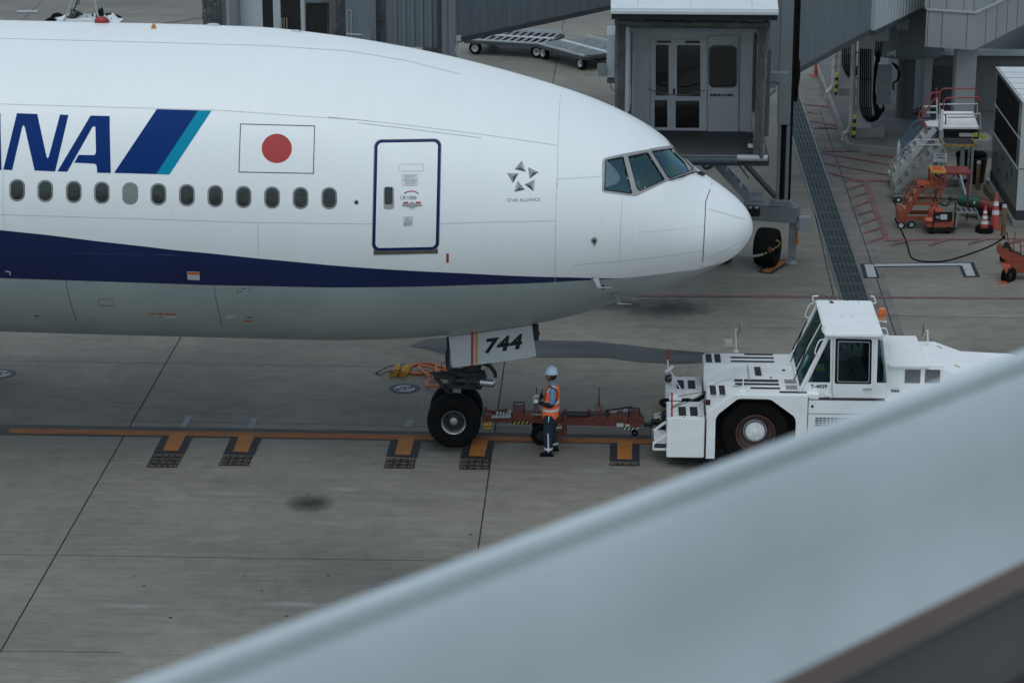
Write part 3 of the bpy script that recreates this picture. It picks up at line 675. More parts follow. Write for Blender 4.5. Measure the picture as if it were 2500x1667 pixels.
a = MB(); patch(a, [c6(*p) for p in ((128, 1205), (150, 1222), (200, 1226), (700, 1216), (738, 1200), (740, 1248), (125, 1262))], FU(.012), step=9); a.build('door_sill', 'tan', door, world=True)
a = MB(); o2 = [c6(*p) for p in rrect(222, 611, 322, 827, 26, 4)]; i2 = [c6(*p) for p in rrect(231, 618, 308, 782, 18, 4)]
patch(a, o2, FU(.016), holes=[i2], step=6); a.m(1); patch(a, i2, FU(.014), step=8); a.build('door_window', ['frame', 'pane'], door, world=True)
a = MB()
def outline(a, x0, y0, x1, y1, r_, wd=3):
    a_ = [c6(*p) for p in rrect(x0, y0, x1, y1, r_, 3)]; b_ = [c6(*p) for p in rrect(x0+wd, y0+wd, x1-wd, y1-wd, max(1, r_-wd), 3)]; patch(a, a_, FU(.016), holes=[b_], step=8)
outline(a, 367, 398, 607, 466, 14, 2.5); a.m(1); outline(a, 397, 495, 545, 548, 8); outline(a, 399, 553, 547, 604, 8); a.m(2); outline(a, 380, 702, 454, 734, 9); outline(a, 461, 702, 536, 734, 9); outline(a, 413, 898, 499, 941, 8); outline(a, 415, 945, 498, 987, 8)
a.m(3); text(a, 'EXIT', [c6(422, 955), c6(491, 955), c6(491, 978), c6(422, 978)], FU(.016), off=.012); text(a, '出口', [c6(429, 908), c6(484, 908), c6(484, 931), c6(429, 931)], FU(.016), off=.01)
text(a, 'OPEN', [c6(468, 708), c6(529, 708), c6(529, 727), c6(468, 727)], FU(.016), off=.006); text(a, '開', [c6(408, 709), c6(427, 709), c6(427, 727), c6(408, 727)], FU(.016))
a.m(2)
for k in range(4): strip(a, [c6(415, 508+k*9), c6(528-6*(k % 2), 507+k*9)], .6, FU(.016)); strip(a, [c6(418+4*(k % 2), 564+k*9), c6(532, 563+k*9)], .6, FU(.016))
a.m(4); arc = [(556, 681), (540, 668), (518, 659), (492, 654), (465, 657), (440, 664)]; strip(a, [c6(*p) for p in arc], 2.6, FU(.016)); patch(a, [c6(*p) for p in ((410, 678), (446, 655), (440, 677))], FU(.016))
patch(a, [c6(*p) for p in ((407, 759), (457, 755), (459, 772), (409, 777))], FU(.016)); patch(a, [c6(*p) for p in ((527, 754), (579, 756), (579, 773), (529, 772))], FU(.016))
a.build('placards', ['seal', mat('faint_red_print', (.30, .17, .18)), 'seamdark', 'black', 'redpaint'], door, world=True)
a = MB(); hp = [FU(.02)(*c6(x, 785)) for x in (397, 430, 470, 493, 516, 556, 589)]; a.tube(hp, [.010, .02, .024, .024, .024, .02, .010], 8)
p = FU(.012)(*c6(493, 785)); n_ = (FU(.1)(*c6(493, 785))-p).normalized(); a.cyl(p, p+n_*.03, .058, .055, 20); a.build('handle', 'frame', door, world=True)
# small markings, seams, hatches
a = MB()
patch(a, [c6(*p) for p in ((821, 1249), (846, 1249), (845, 1338), (820, 1338))], FU(.004)); a.m(1)
patch(a, [c7(*p) for p in ((1343, 478), (1431, 480), (1434, 541), (1347, 537))], FU(.004)); patch(a, [c7(*p) for p in ((1618, 788), (1690, 791), (1688, 816), (1622, 813))], FU(.004))
patch(a, [c7(*p) for p in ((1182, 792), (1262, 793), (1262, 813), (1186, 811))], FU(.004)); patch(a, [c7(*p) for p in ((36, 473), (74, 477), (78, 505), (70, 504), (66, 484), (38, 480))], FU(.004)); patch(a, [c7(*p) for p in ((98, 740), (126, 741), (124, 727), (131, 728), (134, 747), (99, 745))], FU(.004))
a.m(2); patch(a, [c7(*p) for p in ((1347, 482), (1428, 483), (1429, 501), (1348, 499))], FU(.007)); patch(a, [c7(*p) for p in ((1180, 779), (1258, 780), (1260, 790), (1182, 789))], FU(.007)); patch(a, [c7(*p) for p in ((1068, 777), (1120, 777), (1122, 786), (1070, 785))], FU(.006)); patch(a, [c7(*p) for p in ((1750, 828), (1810, 829), (1810, 838), (1751, 837))], FU(.006)); patch(a, [c7(*p) for p in ((1135, 776), (1165, 777), (1165, 790), (1137, 788))], FU(.006))
a.build('small_placards', ['redpaint', 'lightgrey', 'amber'], plane, world=True)
a = MB()
seams = [([c1(0, 247), c1(900, 270), c1(1700, 293), (850, 125), (1000, 150), (1125, 182)], 1.0), ([c1(0, 665), c1(1400, 705), c1(2352, 772), c2(0, 962), c2(500, 1010), c2(1250, 1102), c2(1890, 1195)], 1.3), ([(873, 300.5), c2(600, 1050), c2(1265, 1134)], 1.8),
         ([c2(1915, 728), c2(1905, 830), c2(1890, 1195), c2(1880, 1540), c6(1880, 540), c6(1868, 940), c6(1860, 1568), (1355, 712)], 1.1), ([c1(0, 1370), c1(1000, 1400), c1(1600, 1420), c1(2352, 1430), c6(110, 965)], 1.2),
         ([c6(755, 967), c6(1400, 945), c6(1868, 940), cN(0, 850)][:3], 1.2), ([c6(1880, 540), cN(0, 455), cN(232, 440)], 1.0), ([c7(475, 545), c7(482, 610), c7(510, 720), c7(550, 830), c7(578, 885)], -1.6), ([c7(1535, 577), c7(1550, 680), c7(1575, 790), c7(1605, 915)], -1.6),
         ([c7(1850, 125), c7(1856, 385)], .8), ([c7(25, 75), c7(32, 180)], .8), ([cN(400, 600), cN(385, 900), cN(382, 1130)], 1.0), ([cN(0, 1166), cN(400, 1133), cN(800, 1090), cN(1062, 1045)], 1.0), ([cN(950, 865), cN(560, 897)], .5),
         ([c1(20, 1090), c1(22, 1370)], .7), ([c1(1645, 1420), c1(1650, 1568)], .8), ([(950, 707), (1356, 713)], .8)]
a.m(0)
for pts, wd in seams:
    if wd > 0: strip(a, pts, wd*.9, FU(.0035))
a.m(1)
for pts, wd in seams:
    if wd < 0: strip(a, pts, -wd, FU(.0035))
a.build('panel_seams', ['seam', 'bellyseam'], plane, world=True)
a = MB(); strip(a, [cN(1140, 458), cN(1135, 500), cN(1118, 555), cN(1083, 650), cN(1080, 760), cN(1075, 860), cN(1068, 1000), cN(1060, 1130), cN(1052, 1236)], 2.2, FU(.0035))
a.build('radome_joint', 'seamdark', plane, world=True)
a = MB()
for pts in ([cN(1105, 706), cN(1420, 797)],): strip(a, pts, 1.0, FU(.005))
a.tube([FU(.01)(*cN(1090+k*32, 1105-k*14.6)) for k in range(11)], .008, 6); a.build('lightning_strips', 'lightgrey', rad_o, world=True)
a = MB()
def rivets(p0, p1, k, r0=.9):
    for i in range(k+1):
        x = p0[0]+(p1[0]-p0[0])*i/k; y = p0[1]+(p1[1]-p0[1])*i/k; patch(a, [(x-r0*.5, y-r0*.5), (x+r0*.5, y-r0*.5), (x+r0*.5, y+r0*.5), (x-r0*.5, y+r0*.5)], FU(.003), step=5)
for x, y0_, y1_, k in ((198, 1292, 1340, 5), (375, 1300, 1350, 5), (740, 1288, 1350, 6), (1098, 1325, 1375, 6), (1645, 1320, 1345, 3), (1646, 860, 1130, 16)): rivets(c1(x, y0_), c1(x, y1_), k)
for x, y0_, y1_, k in ((228, 740, 820, 8), (483, 830, 1020, 16), (735, 840, 1030, 14), (750, 500, 690, 14), (822, 520, 690, 10), (465, 600, 680, 6)): rivets(cN(x, y0_), cN(x, y1_), k)
rivets(cN(150, 572), cN(215, 575), 7); rivets(cN(968, 860), cN(1065, 855), 12); rivets(cN(560, 897), cN(900, 868), 26); rivets(c7(505, 345), c7(1060, 358), 30); rivets(c7(1120, 357), c7(1290, 362), 14)
for k in range(8): rivets(c7(650+k*125, 883+k*4), c7(654+k*125, 883+k*4), 1, 2.4)
a.build('rivet_rows', 'seam', plane, world=True)
a = MB(); outl = [c7(*p) for p in rrect(703, 677, 820, 724, 14, 4)]; patch(a, outl, FU(.004), holes=[[c7(*p) for p in rrect(706, 680, 817, 721, 11, 4)]], step=8)
strip(a, [c7(1700, 585), c7(1705, 640)], .8, FU(.004)); strip(a, [c7(1790, 585), c7(1795, 635)], .8, FU(.004)); strip(a, [c7(1710, 620), c7(1740, 622)], 1.6, FU(.004)); strip(a, [c7(1735, 600), c7(1762, 602)], 2.2, FU(.004)); strip(a, [c7(1760, 805), c7(1810, 807)], 2.0, FU(.004)); strip(a, [c7(250, 796), c7(280, 798)], 3.2, FU(.004))
for x, y in ((605, 561), (1385, 583), (1400, 721), (1440, 858), (1155, 851), (925, 845), (675, 834)): strip(a, [c7(x, y), c7(x+22, y+1)], 1.0, FU(.004))
a.build('access_panel', 'seamdark', plane, world=True)
# sensors: pressure port, angle of attack vane, pitot probes, drain hole
def disc(cf, x, y, r0, off, mats, name, extra=None):
    a = MB(); patch(a, [cf(x+r0*math.cos(R(t)), y+r0*math.sin(R(t))) for t in range(0, 360, 20)], FU(off), step=4)
    if extra: extra(a)
    return a.build(name, mats, plane, world=True)
disc(c1, 2274, 1292, 16, .005, ['frame', 'dark'], 'static_port', lambda a: (a.m(1), patch(a, [c1(2274+10*math.cos(R(t)), 1292+10*math.sin(R(t))) for t in range(0, 360, 30)], FU(.008), step=4)))
def vane(a):
    a.m(1); patch(a, [cN(170+11*math.cos(R(t)), 967+11*math.sin(R(t))) for t in range(0, 360, 30)], FU(.008), step=4); a.bar(FU(.03)(*cN(170, 965)), FU(.03)(*cN(169, 1006)), .012, .02)
disc(cN, 170, 966, 27, .005, ['frame', 'black'], 'attack_vane', vane)
disc(cN, 242, 1346, 17, .006, ['black'], 'drain_port')
for x, y, x2, y2, x3, y3 in ((160, 1277, 205, 1318, 290, 1318), (325, 1402, 372, 1440, 430, 1438)):
    a = MB(); patch(a, [cN(x+20*math.cos(R(t)), y+13*math.sin(R(t))) for t in range(0, 360, 24)], FU(.006), step=4)
    b0 = FU(.0)(*cN(x-4, y-4)); e_ = FU(.16)(*cN(x2-20, y2-18)); a.prism([b0, b0+fwd*-.0+V((.12, 0, 0)), e_+V((.05, 0, 0)), e_-V((.02, 0, 0))], (0, .02, 0)); a.tube([e_-fwd*.03, e_+fwd*.10, e_+fwd*.26], [.018, .014, .006], 8)
    a.build('pitot_probe', 'aluminium', plane, world=True)
# wipers
a = MB(); wp = [FU(.03)(*cN(*p)) for p in ((800, 470), (880, 450), (985, 412), (1060, 432))]; a.tube(wp, [.010, .012, .012, .035], 6, sub=4); a.tube([FU(.015)(*cN(785, 474)), FU(.015)(*cN(905, 432)), FU(.015)(*cN(985, 405))], .009, 5)
a.ball(wp[-1]-fwd*.02, .03, (2.2, 1, .8)); a.build('wiper', 'black', plane, world=True)
# top: red beacon, orange tag, blade bumps
p = FU(0)(242, 60); a = MB(); a.ball(p+V((0, .25, .02)), .13, (1.15, .8, .75)); bmesh.ops.delete(a.bm, geom=[v for v in a.bm.verts if v.co.z < p.z-.06], context='VERTS'); a.build('anti_collision_light', mat('red_lens', (.26, .015, .015), .15), plane, world=True)
p = FU(0)(375, 71); a = MB(); a.prism([p+V((-.06, 0, -.01)), p+V((.04, 0, -.01)), p+V((.01, 0, .06)), p+V((-.03, 0, .07))], (0, .1, .02)); a.build('orange_fitting', mat('orange_fit', (.5, .2, .03)), plane, world=True)
p = FU(0)(722, 78); a = MB(); a.ball(p, .05, (2.2, 1, .8)); q = FU(0)(516, 65); a.ball(q+V((0, .2, 0)), .06, (2.2, 1, .5)); a.build('roof_fairing', 'lightgrey', plane, world=True)

# ---------------- nose landing gear ----------------
def g_(x, y, Y=47.25): return PY(*cG(x, y), Y)
gx = -3.2; gy0, gy1 = 47.09, 47.84; WR = .545
def tyre_prof(r0, wd, rim):
    h = wd/2; return [(rim, -h*.80), (rim+.04, -h*.95), (r0*.80, -h), (r0*.93, -h*.9), (r0*.985, -h*.66), (r0, -h*.3), (r0, h*.3), (r0*.985, h*.66), (r0*.93, h*.9), (r0*.80, h), (rim+.04, h*.95), (rim, h*.80)]
for i, yy in enumerate((gy0, gy1)):
    c = V((gx, yy, WR-.015)); a = MB(); a.lathe(tyre_prof(WR, .42, .25), c, (0, -1, 0), 56)
    for k in (-.09, -.03, .03, .09): pass
    wh = a.build('wheel', 'rubber', plane, world=True)
    a = MB(); a.lathe([(.20, .02), (.212, .11), (.235, .15), (.262, .165), (.272, .155), (.265, .13)], c, (0, -1 if i == 0 else 1, 0), 48)
    rim = a.build('rim', 'steel', wh, world=True)
    a = MB(); sg = -1 if i == 0 else 1
    for k in range(16):
        t = R(k*22.5); pc = c+V((.155*math.cos(t), sg*.02, .155*math.sin(t))); a.cyl(pc-V((0, sg*.03, 0)), pc+V((0, sg*.02, 0)), .02, .018, 8)
    a.build('rim_vents', 'black', wh, world=True)
    a = MB(); a.lathe([(0, .03), (.10, .04), (.13, .015), (.19, .02), (.205, .06)], c, (0, sg, 0), 40); a.build('brake_disc', 'greasy', wh, world=True)
    a = MB(); a.lathe([(0, .12), (.05, .115), (.075, .10), (.085, .03)], c, (0, sg, 0), 24); a.build('hub_cap', 'frame', wh, world=True)
a = MB()
a.cyl((gx, gy0-.05, WR-.015), (gx, gy1+.05, WR-.015), .09, n=20)
top = V((-3.02, 47.46, 3.0)); bot = V((gx, 47.46, WR)); mid = bot.lerp(top, .36)
a.cyl(bot, mid, .085, n=24); a.cyl(mid, top, .145, n=28); a.cyl(mid-V((0, 0, .06)), mid+V((0, 0, .05)), .17, n=24); a.build('strut', 'bridgelight', plane, world=True)
a = MB()
def tb(pts, r0, n=8): a.tube([g_(*p) if len(p) == 3 else g_(p[0], p[1]) for p in pts], r0, n)
a.bar(g_(700, 690, 47.2), g_(880, 890, 47.2), .10, .07, .01); a.bar(g_(700, 690, 47.7), g_(880, 890, 47.7), .10, .07, .01)
a.bar(g_(690, 672, 47.2), g_(930, 700, 47.2), .12, .12, .02)
a.bar(g_(860, 640, 47.3), g_(1260, 680, 47.3), .22, .16, .03); a.bar(g_(900, 720, 47.3), g_(1200, 690, 47.3), .3, .10, .02)
a.bb(-3.3, -2.72, 47.2, 47.7, 1.42, 1.52, .02); a.bb(-3.35, -2.75, 47.1, 47.75, 1.18, 1.27, .02)
tb([(920, 710), (1010, 740), (1200, 710)], .03); tb([(930, 770), (1060, 790), (1190, 800)], .035); tb([(700, 665), (780, 640), (860, 650)], .02)
a.bar(g_(1000, 780, 47.3), g_(1200, 812, 47.3), .2, .04, .01)
a.bb(-2.98, -2.66, 47.2, 47.72, 1.5, 2.0, .04)
a.bar(g_(845, 270, 46.9), g_(850, 650, 46.9), .06, .05); a.bar(g_(1740, 150, 46.9), g_(1800, 260, 46.9), .1, .12, .02); a.bb(-1.7, -1.48, 46.85, 47.0, 2.3, 2.62, .02)
a.tube([g_(x, y, 46.95) for x, y in ((840, 400), (826, 470), (830, 560), (845, 640))], .025, 6, sub=4)
tb([(660, 700), (668, 680), (700, 668), (760, 690)], .014); tb([(778, 650), (775, 560), (800, 545), (826, 540)], .006, 5)
for k in range(26):
    x = random.uniform(870, 1260); y = random.uniform(610, 790); p = g_(x, y, random.uniform(47.15, 47.7)); q = p+V((random.uniform(-.22, .22), random.uniform(-.1, .1), random.uniform(-.09, .09))); a.cyl(p, q, random.uniform(.012, .032), n=8)
a.build('drag_brace', 'dark', plane, world=True)
a = MB(); a.cyl(g_(1010, 742, 47.2), g_(1190, 750, 47.2), .055, n=16); a.cyl(g_(925, 735, 47.2), g_(1060, 745, 47.2), .1, .06, n=12)
for y in (722, 745, 765, 785): a.cyl(g_(940, y, 47.15), g_(1180, y-4, 47.15), .012, n=6)
a.build('hydraulic_lines', 'greasy', plane, world=True)
a = MB(); a.cyl(g_(1185, 752, 47.2), g_(1325, 765, 47.2), .085, n=24); a.cyl(g_(1325, 765, 47.2), g_(1345, 767, 47.2), .085, .05, n=24); a.cyl(g_(1240, 757, 47.2), g_(1246, 757, 47.2), .09, n=24); a.build('steering_cylinder', 'steel', plane, world=True)
a = MB(); a.prism([g_(*p, 47.2) for p in ((1240, 590), (1290, 600), (1335, 700), (1340, 722), (1240, 715))], (0, .5, 0)); a.build('tow_fitting_plate', 'grey', plane, world=True)
a = MB(); a.tube([g_(*p, 47.2) for p in ((1210, 572), (1265, 568), (1305, 600), (1345, 650), (1350, 700))], [.02, .03, .035, .035, .03], 8, sub=4); a.build('release_lever', 'black', plane, world=True)
# gear doors with the fleet number
for yy in (46.75, 48.2):
    a = MB(); k = 0 if yy < 47 else 1
    P4 = [PY(*cG(*p), 46.75) for p in ((846, 200), (1090, 150), (1730, 95), (1735, 142), (1782, 478), (1450, 530), (892, 600), (850, 268))]
    P4 = [V((p.x, yy, p.z)) for p in P4]; a.prism(P4, (0, .04, 0)); gd = a.build('gear_door', 'lightgrey', plane, world=True)
    if k == 0:
        dv = lambda x, y: PY(x, y, 46.745)
        a = MB(); a.face([dv(*cG(*p)) for p in ((1089, 195), (1117, 190), (1113, 577), (1088, 578))]); a.m(1); a.face([dv(*cG(*p)) for p in ((1133, 190), (1162, 187), (1158, 570), (1131, 573))]); a.build('door_stripes', ['redpaint', mat('stripe_yellow', (.45, .26, .03))], gd, world=True)
        a = MB(); text(a, '744', [cG(1257, 290), cG(1652, 236), cG(1618, 402), cG(1224, 455)], dv, off=.045, space=1.12); a.build('fleet_number', 'black', gd, world=True)
        a = MB(); a.tube([V((PY(*cG(*p), 46.74).x, 46.735, PY(*cG(*p), 46.74).z)) for p in ((850, 268), (1090, 236), (1420, 190), (1735, 142))], .006, 5); a.build('hinge_line', 'seamdark', gd, world=True)
# ---------------- people ----------------
def figure_limb(a, pts, rs, n=14, sub=3):
    a.tube(pts, rs, n); 
    for p, r in zip(pts, rs): a.ball(p, r*.98, n=14)
def loft(a, secs, n=24):
    """secs: (centre xyz, half-depth x, half-width y)"""
    a.rings([[V(c)+V((hx*math.cos(2*math.pi*k/n), hy*math.sin(2*math.pi*k/n), 0)) for k in range(n)] for c, hx, hy in secs])
def fuse(o, vox=.012, sm=4):
    m = o.modifiers.new('fuse', 'REMESH'); m.mode = 'VOXEL'; m.voxel_size = vox; m.use_smooth_shade = True
    s_ = o.modifiers.new('smooth', 'SMOOTH'); s_.factor = .5; s_.iterations = sm; return o
def hand(a, wrist, d, up_, side, curl=.9):
    """palm plus four curled fingers and a thumb; d = pointing direction, up_ = back of hand, side = thumb side"""
    d = V(d).normalized(); up_ = V(up_).normalized(); side = V(side).normalized(); wrist = V(wrist)
    a.tube([wrist, wrist+d*.035, wrist+d*.085], [.026, .036, .036], 12); a.ball(wrist+d*.05+side*.012, .034, n=12)
    for k, (off, L) in enumerate(((.028, .070), (.010, .078), (-.009, .072), (-.027, .056))):
        p = wrist+d*.085+side*off; pts = [p-d*.02]; dirn = d.copy()
        for j, seg in enumerate((.45, .32, .25)):
            ang = curl*(.5+.35*j); dirn = (d*math.cos(ang*(j+1)*.6)-up_*math.sin(ang*(j+1)*.6)).normalized(); pts.append(pts[-1]+dirn*L*seg*1.25)
        a.tube(pts, [.012, .011, .010, .0085], 8)
    t0 = wrist+d*.03+side*.028; a.tube([t0, t0+side*.022+d*.02-up_*.01, t0+side*.02+d*.05-up_*.022, t0+side*.008+d*.07-up_*.03], [.014, .013, .0115, .009], 8)
PW = (-1.265, 46.64)
per = thing('person', 'ground crew member in orange vest and pale helmet standing by the red tow bar', 'person', (PW[0], PW[1], 0), math.pi)
# local frame: x forward (towards the wheels), y to the person's left (towards the camera)
a = MB()
loft(a, [((-.03, 0, .86), .10, .155), ((-.02, 0, .97), .11, .16), ((-.03, 0, 1.10), .10, .145), ((-.055, 0, 1.27), .115, .17), ((-.075, 0, 1.39), .105, .185), ((-.08, 0, 1.455), .07, .12), ((-.07, 0, 1.49), .052, .055), ((-.05, 0, 1.55), .05, .052)])
figure_limb(a, [(-.02, .09, .90), (0, .12, .50), (-.01, .165, .09)], [.088, .058, .042]); figure_limb(a, [(-.02, -.09, .90), (-.05, -.12, .50), (-.105, -.155, .09)], [.088, .058, .042])
figure_limb(a, [(-.075, .185, 1.40), (-.075, .235, 1.12), (.17, .17, 1.12)], [.052, .042, .029]); figure_limb(a, [(-.075, -.185, 1.40), (-.06, -.235, 1.13), (.18, -.14, 1.16)], [.052, .042, .029])
hc = V((-.035, 0, 1.655)); a.ball(hc, .098, (1.0, .80, 1.12), 24); a.ball(hc+V((.045, 0, -.06)), .055, (.9, .85, .9), 16)
a.tube([hc+V((.086, 0, .02)), hc+V((.112, 0, -.022)), hc+V((.09, 0, -.03))], [.009, .015, .010], 8); a.ball(hc+V((.086, 0, -.058)), .015, (1, 1.4, .5), 10); a.ball(hc+V((.078, 0, -.095)), .022, (1, 1, .8), 10)
for sy in (-1, 1): a.ball(hc+V((-.005, sy*.078, -.01)), .022, (.8, .4, 1.4), 10)
body = fuse(a.build('body', 'skin', per), .009, 3)
a = MB()
for sy in (-1, 1): a.ball(hc+V((.084, sy*.03, .01)), .008, n=8); a.bar(hc+V((.088, sy*.018, .03)), hc+V((.082, sy*.045, .03)), .006, .006)
a.build('eyes', 'hair', per)
a = MB(); a.ball(hc+V((-.028, 0, -.002)), .103, (.9, .86, 1.05), 20); bmesh.ops.delete(a.bm, geom=[v for v in a.bm.verts if v.co.x > hc.x+.03 or v.co.z < hc.z-.09], context='VERTS'); a.build('hair', 'hair', per)
a = MB(); a.lathe([(.124, -.01), (.126, .02), (.118, .06), (.098, .10), (.062, .128), (.0, .140)], hc+V((-.02, 0, .045)), (.10, 0, 1), 32)
a.prism([hc+V((.07+.075*math.cos(R(t)), .092*math.sin(R(t)), .040-.018*math.cos(R(t)))) for t in range(-90, 91, 15)], (0, 0, .010))
for y_ in (-.03, 0, .03): a.tube([hc+V((-.02+.118*math.cos(R(t)), y_, .055+.128*math.sin(R(t)))) for t in range(25, 160, 15)], .006, 6)
a.build('helmet', 'helmet', per)
a = MB(); a.tube([hc+V((-.0, .09, .04)), hc+V((.015, .075, -.06)), hc+V((.05, .02, -.12)), hc+V((.05, -.02, -.12)), hc+V((.015, -.075, -.06)), hc+V((0, -.09, .04))], .006, 5, sub=3); a.build('chin_strap', 'black', per)
a = MB(); loft(a, [((-.03, 0, .78), .075, .12), ((-.025, 0, .86), .125, .178), ((-.025, 0, .97), .122, .172), ((-.03, 0, 1.03), .115, .165)])
figure_limb(a, [(-.02, .095, .84), (.01, .125, .50), (.0, .165, .13)], [.118, .098, .084]); figure_limb(a, [(-.02, -.095, .84), (-.05, -.125, .50), (-.10, -.16, .13)], [.118, .098, .084])
fuse(a.build('trousers', 'navy', per), .013, 3)
a = MB(); a.tube([(-.01, .205, .86), (-.0, .205, .74)], .013, 6); a.tube([(.01, .222, .50), (.0, .238, .30), (-.005, .250, .12)], [.014, .015, .015], 6)
for (x, y) in ((.0, .165), (-.098, -.16)): a.lathe([(.086, -.022), (.089, -.02), (.089, .02), (.086, .022)], (x, y, .17), (0, 0, 1), 20)
a.build('reflective_trouser_tape', 'reflect', per)
for (x, y) in ((-.0, .165), (-.105, -.16)):
    a = MB(); a.tube([(x-.085, y, .045), (x-.02, y, .05), (x+.06, y, .045), (x+.135, y+.01, .035), (x+.175, y+.012, .03)], [.036, .044, .045, .042, .026], 12); a.cyl((x-.02, y, .05), (x-.01, y, .15), .048, .052, 12)
    a.bb(x-.11, x+.175, y-.04, y+.045, .0, .022, .006); fuse(a.build('boot', 'rubber', per), .009, 1)
a = MB(); loft(a, [((-.03, 0, 1.0), .105, .158), ((-.045, 0, 1.2), .118, .172), ((-.075, 0, 1.38), .113, .196), ((-.08, 0, 1.45), .08, .14), ((-.072, 0, 1.50), .066, .07), ((-.06, 0, 1.525), .064, .066)])
figure_limb(a, [(-.075, .195, 1.385), (-.078, .235, 1.24), (-.072, .25, 1.16)], [.060, .055, .055]); figure_limb(a, [(-.075, -.185, 1.395), (-.065, -.23, 1.24), (-.06, -.238, 1.16)], [.060, .055, .055])
fuse(a.build('shirt', 'shirt', per), .012, 3)
a = MB(); loft(a, [((-.03, 0, .75), .13, .175), ((-.03, 0, .80), .165, .200), ((-.03, 0, .88), .172, .204), ((-.035, 0, 1.0), .166, .196), ((-.05, 0, 1.17), .162, .192), ((-.07, 0, 1.30), .155, .190), ((-.082, 0, 1.40), .135, .160), ((-.085, 0, 1.462), .10, .13)])
vest = fuse(a.build('safety_vest', 'hivis', per), .012, 3)
a = MB()
for z_, cx, hx, hy in ((1.125, -.045, .170, .199), (.965, -.033, .174, .204)):
    a.rings([[V((cx+(hx+k1)*math.cos(R(t)), (hy+k1)*math.sin(R(t)), z_+dz)) for t in range(0, 360, 12)] for k1, dz in ((-.002, -.026), (.005, -.024), (.005, .024), (-.002, .026))], cap=False)
a.tube([(-.02, .13, 1.43), (.035, .15, 1.33)], [.018, .018], 6); a.tube([(-.16, .13, 1.42), (-.10, .14, 1.462), (-.05, .135, 1.455)], [.016, .018, .018], 6)
a.build('reflective_band', 'reflect', per)
a = MB(); a.tube([(.0, .135, 1.455), (-.06, .17, 1.46), (-.16, .155, 1.38), (-.165, .19, 1.22), (-.06, .215, 1.05), (.06, .17, 1.05), (.1, .12, 1.1)], .010, 6, sub=4); a.tube([(-.02, .10, 1.49), (.04, .13, 1.38), (.075, .13, 1.25), (.10, .12, 1.14)], .008, 6, sub=4); a.build('strap', 'black', per)
a = MB(); figure_limb(a, [(-.075, .245, 1.115), (.02, .23, 1.10), (.19, .16, 1.13)], [.050, .048, .038]); fuse(a.build('arm_cover', 'black', per), .011, 2)
a = MB(); figure_limb(a, [(-.06, -.24, 1.115), (.03, -.21, 1.12), (.19, -.13, 1.16)], [.046, .045, .036]); fuse(a.build('arm_cover', 'black', per), .011, 2)
a = MB(); hand(a, (.19, .155, 1.13), (1, -.25, .25), (0, .6, .8), (0, -.5, .8), 1.1); fuse(a.build('glove', 'glove', per), .006, 2)
a = MB(); hand(a, (.19, -.125, 1.165), (1, .25, .1), (0, -.5, .8), (0, .6, .8), 1.1); fuse(a.build('glove', 'glove', per), .006, 2)
hs = thing('handset', 'black handset held against the chest by the ground crew member in the orange vest', 'handset', (PW[0]-.20, PW[1]-.02, 1.19), math.pi)
a = MB(); a.bar((-.02, .0, -.06), (-.06, .02, .11), .045, .03, .01); a.cyl((-.062, .02, .10), (-.07, .02, .20), .008, n=8); a.build('body', 'black', hs)
# pilot behind the side window
pc = PY(*cN(560, 420), 46.15)
pil = thing('person', 'pilot in a white shirt seated behind the middle cockpit side window', 'person', (pc.x-.08, 46.35, pc.z-.78), 0)
a = MB()
loft(a, [((-.12, 0, .05), .13, .17), ((-.10, 0, .2), .12, .16), ((-.06, 0, .4), .12, .18), ((-.04, 0, .52), .11, .2), ((-.03, 0, .58), .06, .12), ((0, 0, .64), .05, .055)])
a.ball((.03, 0, .78), .1, (1, .8, 1.15), 20); a.tube([(.12, 0, .79), (.145, 0, .755), (.12, 0, .745)], [.01, .014, .01], 8)
for sy in (-1, 1):
    a.ball((.01, sy*.08, .77), .02, (.8, .4, 1.4), 8); figure_limb(a, [(-.03, sy*.2, .52), (.02, sy*.25, .27), (.24, sy*.2, .22)], [.052, .042, .03]); hand(a, (.24, sy*.2, .22), (1, 0, -.1), (0, 0, 1), (0, -sy, 0), .8)
    figure_limb(a, [(-.12, sy*.09, .06), (.32, sy*.12, .06), (.42, sy*.13, -.30)], [.08, .06, .045])
fuse(a.build('body', 'skin', pil), .012, 2)
a = MB(); loft(a, [((-.12, 0, .05), .145, .185), ((-.10, 0, .2), .14, .18), ((-.06, 0, .4), .14, .195), ((-.04, 0, .52), .125, .21), ((-.03, 0, .59), .075, .12), ((-.01, 0, .62), .066, .07)])
for sy in (-1, 1): figure_limb(a, [(-.03, sy*.2, .52), (.0, sy*.235, .38), (.02, sy*.25, .29)], [.072, .07, .07])
fuse(a.build('shirt', 'whiteshirt', pil), .014, 2)
a = MB(); a.ball((.015, 0, .80), .106, (.95, .86, 1.1), 18); bmesh.ops.delete(a.bm, geom=[v for v in a.bm.verts if v.co.x > .075 or v.co.z < .74], context='VERTS'); a.build('hair', 'hair', pil)

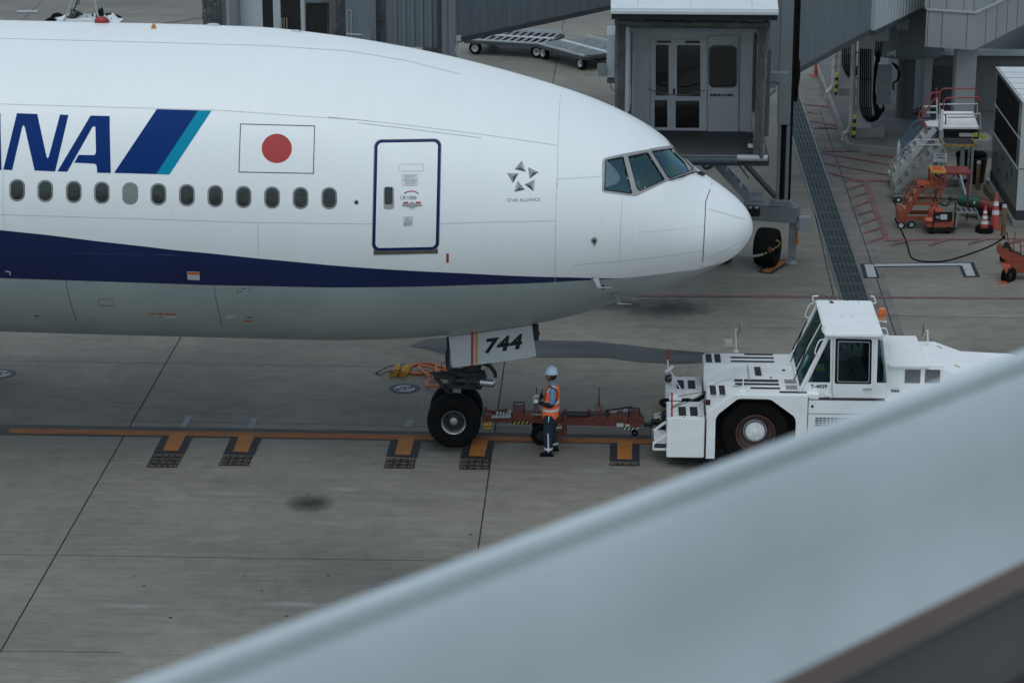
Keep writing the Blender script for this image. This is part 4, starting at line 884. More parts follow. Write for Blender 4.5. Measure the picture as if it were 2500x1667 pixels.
# ---------------- tow bar ----------------
TY = 47.46; B0 = 47.28
def pb(x, y, Y=47.28): return PY(*cP(x, y), Y)
tow = thing('tow_bar', 'long rust-red aircraft tow bar coupled between the nose wheels and the tractor', 'tow bar', (-.6, TY, 0))
xa, xb = pb(262, 860).x, pb(1900, 900).x
a = MB(); zt, zb = .58, .385
a.prism([(xa, B0, zt+.0), (pb(960, 800).x, B0, zt), (pb(1900, 860).x, B0, zt-.0), (pb(1948, 935).x, B0, .47), (pb(1900, 985).x, B0, zb-.02), (pb(960, 960).x, B0, zb), (xa, B0, zb+.06)], (0, .34, 0)); a.build('beam', 'towred', tow, world=True)
a = MB()
a.bar(pb(0, 855), pb(270, 862), .10, .10, .01); a.bar(pb(-100, 820), pb(120, 835), .16, .06, .01); a.bar(pb(0, 765, 47.4), pb(205, 728, 47.4), .05, .05, .01); a.bar(pb(-60, 740, 47.4), pb(40, 775, 47.4), .05, .06, .01)
a.bar((gx+.62, 47.2, .50), (xa+.02, 47.3, .5), .05, .06); a.bar((gx+.62, 47.75, .50), (xa+.02, 47.6, .5), .05, .06); a.cyl((gx+.6, 47.0, .52), (gx+.6, 47.9, .52), .035, n=10); a.build('tow_head', 'towred', tow, world=True)
a = MB(); a.bb(gx+.585, gx+.78, 46.98, 47.06, .44, .50, .01); a.bb(gx+.585, gx+.78, 46.98, 47.06, .38, .42, .01); a.build('head_grips', mat('worn_yellow_grip', (.30, .20, .03), .6, dirt=.3), tow, world=True)
a = MB()
for x in range(60, 230, 40): p = pb(x, 808, 47.2); a.bb(p.x, p.x+.04, 47.2, 47.45, p.z-.02, p.z+.04, .005)
a.bar(pb(0, 815, 47.25), pb(240, 812, 47.25), .2, .02); a.build('shear_plate', 'steel', tow, world=True)
a = MB(); a.bb(pb(275, 0).x, pb(400, 0).x, B0-.02, B0+.34, .55, .70, .01); a.bb(pb(1785, 0).x, pb(1890, 0).x, B0-.02, B0+.34, .5, .66, .01); a.bb(pb(920, 0).x, pb(965, 0).x, B0-.06, B0+.36, .16, .62, .01); a.bb(pb(820, 0).x, pb(960, 0).x, B0-.04, B0, .16, .24); a.build('clamp_boxes', 'towred', tow, world=True)
a = MB()
def fr_(x0, x1, yt, yb, Y0=47.3): a.tube([pb(x0, yb, Y0), pb(x0, yt+8, Y0), pb(x0+8, yt, Y0), pb(x1-8, yt, Y0), pb(x1, yt+8, Y0), pb(x1, yb, Y0)], .013, 6); a.tube([pb(x0, yt+45, Y0), pb(x1, yt+45, Y0)], .010, 6)
fr_(284, 418, 636, 790); fr_(1750, 1888, 712, 920)
a.tube([pb(1750, 760), pb(1740, 900)], .013, 6); a.build('guard_frames', 'dark', tow, world=True)
a = MB()
for x0 in (575, 1372):
    a.tube([pb(x0, 460), pb(x0-2, 560)], [.010, .010], 6); a.cyl(pb(x0, 452), pb(x0, 480), .016, n=8); a.tube([pb(x0, 540), pb(x0-10, 680), pb(x0-14, 830)], .010, 6); a.tube([pb(x0, 560), pb(x0+10, 700), pb(x0+38, 825)], .012, 6); a.tube([pb(x0-5, 600), pb(x0-45, 760), pb(x0-55, 800)][0:3] if x0 < 900 else [pb(x0, 560), pb(x0-6, 640)], .010, 6)
a.build('upright_pin', 'towred', tow, world=True)
a = MB(); c_ = pb(1372, 718); a.tube([c_+V((.08*math.cos(R(t)), 0, .08*math.sin(R(t)))) for t in range(0, 360, 20)], .008, 6, closed=True)
a.cyl(pb(975, 785), pb(1215, 795), .055, n=16); a.cyl(pb(1215, 795), pb(1310, 795), .02, n=10); a.cyl(pb(1245, 745), pb(1245, 815), .03, n=10); a.cyl(pb(930, 745), pb(930, 800), .02, n=8); a.bb(pb(890, 0).x, pb(975, 0).x, B0, B0+.1, .58, .62)
a.bar(pb(1450, 742), pb(1800, 695), .035, .035, .005); a.bar(pb(1470, 790), pb(1760, 735), .025, .025, .004); a.bar(pb(1470, 735), pb(1480, 825), .07, .07, .01); a.tube([pb(1300, 790), pb(1400, 790), pb(1450, 780)], .014, 6)
a.tube([pb(1340, 830), pb(1500, 868), pb(1740, 880)], .006, 5); a.bb(pb(640, 0).x, pb(760, 0).x, B0, B0+.2, .58, .64); a.bar(pb(640, 740), pb(760, 742), .03, .03); a.build('hydraulic_pump', 'dark', tow, world=True)
a = MB(); a.bar(pb(1520, 760), pb(1600, 748), .05, .04); a.bar(pb(1680, 745), pb(1740, 732), .05, .04); a.bar(pb(510, 790), pb(640, 795), .05, .01); a.build('bright_fittings', 'steel', tow, world=True)
a = MB(); c_ = pb(1245, 730); a.tube([c_+V((.035*math.cos(R(t)), .035*math.sin(R(t)), 0)) for t in range(0, 360, 30)], .008, 6, closed=True); a.build('valve_wheel', 'orange', tow, world=True)
fy = B0-.003
def onb(x, y): return PY(*cP(x, y), fy)
a = MB(); a.face([onb(258, 880), onb(500, 886), onb(480, 922), onb(258, 912)]); a.face([onb(815, 905), onb(925, 910), onb(925, 942), onb(815, 938)]); a.face([onb(1672, 955), onb(1870, 962), onb(1865, 992), onb(1672, 985)])
a.build('hazard_strip_black', 'black', tow, world=True)
fy = B0-.006
a = MB()
for x in range(275, 460, 52): a.face([onb(x+22, 884), onb(x+42, 884), onb(x+18, 914), onb(x-2, 913)])
for x in (845, 880): a.face([onb(x+15, 908), onb(x+30, 908), onb(x+10, 940), onb(x-4, 940)])
a.m(1)
for x in range(1680, 1850, 52): a.face([onb(x+22, 960), onb(x+46, 961), onb(x+20, 988), onb(x-2, 987)])
a.face([onb(1596, 900), onb(1684, 903), onb(1684, 950), onb(1596, 946)]); a.face([onb(1705, 915), onb(1762, 917), onb(1762, 948), onb(1705, 946)]); a.face([onb(815, 950), onb(903, 948), onb(903, 972), onb(815, 974)])
a.build('hazard_stripes', ['yellow', 'lightgrey'], tow, world=True)
a = MB(); text(a, 'ATV', [cP(1020, 862), cP(1145, 866), cP(1140, 900), cP(1020, 896)], onb, off=.01); text(a, 'B-', [cP(1252, 868), cP(1318, 870), cP(1318, 912), cP(1252, 910)], onb, off=.01); text(a, '777', [cP(1255, 925), cP(1335, 927), cP(1335, 948), cP(1255, 946)], onb); a.build('lettering', mat('worn_letter', (.03, .012, .01), .8), tow, world=True)
cw = pb(640, 1025, 47.25); cw = V((cw.x, 47.2, .215+.0))
for yy in (47.16, 47.78):
    c_ = V((cw.x, yy, .215)); a = MB(); a.lathe(tyre_prof(.215, .14, .10), c_, (0, -1, 0), 32); wl = a.build('wheel', 'rubber', tow, world=True); a = MB(); a.lathe([(0, .03), (.04, .03), (.05, .01), (.10, .03), (.105, .05)], c_, (0, -1 if yy < 47.4 else 1, 0), 24); a.build('rim', 'dark', wl, world=True)
a = MB(); a.cyl((cw.x, 47.16, .215), (cw.x, 47.78, .215), .025, n=10); a.bar((cw.x, 47.3, .215), (pb(940, 0).x, 47.35, .22), .05, .05); a.bar((cw.x, 47.62, .215), (pb(940, 0).x, 47.57, .22), .05, .05); a.build('axle', 'towred', tow, world=True)
c_ = pb(1828, 1025, 47.4); a = MB(); a.lathe(tyre_prof(.06, .05, .03), (c_.x, 47.4, .20), (0, -1, 0), 20); a.cyl((c_.x, 47.4, .2), (c_.x, 47.42, .36), .02, n=8); a.build('jockey_wheel', 'rubber', tow, world=True)
a = MB(); a.cyl(pb(1940, 930, 47.42), (1.0, 47.42, .45), .045, n=12); a.build('coupling_eye', 'greasy', tow, world=True)

# ---------------- pushback tractor ----------------
tug = thing('aircraft_tractor', 'white aircraft pushback tractor T-4029 with tall glazed cab', 'tractor', (3.9, 47.3, 0))
Y0, Y1 = 45.95, 48.60; DZ = 1.54
def bx(name, *args, m='tugwhite', bev=.02, par=None):
    a = MB(); a.bb(*args, bev=bev); return a.build(name, m, par or tug, world=True)
# bumper boxes and the coupling bay between them
for (q0, q1) in ((Y0, 46.98), (47.66, Y1)):
    a = MB(); a.bb(1.09, 1.83, q0, q1, .20, 1.03, .015)
    bb_ = a.build('front_ballast_box', 'tugwhite', tug, world=True)
    a = MB()
    for x0 in (1.32, 1.55): a.bb(x0, x0+.15, q0+.13, q0+.68, 1.028, 1.036)
    a.build('anti_slip_pads', 'matblack', bb_, world=True)
    a = MB()
    for x0, y_ in ((1.42, q0+.04), (1.75, q0+.1), (1.76, q0+.8), (1.42, q0+.96)): a.cyl((x0, y_, 1.028), (x0, y_, 1.042), .014, n=8)
    a.build('bolts', 'dark', bb_, world=True)
a = MB(); a.bb(1.30, 1.85, 46.9, 47.75, .25, .95); a.build('coupling_bay', 'tugwhite', tug, world=True)
a = MB(); a.bb(1.02, 1.3, 47.15, 47.7, .36, .55, .03); a.cyl((1.08, 47.42, .25), (1.08, 47.42, .68), .05, n=14)
for k in range(22): p = V((random.uniform(.8, 1.3), random.uniform(47.1, 47.75), random.uniform(.3, .7))); a.cyl(p, p+V((random.uniform(-.1, .1), random.uniform(-.1, .1), random.uniform(-.1, .1))), random.uniform(.02, .05), n=8)
a.build('coupling', 'greasy', tug, world=True)
def wT(x, y, Y): return PY(*cT(x, y), Y)
def wR(x, y, Y): return PY(*cR(x, y), Y)
# angled step brackets
for dy, dz in ((0, 0), ):
    for q in (46.15, 46.9):
        a = MB(); z0, z1 = .30, .62; t_ = .018
        a.bar((1.09, q, z1), (.83, q, z0+.12), .03, .05); a.bar((.83, q, z0+.12), (.83, q, z0), .03, .04); a.bar((.83, q, z0), (1.09, q, z0), .03, .04); a.build('step_bracket', 'tugwhite', tug, world=True)
a = MB(); a.bb(.82, 1.08, 46.15, 46.9, .42, .44); a.bb(.82, .84, 46.15, 46.9, .30, .44); a.build('step_plate', 'tugwhite', tug, world=True)
a = MB(); a.bar(wT(170, 1160, 47.5), wT(250, 1110, 47.5), .05, .07); a.bar(wT(250, 1110, 47.5), wT(262, 1160, 47.5), .05, .05); a.bar(wT(165, 1180, 47.5), wT(262, 1165, 47.5), .05, .05); a.build('hook_bracket', 'tugwhite', tug, world=True)
# coiled rope and hoses
a = MB()
for k in range(7):
    c_ = wT(205, 1085+k*6, 47.5); a.tube([c_+V((.13*math.cos(R(t)), .1*math.sin(R(t)), .07*math.sin(R(t+40*k)))) for t in range(0, 360, 30)], .014, 6, closed=True, sub=2)
a.build('rope_coil', mat('rope', (.22, .20, .13), .9, var=.3, scale=20), tug, world=True)
a = MB(); a.tube([wT(x, y, 47.1) for x, y in ((610, 965), (570, 1010), (500, 1045), (455, 1035), (330, 1040), (260, 1035), (225, 1045), (235, 1070), (265, 1080))], .042, 10, sub=5); a.build('corrugated_hose', 'rubber', tug, world=True)
bx('hose_clamp_box', wT(312, 0, 47.1).x, wT(420, 0, 47.1).x, 47.0, 47.35, 1.03, 1.16, bev=.01)
# fender sides with wheel arch
sideP = [(1.86, .20), (1.86, 1.12), (1.86, 1.50), (1.90, DZ), (3.84, DZ), (3.84, .30), (3.62, .30), (3.62, .98), (3.60, 1.06), (3.56, 1.12), (3.14, 1.43), (3.06, 1.455), (2.53, 1.46), (2.45, 1.44), (2.10, 1.14), (2.05, 1.05), (2.04, .98), (2.04, .20)]
for yy, nm in ((Y0, 0), (Y1-.04, 1)):
    a = MB(); a.prism([(x, yy, z) for x, z in sideP], (0, .04, 0)); a.build('fender', 'tugwhite', tug, world=True)
    a = MB(); yo = yy-.03 if nm == 0 else yy+.04
    fl = [(2.04, .20), (2.04, .98), (2.05, 1.05), (2.10, 1.14), (2.45, 1.44), (2.53, 1.46), (3.06, 1.455), (3.14, 1.43), (3.56, 1.12), (3.60, 1.06), (3.62, .98), (3.62, .30), (3.83, .30), (3.83, 1.53), (2.37, 1.53), (1.87, 1.14), (1.87, .20)]
    a.prism([(x, yo, z) for x, z in fl], (0, .03, 0)); a.build('wheel_arch_flare', 'tugwhite', tug, world=True)
a = MB(); a.bb(1.98, 3.68, 46.6, 47.95, .35, 1.1); a.bb(2.0, 3.66, Y0+.042, 46.6, 1.40, 1.457); a.build('wheel_well', 'black', tug, world=True)
# front deck: outer decks, sunk centre hood sloping forward
for q0, q1 in ((Y0, 46.72), (47.9, Y1)):
    a = MB(); a.prism([(1.862, q0+.002, 1.1), (1.862, q0+.002, 1.50), (1.90, q0+.002, DZ+.003), (4.05, q0+.002, DZ+.003), (4.05, q0+.002, 1.46), (2.0, q0+.002, 1.46)], (0, q1-q0-.004, 0)); dk = a.build('deck', 'tugwhite', tug, world=True)
    a = MB()
    def pad(x0, y0_, x1, y1_):
        A_, B_ = G(*cT(x0, y0_), DZ), G(*cT(x1, y1_), DZ); a.bb(A_.x+.0, B_.x-.0, B_.y, A_.y, DZ+.002, DZ+.010)
    if q0 < 47:
        for r_ in ((842, 858, 1222, 878), (850, 890, 1228, 910), (982, 926, 1238, 943), (1228, 960, 1465, 977)): pad(*r_)
        for x0 in (634, 712): pad(x0, 912, x0+60, 988)
    else:
        for r_ in ((930, 640, 1175, 655), (812, 667, 1182, 684), (817, 699, 1188, 716)): pad(*r_)
        for x0 in (598, 673): pad(x0, 643, x0+60, 715)
    a.build('anti_slip_pads', 'matblack', dk, world=True)
    if q0 < 47:
        a = MB()
        for r_ in ((1268, 858, 1370, 897), (1280, 908, 1382, 948)):
            A_, B_ = G(*cT(r_[0], r_[1]), DZ), G(*cT(r_[2], r_[3]), DZ); nx = 14
            for k in range(nx):
                for l in range(5):
                    xx = A_.x+(B_.x-A_.x)*(k+.2)/nx; yy = B_.y+(A_.y-B_.y)*(l+.2)/5; a.bb(xx, xx+(B_.x-A_.x)/nx*.6, yy, yy+(A_.y-B_.y)/5*.6, DZ+.002, DZ+.008)
        a.build('vent_grille', 'black', dk, world=True)
a = MB(); a.bb(1.862, 4.05, 46.68, 46.719, .9, 1.50); a.bb(1.862, 4.05, 47.901, 47.94, .9, 1.50); a.build('deck_side', 'tugwhite', tug, world=True)
a = MB(); a.prism([(1.87, 46.72, 1.0), (1.87, 46.72, 1.16), (2.45, 46.72, 1.50), (4.05, 46.72, 1.50), (4.05, 46.72, 1.0)], (0, 1.18, 0)); hd = a.build('centre_hood', 'tugwhite', tug, world=True)
a = MB()
A_, B_ = G(*cT(1085, 752), 1.5), G(*cT(1305, 830), 1.5); a.bb(A_.x, B_.x, B_.y, A_.y, 1.50, 1.514, .004); a.m(1)
A_, B_ = G(*cT(1013, 753), 1.5), G(*cT(1084, 828), 1.5); a.bb(A_.x, B_.x-.01, B_.y, A_.y, 1.50, 1.510)
p = G(*cT(1265, 783), 1.515); a.cyl(p, p+V((0, 0, .02)), .03, n=12); p = G(*cT(1157, 846), 1.5); a.cyl(p, p+V((0, 0, .02)), .02, n=10)
a.build('hatch', ['tugwhite', 'matblack'], hd, world=True)
a = MB(); L_ = [(2.5, 46.9), (4.0, 46.9)]
for z_, pts in ((DZ+.006, [cT(855, 835), cT(625, 915)]), (1.503, [cT(975, 733), cT(1340, 735)])): a.tube([G(*p, z_) for p in pts], .003, 4)
for x0 in (1.862,): a.tube([(x0, Y0-.002, .22), (x0, Y0-.002, 1.02)], .004, 4)
a.tube([(3.85, Y0-.002, .32), (3.85, Y0-.002, 1.5)], .005, 4); a.tube([(3.86, Y0-.003, 1.16), (5.9, Y0-.003, 1.16)], .005, 4); a.build('panel_gaps', 'dark', tug, world=True)
bx('side_marker_lamp', wT(626, 0, Y0).x, wT(668, 0, Y0).x, Y0-.012, Y0, wT(0, 1065, Y0).z, wT(0, 1020, Y0).z, m=mat('dark_red_lens', (.06, .012, .01), .2), bev=.004)
# low main body and the rear deck
a = MB(); a.bb(3.842, 8.6, Y0, Y1, .30, 1.44, .01); a.build('body', 'tugwhite', tug, world=True)
bx('scuff_strip', 3.86, 5.35, Y0+.002, Y0+.12, 1.44, 1.455, m='matblack', bev=0)
a = MB(); a.cyl((3.93, Y0, 1.31), (3.93, Y0-.006, 1.31), .027, n=20); a.build('fuel_filler', 'black', tug, world=True)
a = MB()
for k in range(9):
    for l in range(4): a.bb(4.0+k*.075, 4.062+k*.075, Y0-.004, Y0, .90+l*.048, .935+l*.048)
a.build('side_grille', mat('grille_shadow', (.09, .10, .105), .6), tug, world=True)
prof = [(5.36, 1.44), (5.36, 1.95), (5.42, 1.98), (6.22, 1.98), (6.28, 1.86), (6.60, 1.86), (7.15, 1.66), (8.2, 1.62), (8.5, 1.44)]
a = MB(); a.prism([(x, 46.62, z) for x, z in prof], (0, Y1-46.64, 0)); eh = a.build('engine_hood', 'tugwhite', tug, world=True)
a = MB()
for x0, y0_ in ((6.62, 48.3), (6.85, 47.3)): a.bar((x0, y0_, 1.865-(x0-6.6)*.36), (x0+.1, y0_-.05, 1.865-(x0+.1-6.6)*.36), .07, .005)
a.build('worn_stickers', mat('tan_sticker', (.42, .32, .16), .7), eh, world=True)
def wR(x, y, Y): return PY(*cR(x, y), Y)
a = MB()
for x0, x1 in ((948, 1080), (1127, 1254)):
    p0, p1 = wR(x0, 736, 46.62), wR(x1, 857, 46.62); a.m(0).bb(p0.x, p1.x, 46.612, 46.62, p1.z, p0.z); a.m(1)
    for k in range(14): z_ = p1.z+(p0.z-p1.z)*(k+.5)/14; a.bb(p0.x, p1.x, 46.604, 46.612, z_-.004, z_+.006)
a.build('louvre_panels', ['dark', 'steel'], eh, world=True)
a = MB(); p0, p1 = wR(805, 700, 46.6), wR(1290, 715, 46.6); a.bb(p0.x, p1.x, 46.56, 46.64, p1.z-.01, p0.z+.015, .005); a.build('hood_lip', 'tugwhite', eh, world=True)
a = MB(); A_, B_ = G(*cR(808, 880), 1.46), G(*cR(900, 932), 1.46)
for k in range(9):
    for l in range(5):
        xx = A_.x+(B_.x-A_.x)*(k+.15)/9; yy = B_.y+(A_.y-B_.y)*(l+.15)/5; a.bb(xx, xx+(B_.x-A_.x)/9*.65, yy, yy+(A_.y-B_.y)/5*.65, 1.442, 1.450)
A_, B_ = G(*cR(718, 873), 1.46), G(*cR(790, 908), 1.46); a.bb(A_.x, B_.x, B_.y, A_.y, 1.442, 1.450); a.build('rear_vents', 'dark', tug, world=True)
# wheels
def tug_wheel(x, yy, sg):
    c_ = V((x, yy, .69)); a = MB(); a.lathe(tyre_prof(.70, .42, .36), c_, (0, sg, 0), 64); wh = a.build('wheel', 'rubber', tug, world=True)
    a = MB(); a.lathe([(.235, .02), (.25, .06), (.28, .10), (.34, .14), (.36, .18), (.375, .195), (.385, .17)], c_, (0, sg, 0), 48); a.m(1); a.lathe([(.375, .19), (.378, .205), (.392, .205), (.394, .16)], c_, (0, sg, 0), 48); a.lathe([(.292, .09), (.296, .115), (.308, .12), (.312, .09)], c_, (0, sg, 0), 48); a.build('rim', [mat('dark_rim', (.035, .022, .02), .7, var=.4, scale=6), mat('rust_rim', (.14, .055, .04), .7, var=.4, scale=6, dirt=.4)], wh, world=True)
    a = MB(); a.lathe([(0, .14), (.035, .14), (.045, .10), (.17, .09), (.195, .07), (.20, .02), (.25, -.0), (.29, .02)], c_, (0, sg, 0), 40)
    for k in range(5): t = R(72*k); p = c_+V((.12*math.cos(t), sg*.09, .13*math.sin(t))); a.cyl(p, p+V((0, sg*.02, 0)), .018, n=8)
    a.build('hub', 'tugwhite', wh, world=True)
    a = MB()
    for k in range(30): t = R(12*k); p = c_+V((.212*math.cos(t), sg*.02, .212*math.sin(t))); a.cyl(p, p+V((0, sg*.04, 0)), .012, n=6)
    a.build('wheel_nuts', 'greasy', wh, world=True)
for x in (2.84, 6.7):
    for yy, sg in ((46.24, -1), (48.31, 1)): tug_wheel(x, yy, sg)
# cab
CN, CF = 46.12, 48.5; RZ = 2.70
cab = thing('cab', '', ''); 
for k in ('label', 'category'): del cab[k]
bpy.data.objects.remove(cab)
def fill_frame(a, outer, holes, y, th):
    vs = []; 
    patch(a, [(x, z) for x, z in outer], lambda u_, v_: V((u_, y, v_)), holes=holes, step=5)
    patch(a, [(x, z) for x, z in outer], lambda u_, v_: V((u_, y+th, v_)), holes=holes, step=5)
    for lp in [outer]+list(holes):
        for i in range(len(lp)):
            p, q = lp[i], lp[(i+1) % len(lp)]; a.face([(p[0], y, p[1]), (q[0], y, q[1]), (q[0], y+th, q[1]), (p[0], y+th, p[1])])
def sx(x, y): p = PY(*cT(x, y), CN); return (p.x, p.z)
out_c = [sx(1402, 958), sx(1430, 900), sx(1640, 492), (sx(2085, 492)[0], sx(1640, 492)[1]), sx(2115, 700), sx(2148, 1010)]
wbot = 1.445
out_c = [(sx(1402, 958)[0], 1.54), sx(1640, 490), (5.22, sx(1640, 490)[1]), (5.40, 1.445), (3.86, 1.445), (3.86, 1.54)]
def xz(pts): return [sx(*p) for p in pts]
q1 = xz(((1650, 515), (1665, 515), (1662, 880), (1655, 888), (1480, 886), (1474, 876)))
dh = xz(((1720, 512), (2003, 520), (2012, 530), (2005, 880), (1998, 888), (1712, 884), (1704, 876), (1712, 520)))
q3 = [(PY(*cR(x, y), CN).x, PY(*cR(x, y), CN).z) for x, y in ((706, 462), (738, 465), (750, 480), (785, 850), (780, 860), (698, 858), (694, 850))]
cabf = MB(); fill_frame(cabf, out_c, [q1, dh, q3], CN, .06); fill_frame(cabf, out_c, [q1, dh, q3], CF-.06, .06)
zt_ = out_c[1][1]; xw0, xw1 = out_c[0][0], out_c[1][0]
for y_ in (CN+.03, CF-.03): cabf.bar((xw0, y_, 1.54), (xw1, y_, zt_), .08, .06, .01)
cabf.bar((xw0, CN, 1.56), (xw0, CF, 1.56), .06, .08); cabf.bar((xw1, CN, zt_-.03), (xw1, CF, zt_-.03), .06, .08); cabf.bb(xw0+.02, 5.39, CN+.06, CF-.06, 1.42, 1.46)
cabf.bar((5.22, CN, zt_-.03), (5.22, CF, zt_-.03), .06, .06); cabf.bar((5.39, CN, 1.5), (5.39, CF, 1.5), .06, .1); cabf.bar((5.2, (CN+CF)/2, zt_-.05), (5.39, (CN+CF)/2, 1.5), .08, .05)
cab = cabf.build('cab', 'tugwhite', tug, world=True)
a = MB(); a.prism([(xw1-.06, CN-.07, zt_), (xw1-.05, CN-.08, RZ+.03), (5.27, CN-.08, RZ+.03), (5.29, CN-.07, zt_)], (0, CF-CN+.14, 0)); 
es = [e for e in a.bm.edges]; bmesh.ops.bevel(a.bm, geom=es, offset=.025, segments=3, affect='EDGES'); a.build('roof', 'tugwhite', cab, world=True)
# door
d_out = xz(((1694, 497), (2030, 505), (2022, 1012), (1684, 1008))); a = MB(); fill_frame(a, d_out, [dh], CN-.025, .022); dr2 = a.build('cab_door', 'tugwhite', cab, world=True)
a = MB(); dh2 = [(x+(x-4.75)*-.05, z+(z-2.1)*-.05) for x, z in dh]; fill_frame(a, [(x+(x-4.75)*.03, z+(z-2.1)*.03) for x, z in dh], [dh2], CN-.032, .012); a.build('door_gasket', 'black', cab, world=True)
a = MB(); dh3 = [(4.75+(x-4.75)*.90, 2.1+(z-2.1)*.93) for x, z in dh]; dh4 = [(4.75+(x-4.75)*.87, 2.1+(z-2.1)*.91) for x, z in dh]; fill_frame(a, dh3, [dh4], CN-.034, .01); a.build('door_window_trim', 'lightgrey', cab, world=True)
a = MB(); a.tube([PY(*cT(x, 938), CN-.05) for x in (1940, 1960, 2015)], .014, 8); a.build('door_handle', 'aluminium', cab, world=True)
a = MB()
for k in range(22): z_ = 1.5+k*.057; a.cyl((xz(((1690, 500),))[0][0], CN-.035, z_), (xz(((1690, 500),))[0][0], CN-.035, z_+.035), .010, n=6)
a.build('door_hinge', 'lightgrey', cab, world=True)
a = MB(); a.prism([V(q)-V((0, 0, 0)) for q in (PY(*cT(1618, 985), CN-.03), PY(*cT(1675, 978), CN-.03), PY(*cT(1672, 1012), CN-.03))], (0, -.05, 0)); a.build('door_stop', 'tugwhite', cab, world=True)
gl = MB(); gl.face([(x, CN+.03, z) for x, z in q1]); gl.build('quarter_window', 'glasscab', cab, world=True)
gl = MB(); gl.face([(x, CN-.01, z) for x, z in dh]); gl.build('door_window', 'glasscab', cab, world=True)
gl = MB(); gl.face([(x, CN+.03, z) for x, z in q3]); gl.build('rear_quarter_window', 'glasscab', cab, world=True)
for q in (q1, dh, q3): gl = MB(); gl.face([(x, CF-.03, z) for x, z in q]); gl.build('far_side_window', 'glasscab', cab, world=True)
gl = MB(); gl.face([(xw0+.01, CN+.06, 1.60), (xw1+.01, CN+.06, zt_-.06), (xw1+.01, CF-.06, zt_-.06), (xw0+.01, CF-.06, 1.60)]); gl.build('windscreen', 'glasscab', cab, world=True)
gl = MB(); gl.face([(5.385, CN+.06, 1.55), (5.215, CN+.06, zt_-.06), (5.215, CF-.06, zt_-.06), (5.385, CF-.06, 1.55)]); gl.build('rear_window', 'glasscab', cab, world=True)
a = MB(); cy_ = (CN+CF)/2; a.bar((xw0-.01, cy_, 1.60), (xw1-.01, cy_, zt_-.05), .05, .02); a.build('windscreen_divider', 'tugwhite', cab, world=True)
for y_ in (46.75, 47.9):
    a = MB(); dx_ = -.05; a.tube([(xw0+dx_-.02, y_, 1.60), (xw0+dx_+.02, y_+.05, 1.66), (xw0+dx_+.22, y_+.2, 2.2)], .012, 6); a.bar((xw0+dx_+.04, y_+.35, 1.75), (xw0+dx_+.30, y_+.15, 2.42), .02, .02); a.build('windscreen_wiper', 'black', cab, world=True)
# cab fittings
a = MB(); a.bb(4.15, 4.3, CN+.1, CF-.1, 1.46, 1.85, .03); a.bb(4.75, 5.15, 47.2, 47.75, 1.46, 1.80, .05); a.bb(5.05, 5.17, 47.2, 47.75, 1.75, 2.35, .05); a.bb(4.75, 5.15, 46.4, 46.9, 1.46, 1.75, .05); a.bb(5.05, 5.15, 46.4, 46.9, 1.7, 2.2, .05); a.bb(3.95, 5.3, CN+.08, CF-.08, 1.46, 1.475); a.build('cab_seats', 'dark', cab, world=True)
a = MB(); a.tube([(4.52+.12*math.cos(R(t))*.5, 47.45+.19*math.sin(R(t)), 2.0+.12*math.cos(R(t))*.8) for t in range(0, 360, 20)], .014, 6, closed=True); a.cyl((4.3, 47.45, 1.7), (4.52, 47.45, 2.0), .025, n=8); a.build('steering_wheel', 'rubber', cab, world=True)
bx('document_box', sx(1520, 860)[0], sx(1640, 860)[0], CN+.10, CN+.28, 1.56, sx(1500, 805)[1], m=mat('blue_box', (.02, .07, .17), .5), bev=.008, par=cab)
bx('yellow_folder', sx(1540, 860)[0], sx(1620, 860)[0], CN+.14, CN+.16, 1.7, sx(1500, 780)[1], m='yellow', bev=0, par=cab); bx('papers', sx(1550, 860)[0], sx(1610, 860)[0], CN+.20, CN+.21, 1.7, sx(1500, 755)[1], m=mat('paper', (.4, .55, .5), .7), bev=0, par=cab)
a = MB(); sh_ = PY(*cT(1470, 740), 46.8); a.face([wT(1410, 800, 46.9), wT(1440, 870, 46.9), wT(1500, 720, 46.9), wT(1465, 640, 46.9)]); a.build('sunshade', mat('teal_sheet', (.22, .42, .42), .6), cab, world=True)
a = MB(); a.face([wT(1700+i, y, 46.7) for i, y in ((130, 560), (160, 560), (160, 600), (140, 610))]); a.build('hanging_tag', mat('blue_tag', (.03, .10, .22), .6), cab, world=True)
# grab handles on cab
a = MB()
def hdl(pts, Y): a.tube([PY(*cT(*p), Y) for p in pts], .012, 8, sub=3)
hdl(((1610, 520), (1575, 525), (1545, 580), (1532, 630), (1545, 645), (1552, 640)), CN-.03); hdl(((1520, 212), (1490, 220), (1450, 300), (1455, 325), (1480, 332), (1520, 310), (1540, 250)), CF)
hdl(((1560, 150), (1515, 152), (1520, 195), (1560, 208)), CF); hdl(((1640, 478), (1605, 460), (1592, 420), (1630, 418)), CN-.05)
a.tube([PY(*cT(x, 478), CN-.11) for x in (1620, 1700, 1800, 1880, 2000, 2115)], .011, 8)
for x in (1690, 1880, 2060): a.tube([PY(*cT(x, 478), CN-.11), PY(*cT(x, 470), CN-.05)], .009, 6)
a.tube([PY(*cR(*p), CN-.08) for p in ((735, 430), (790, 432), (793, 420), (775, 372), (735, 370))], .012, 8, sub=3); a.tube([PY(*cR(*p), CF) for p in ((640, 88), (668, 90), (686, 140), (680, 147), (655, 147))], .012, 8, sub=3)
a.tube([PY(*cR(*p), CN-.02) for p in ((765, 490), (790, 490), (812, 560), (815, 600), (808, 618), (785, 622))], .012, 8, sub=3); a.build('grab_handles', 'tugwhite', cab, world=True)
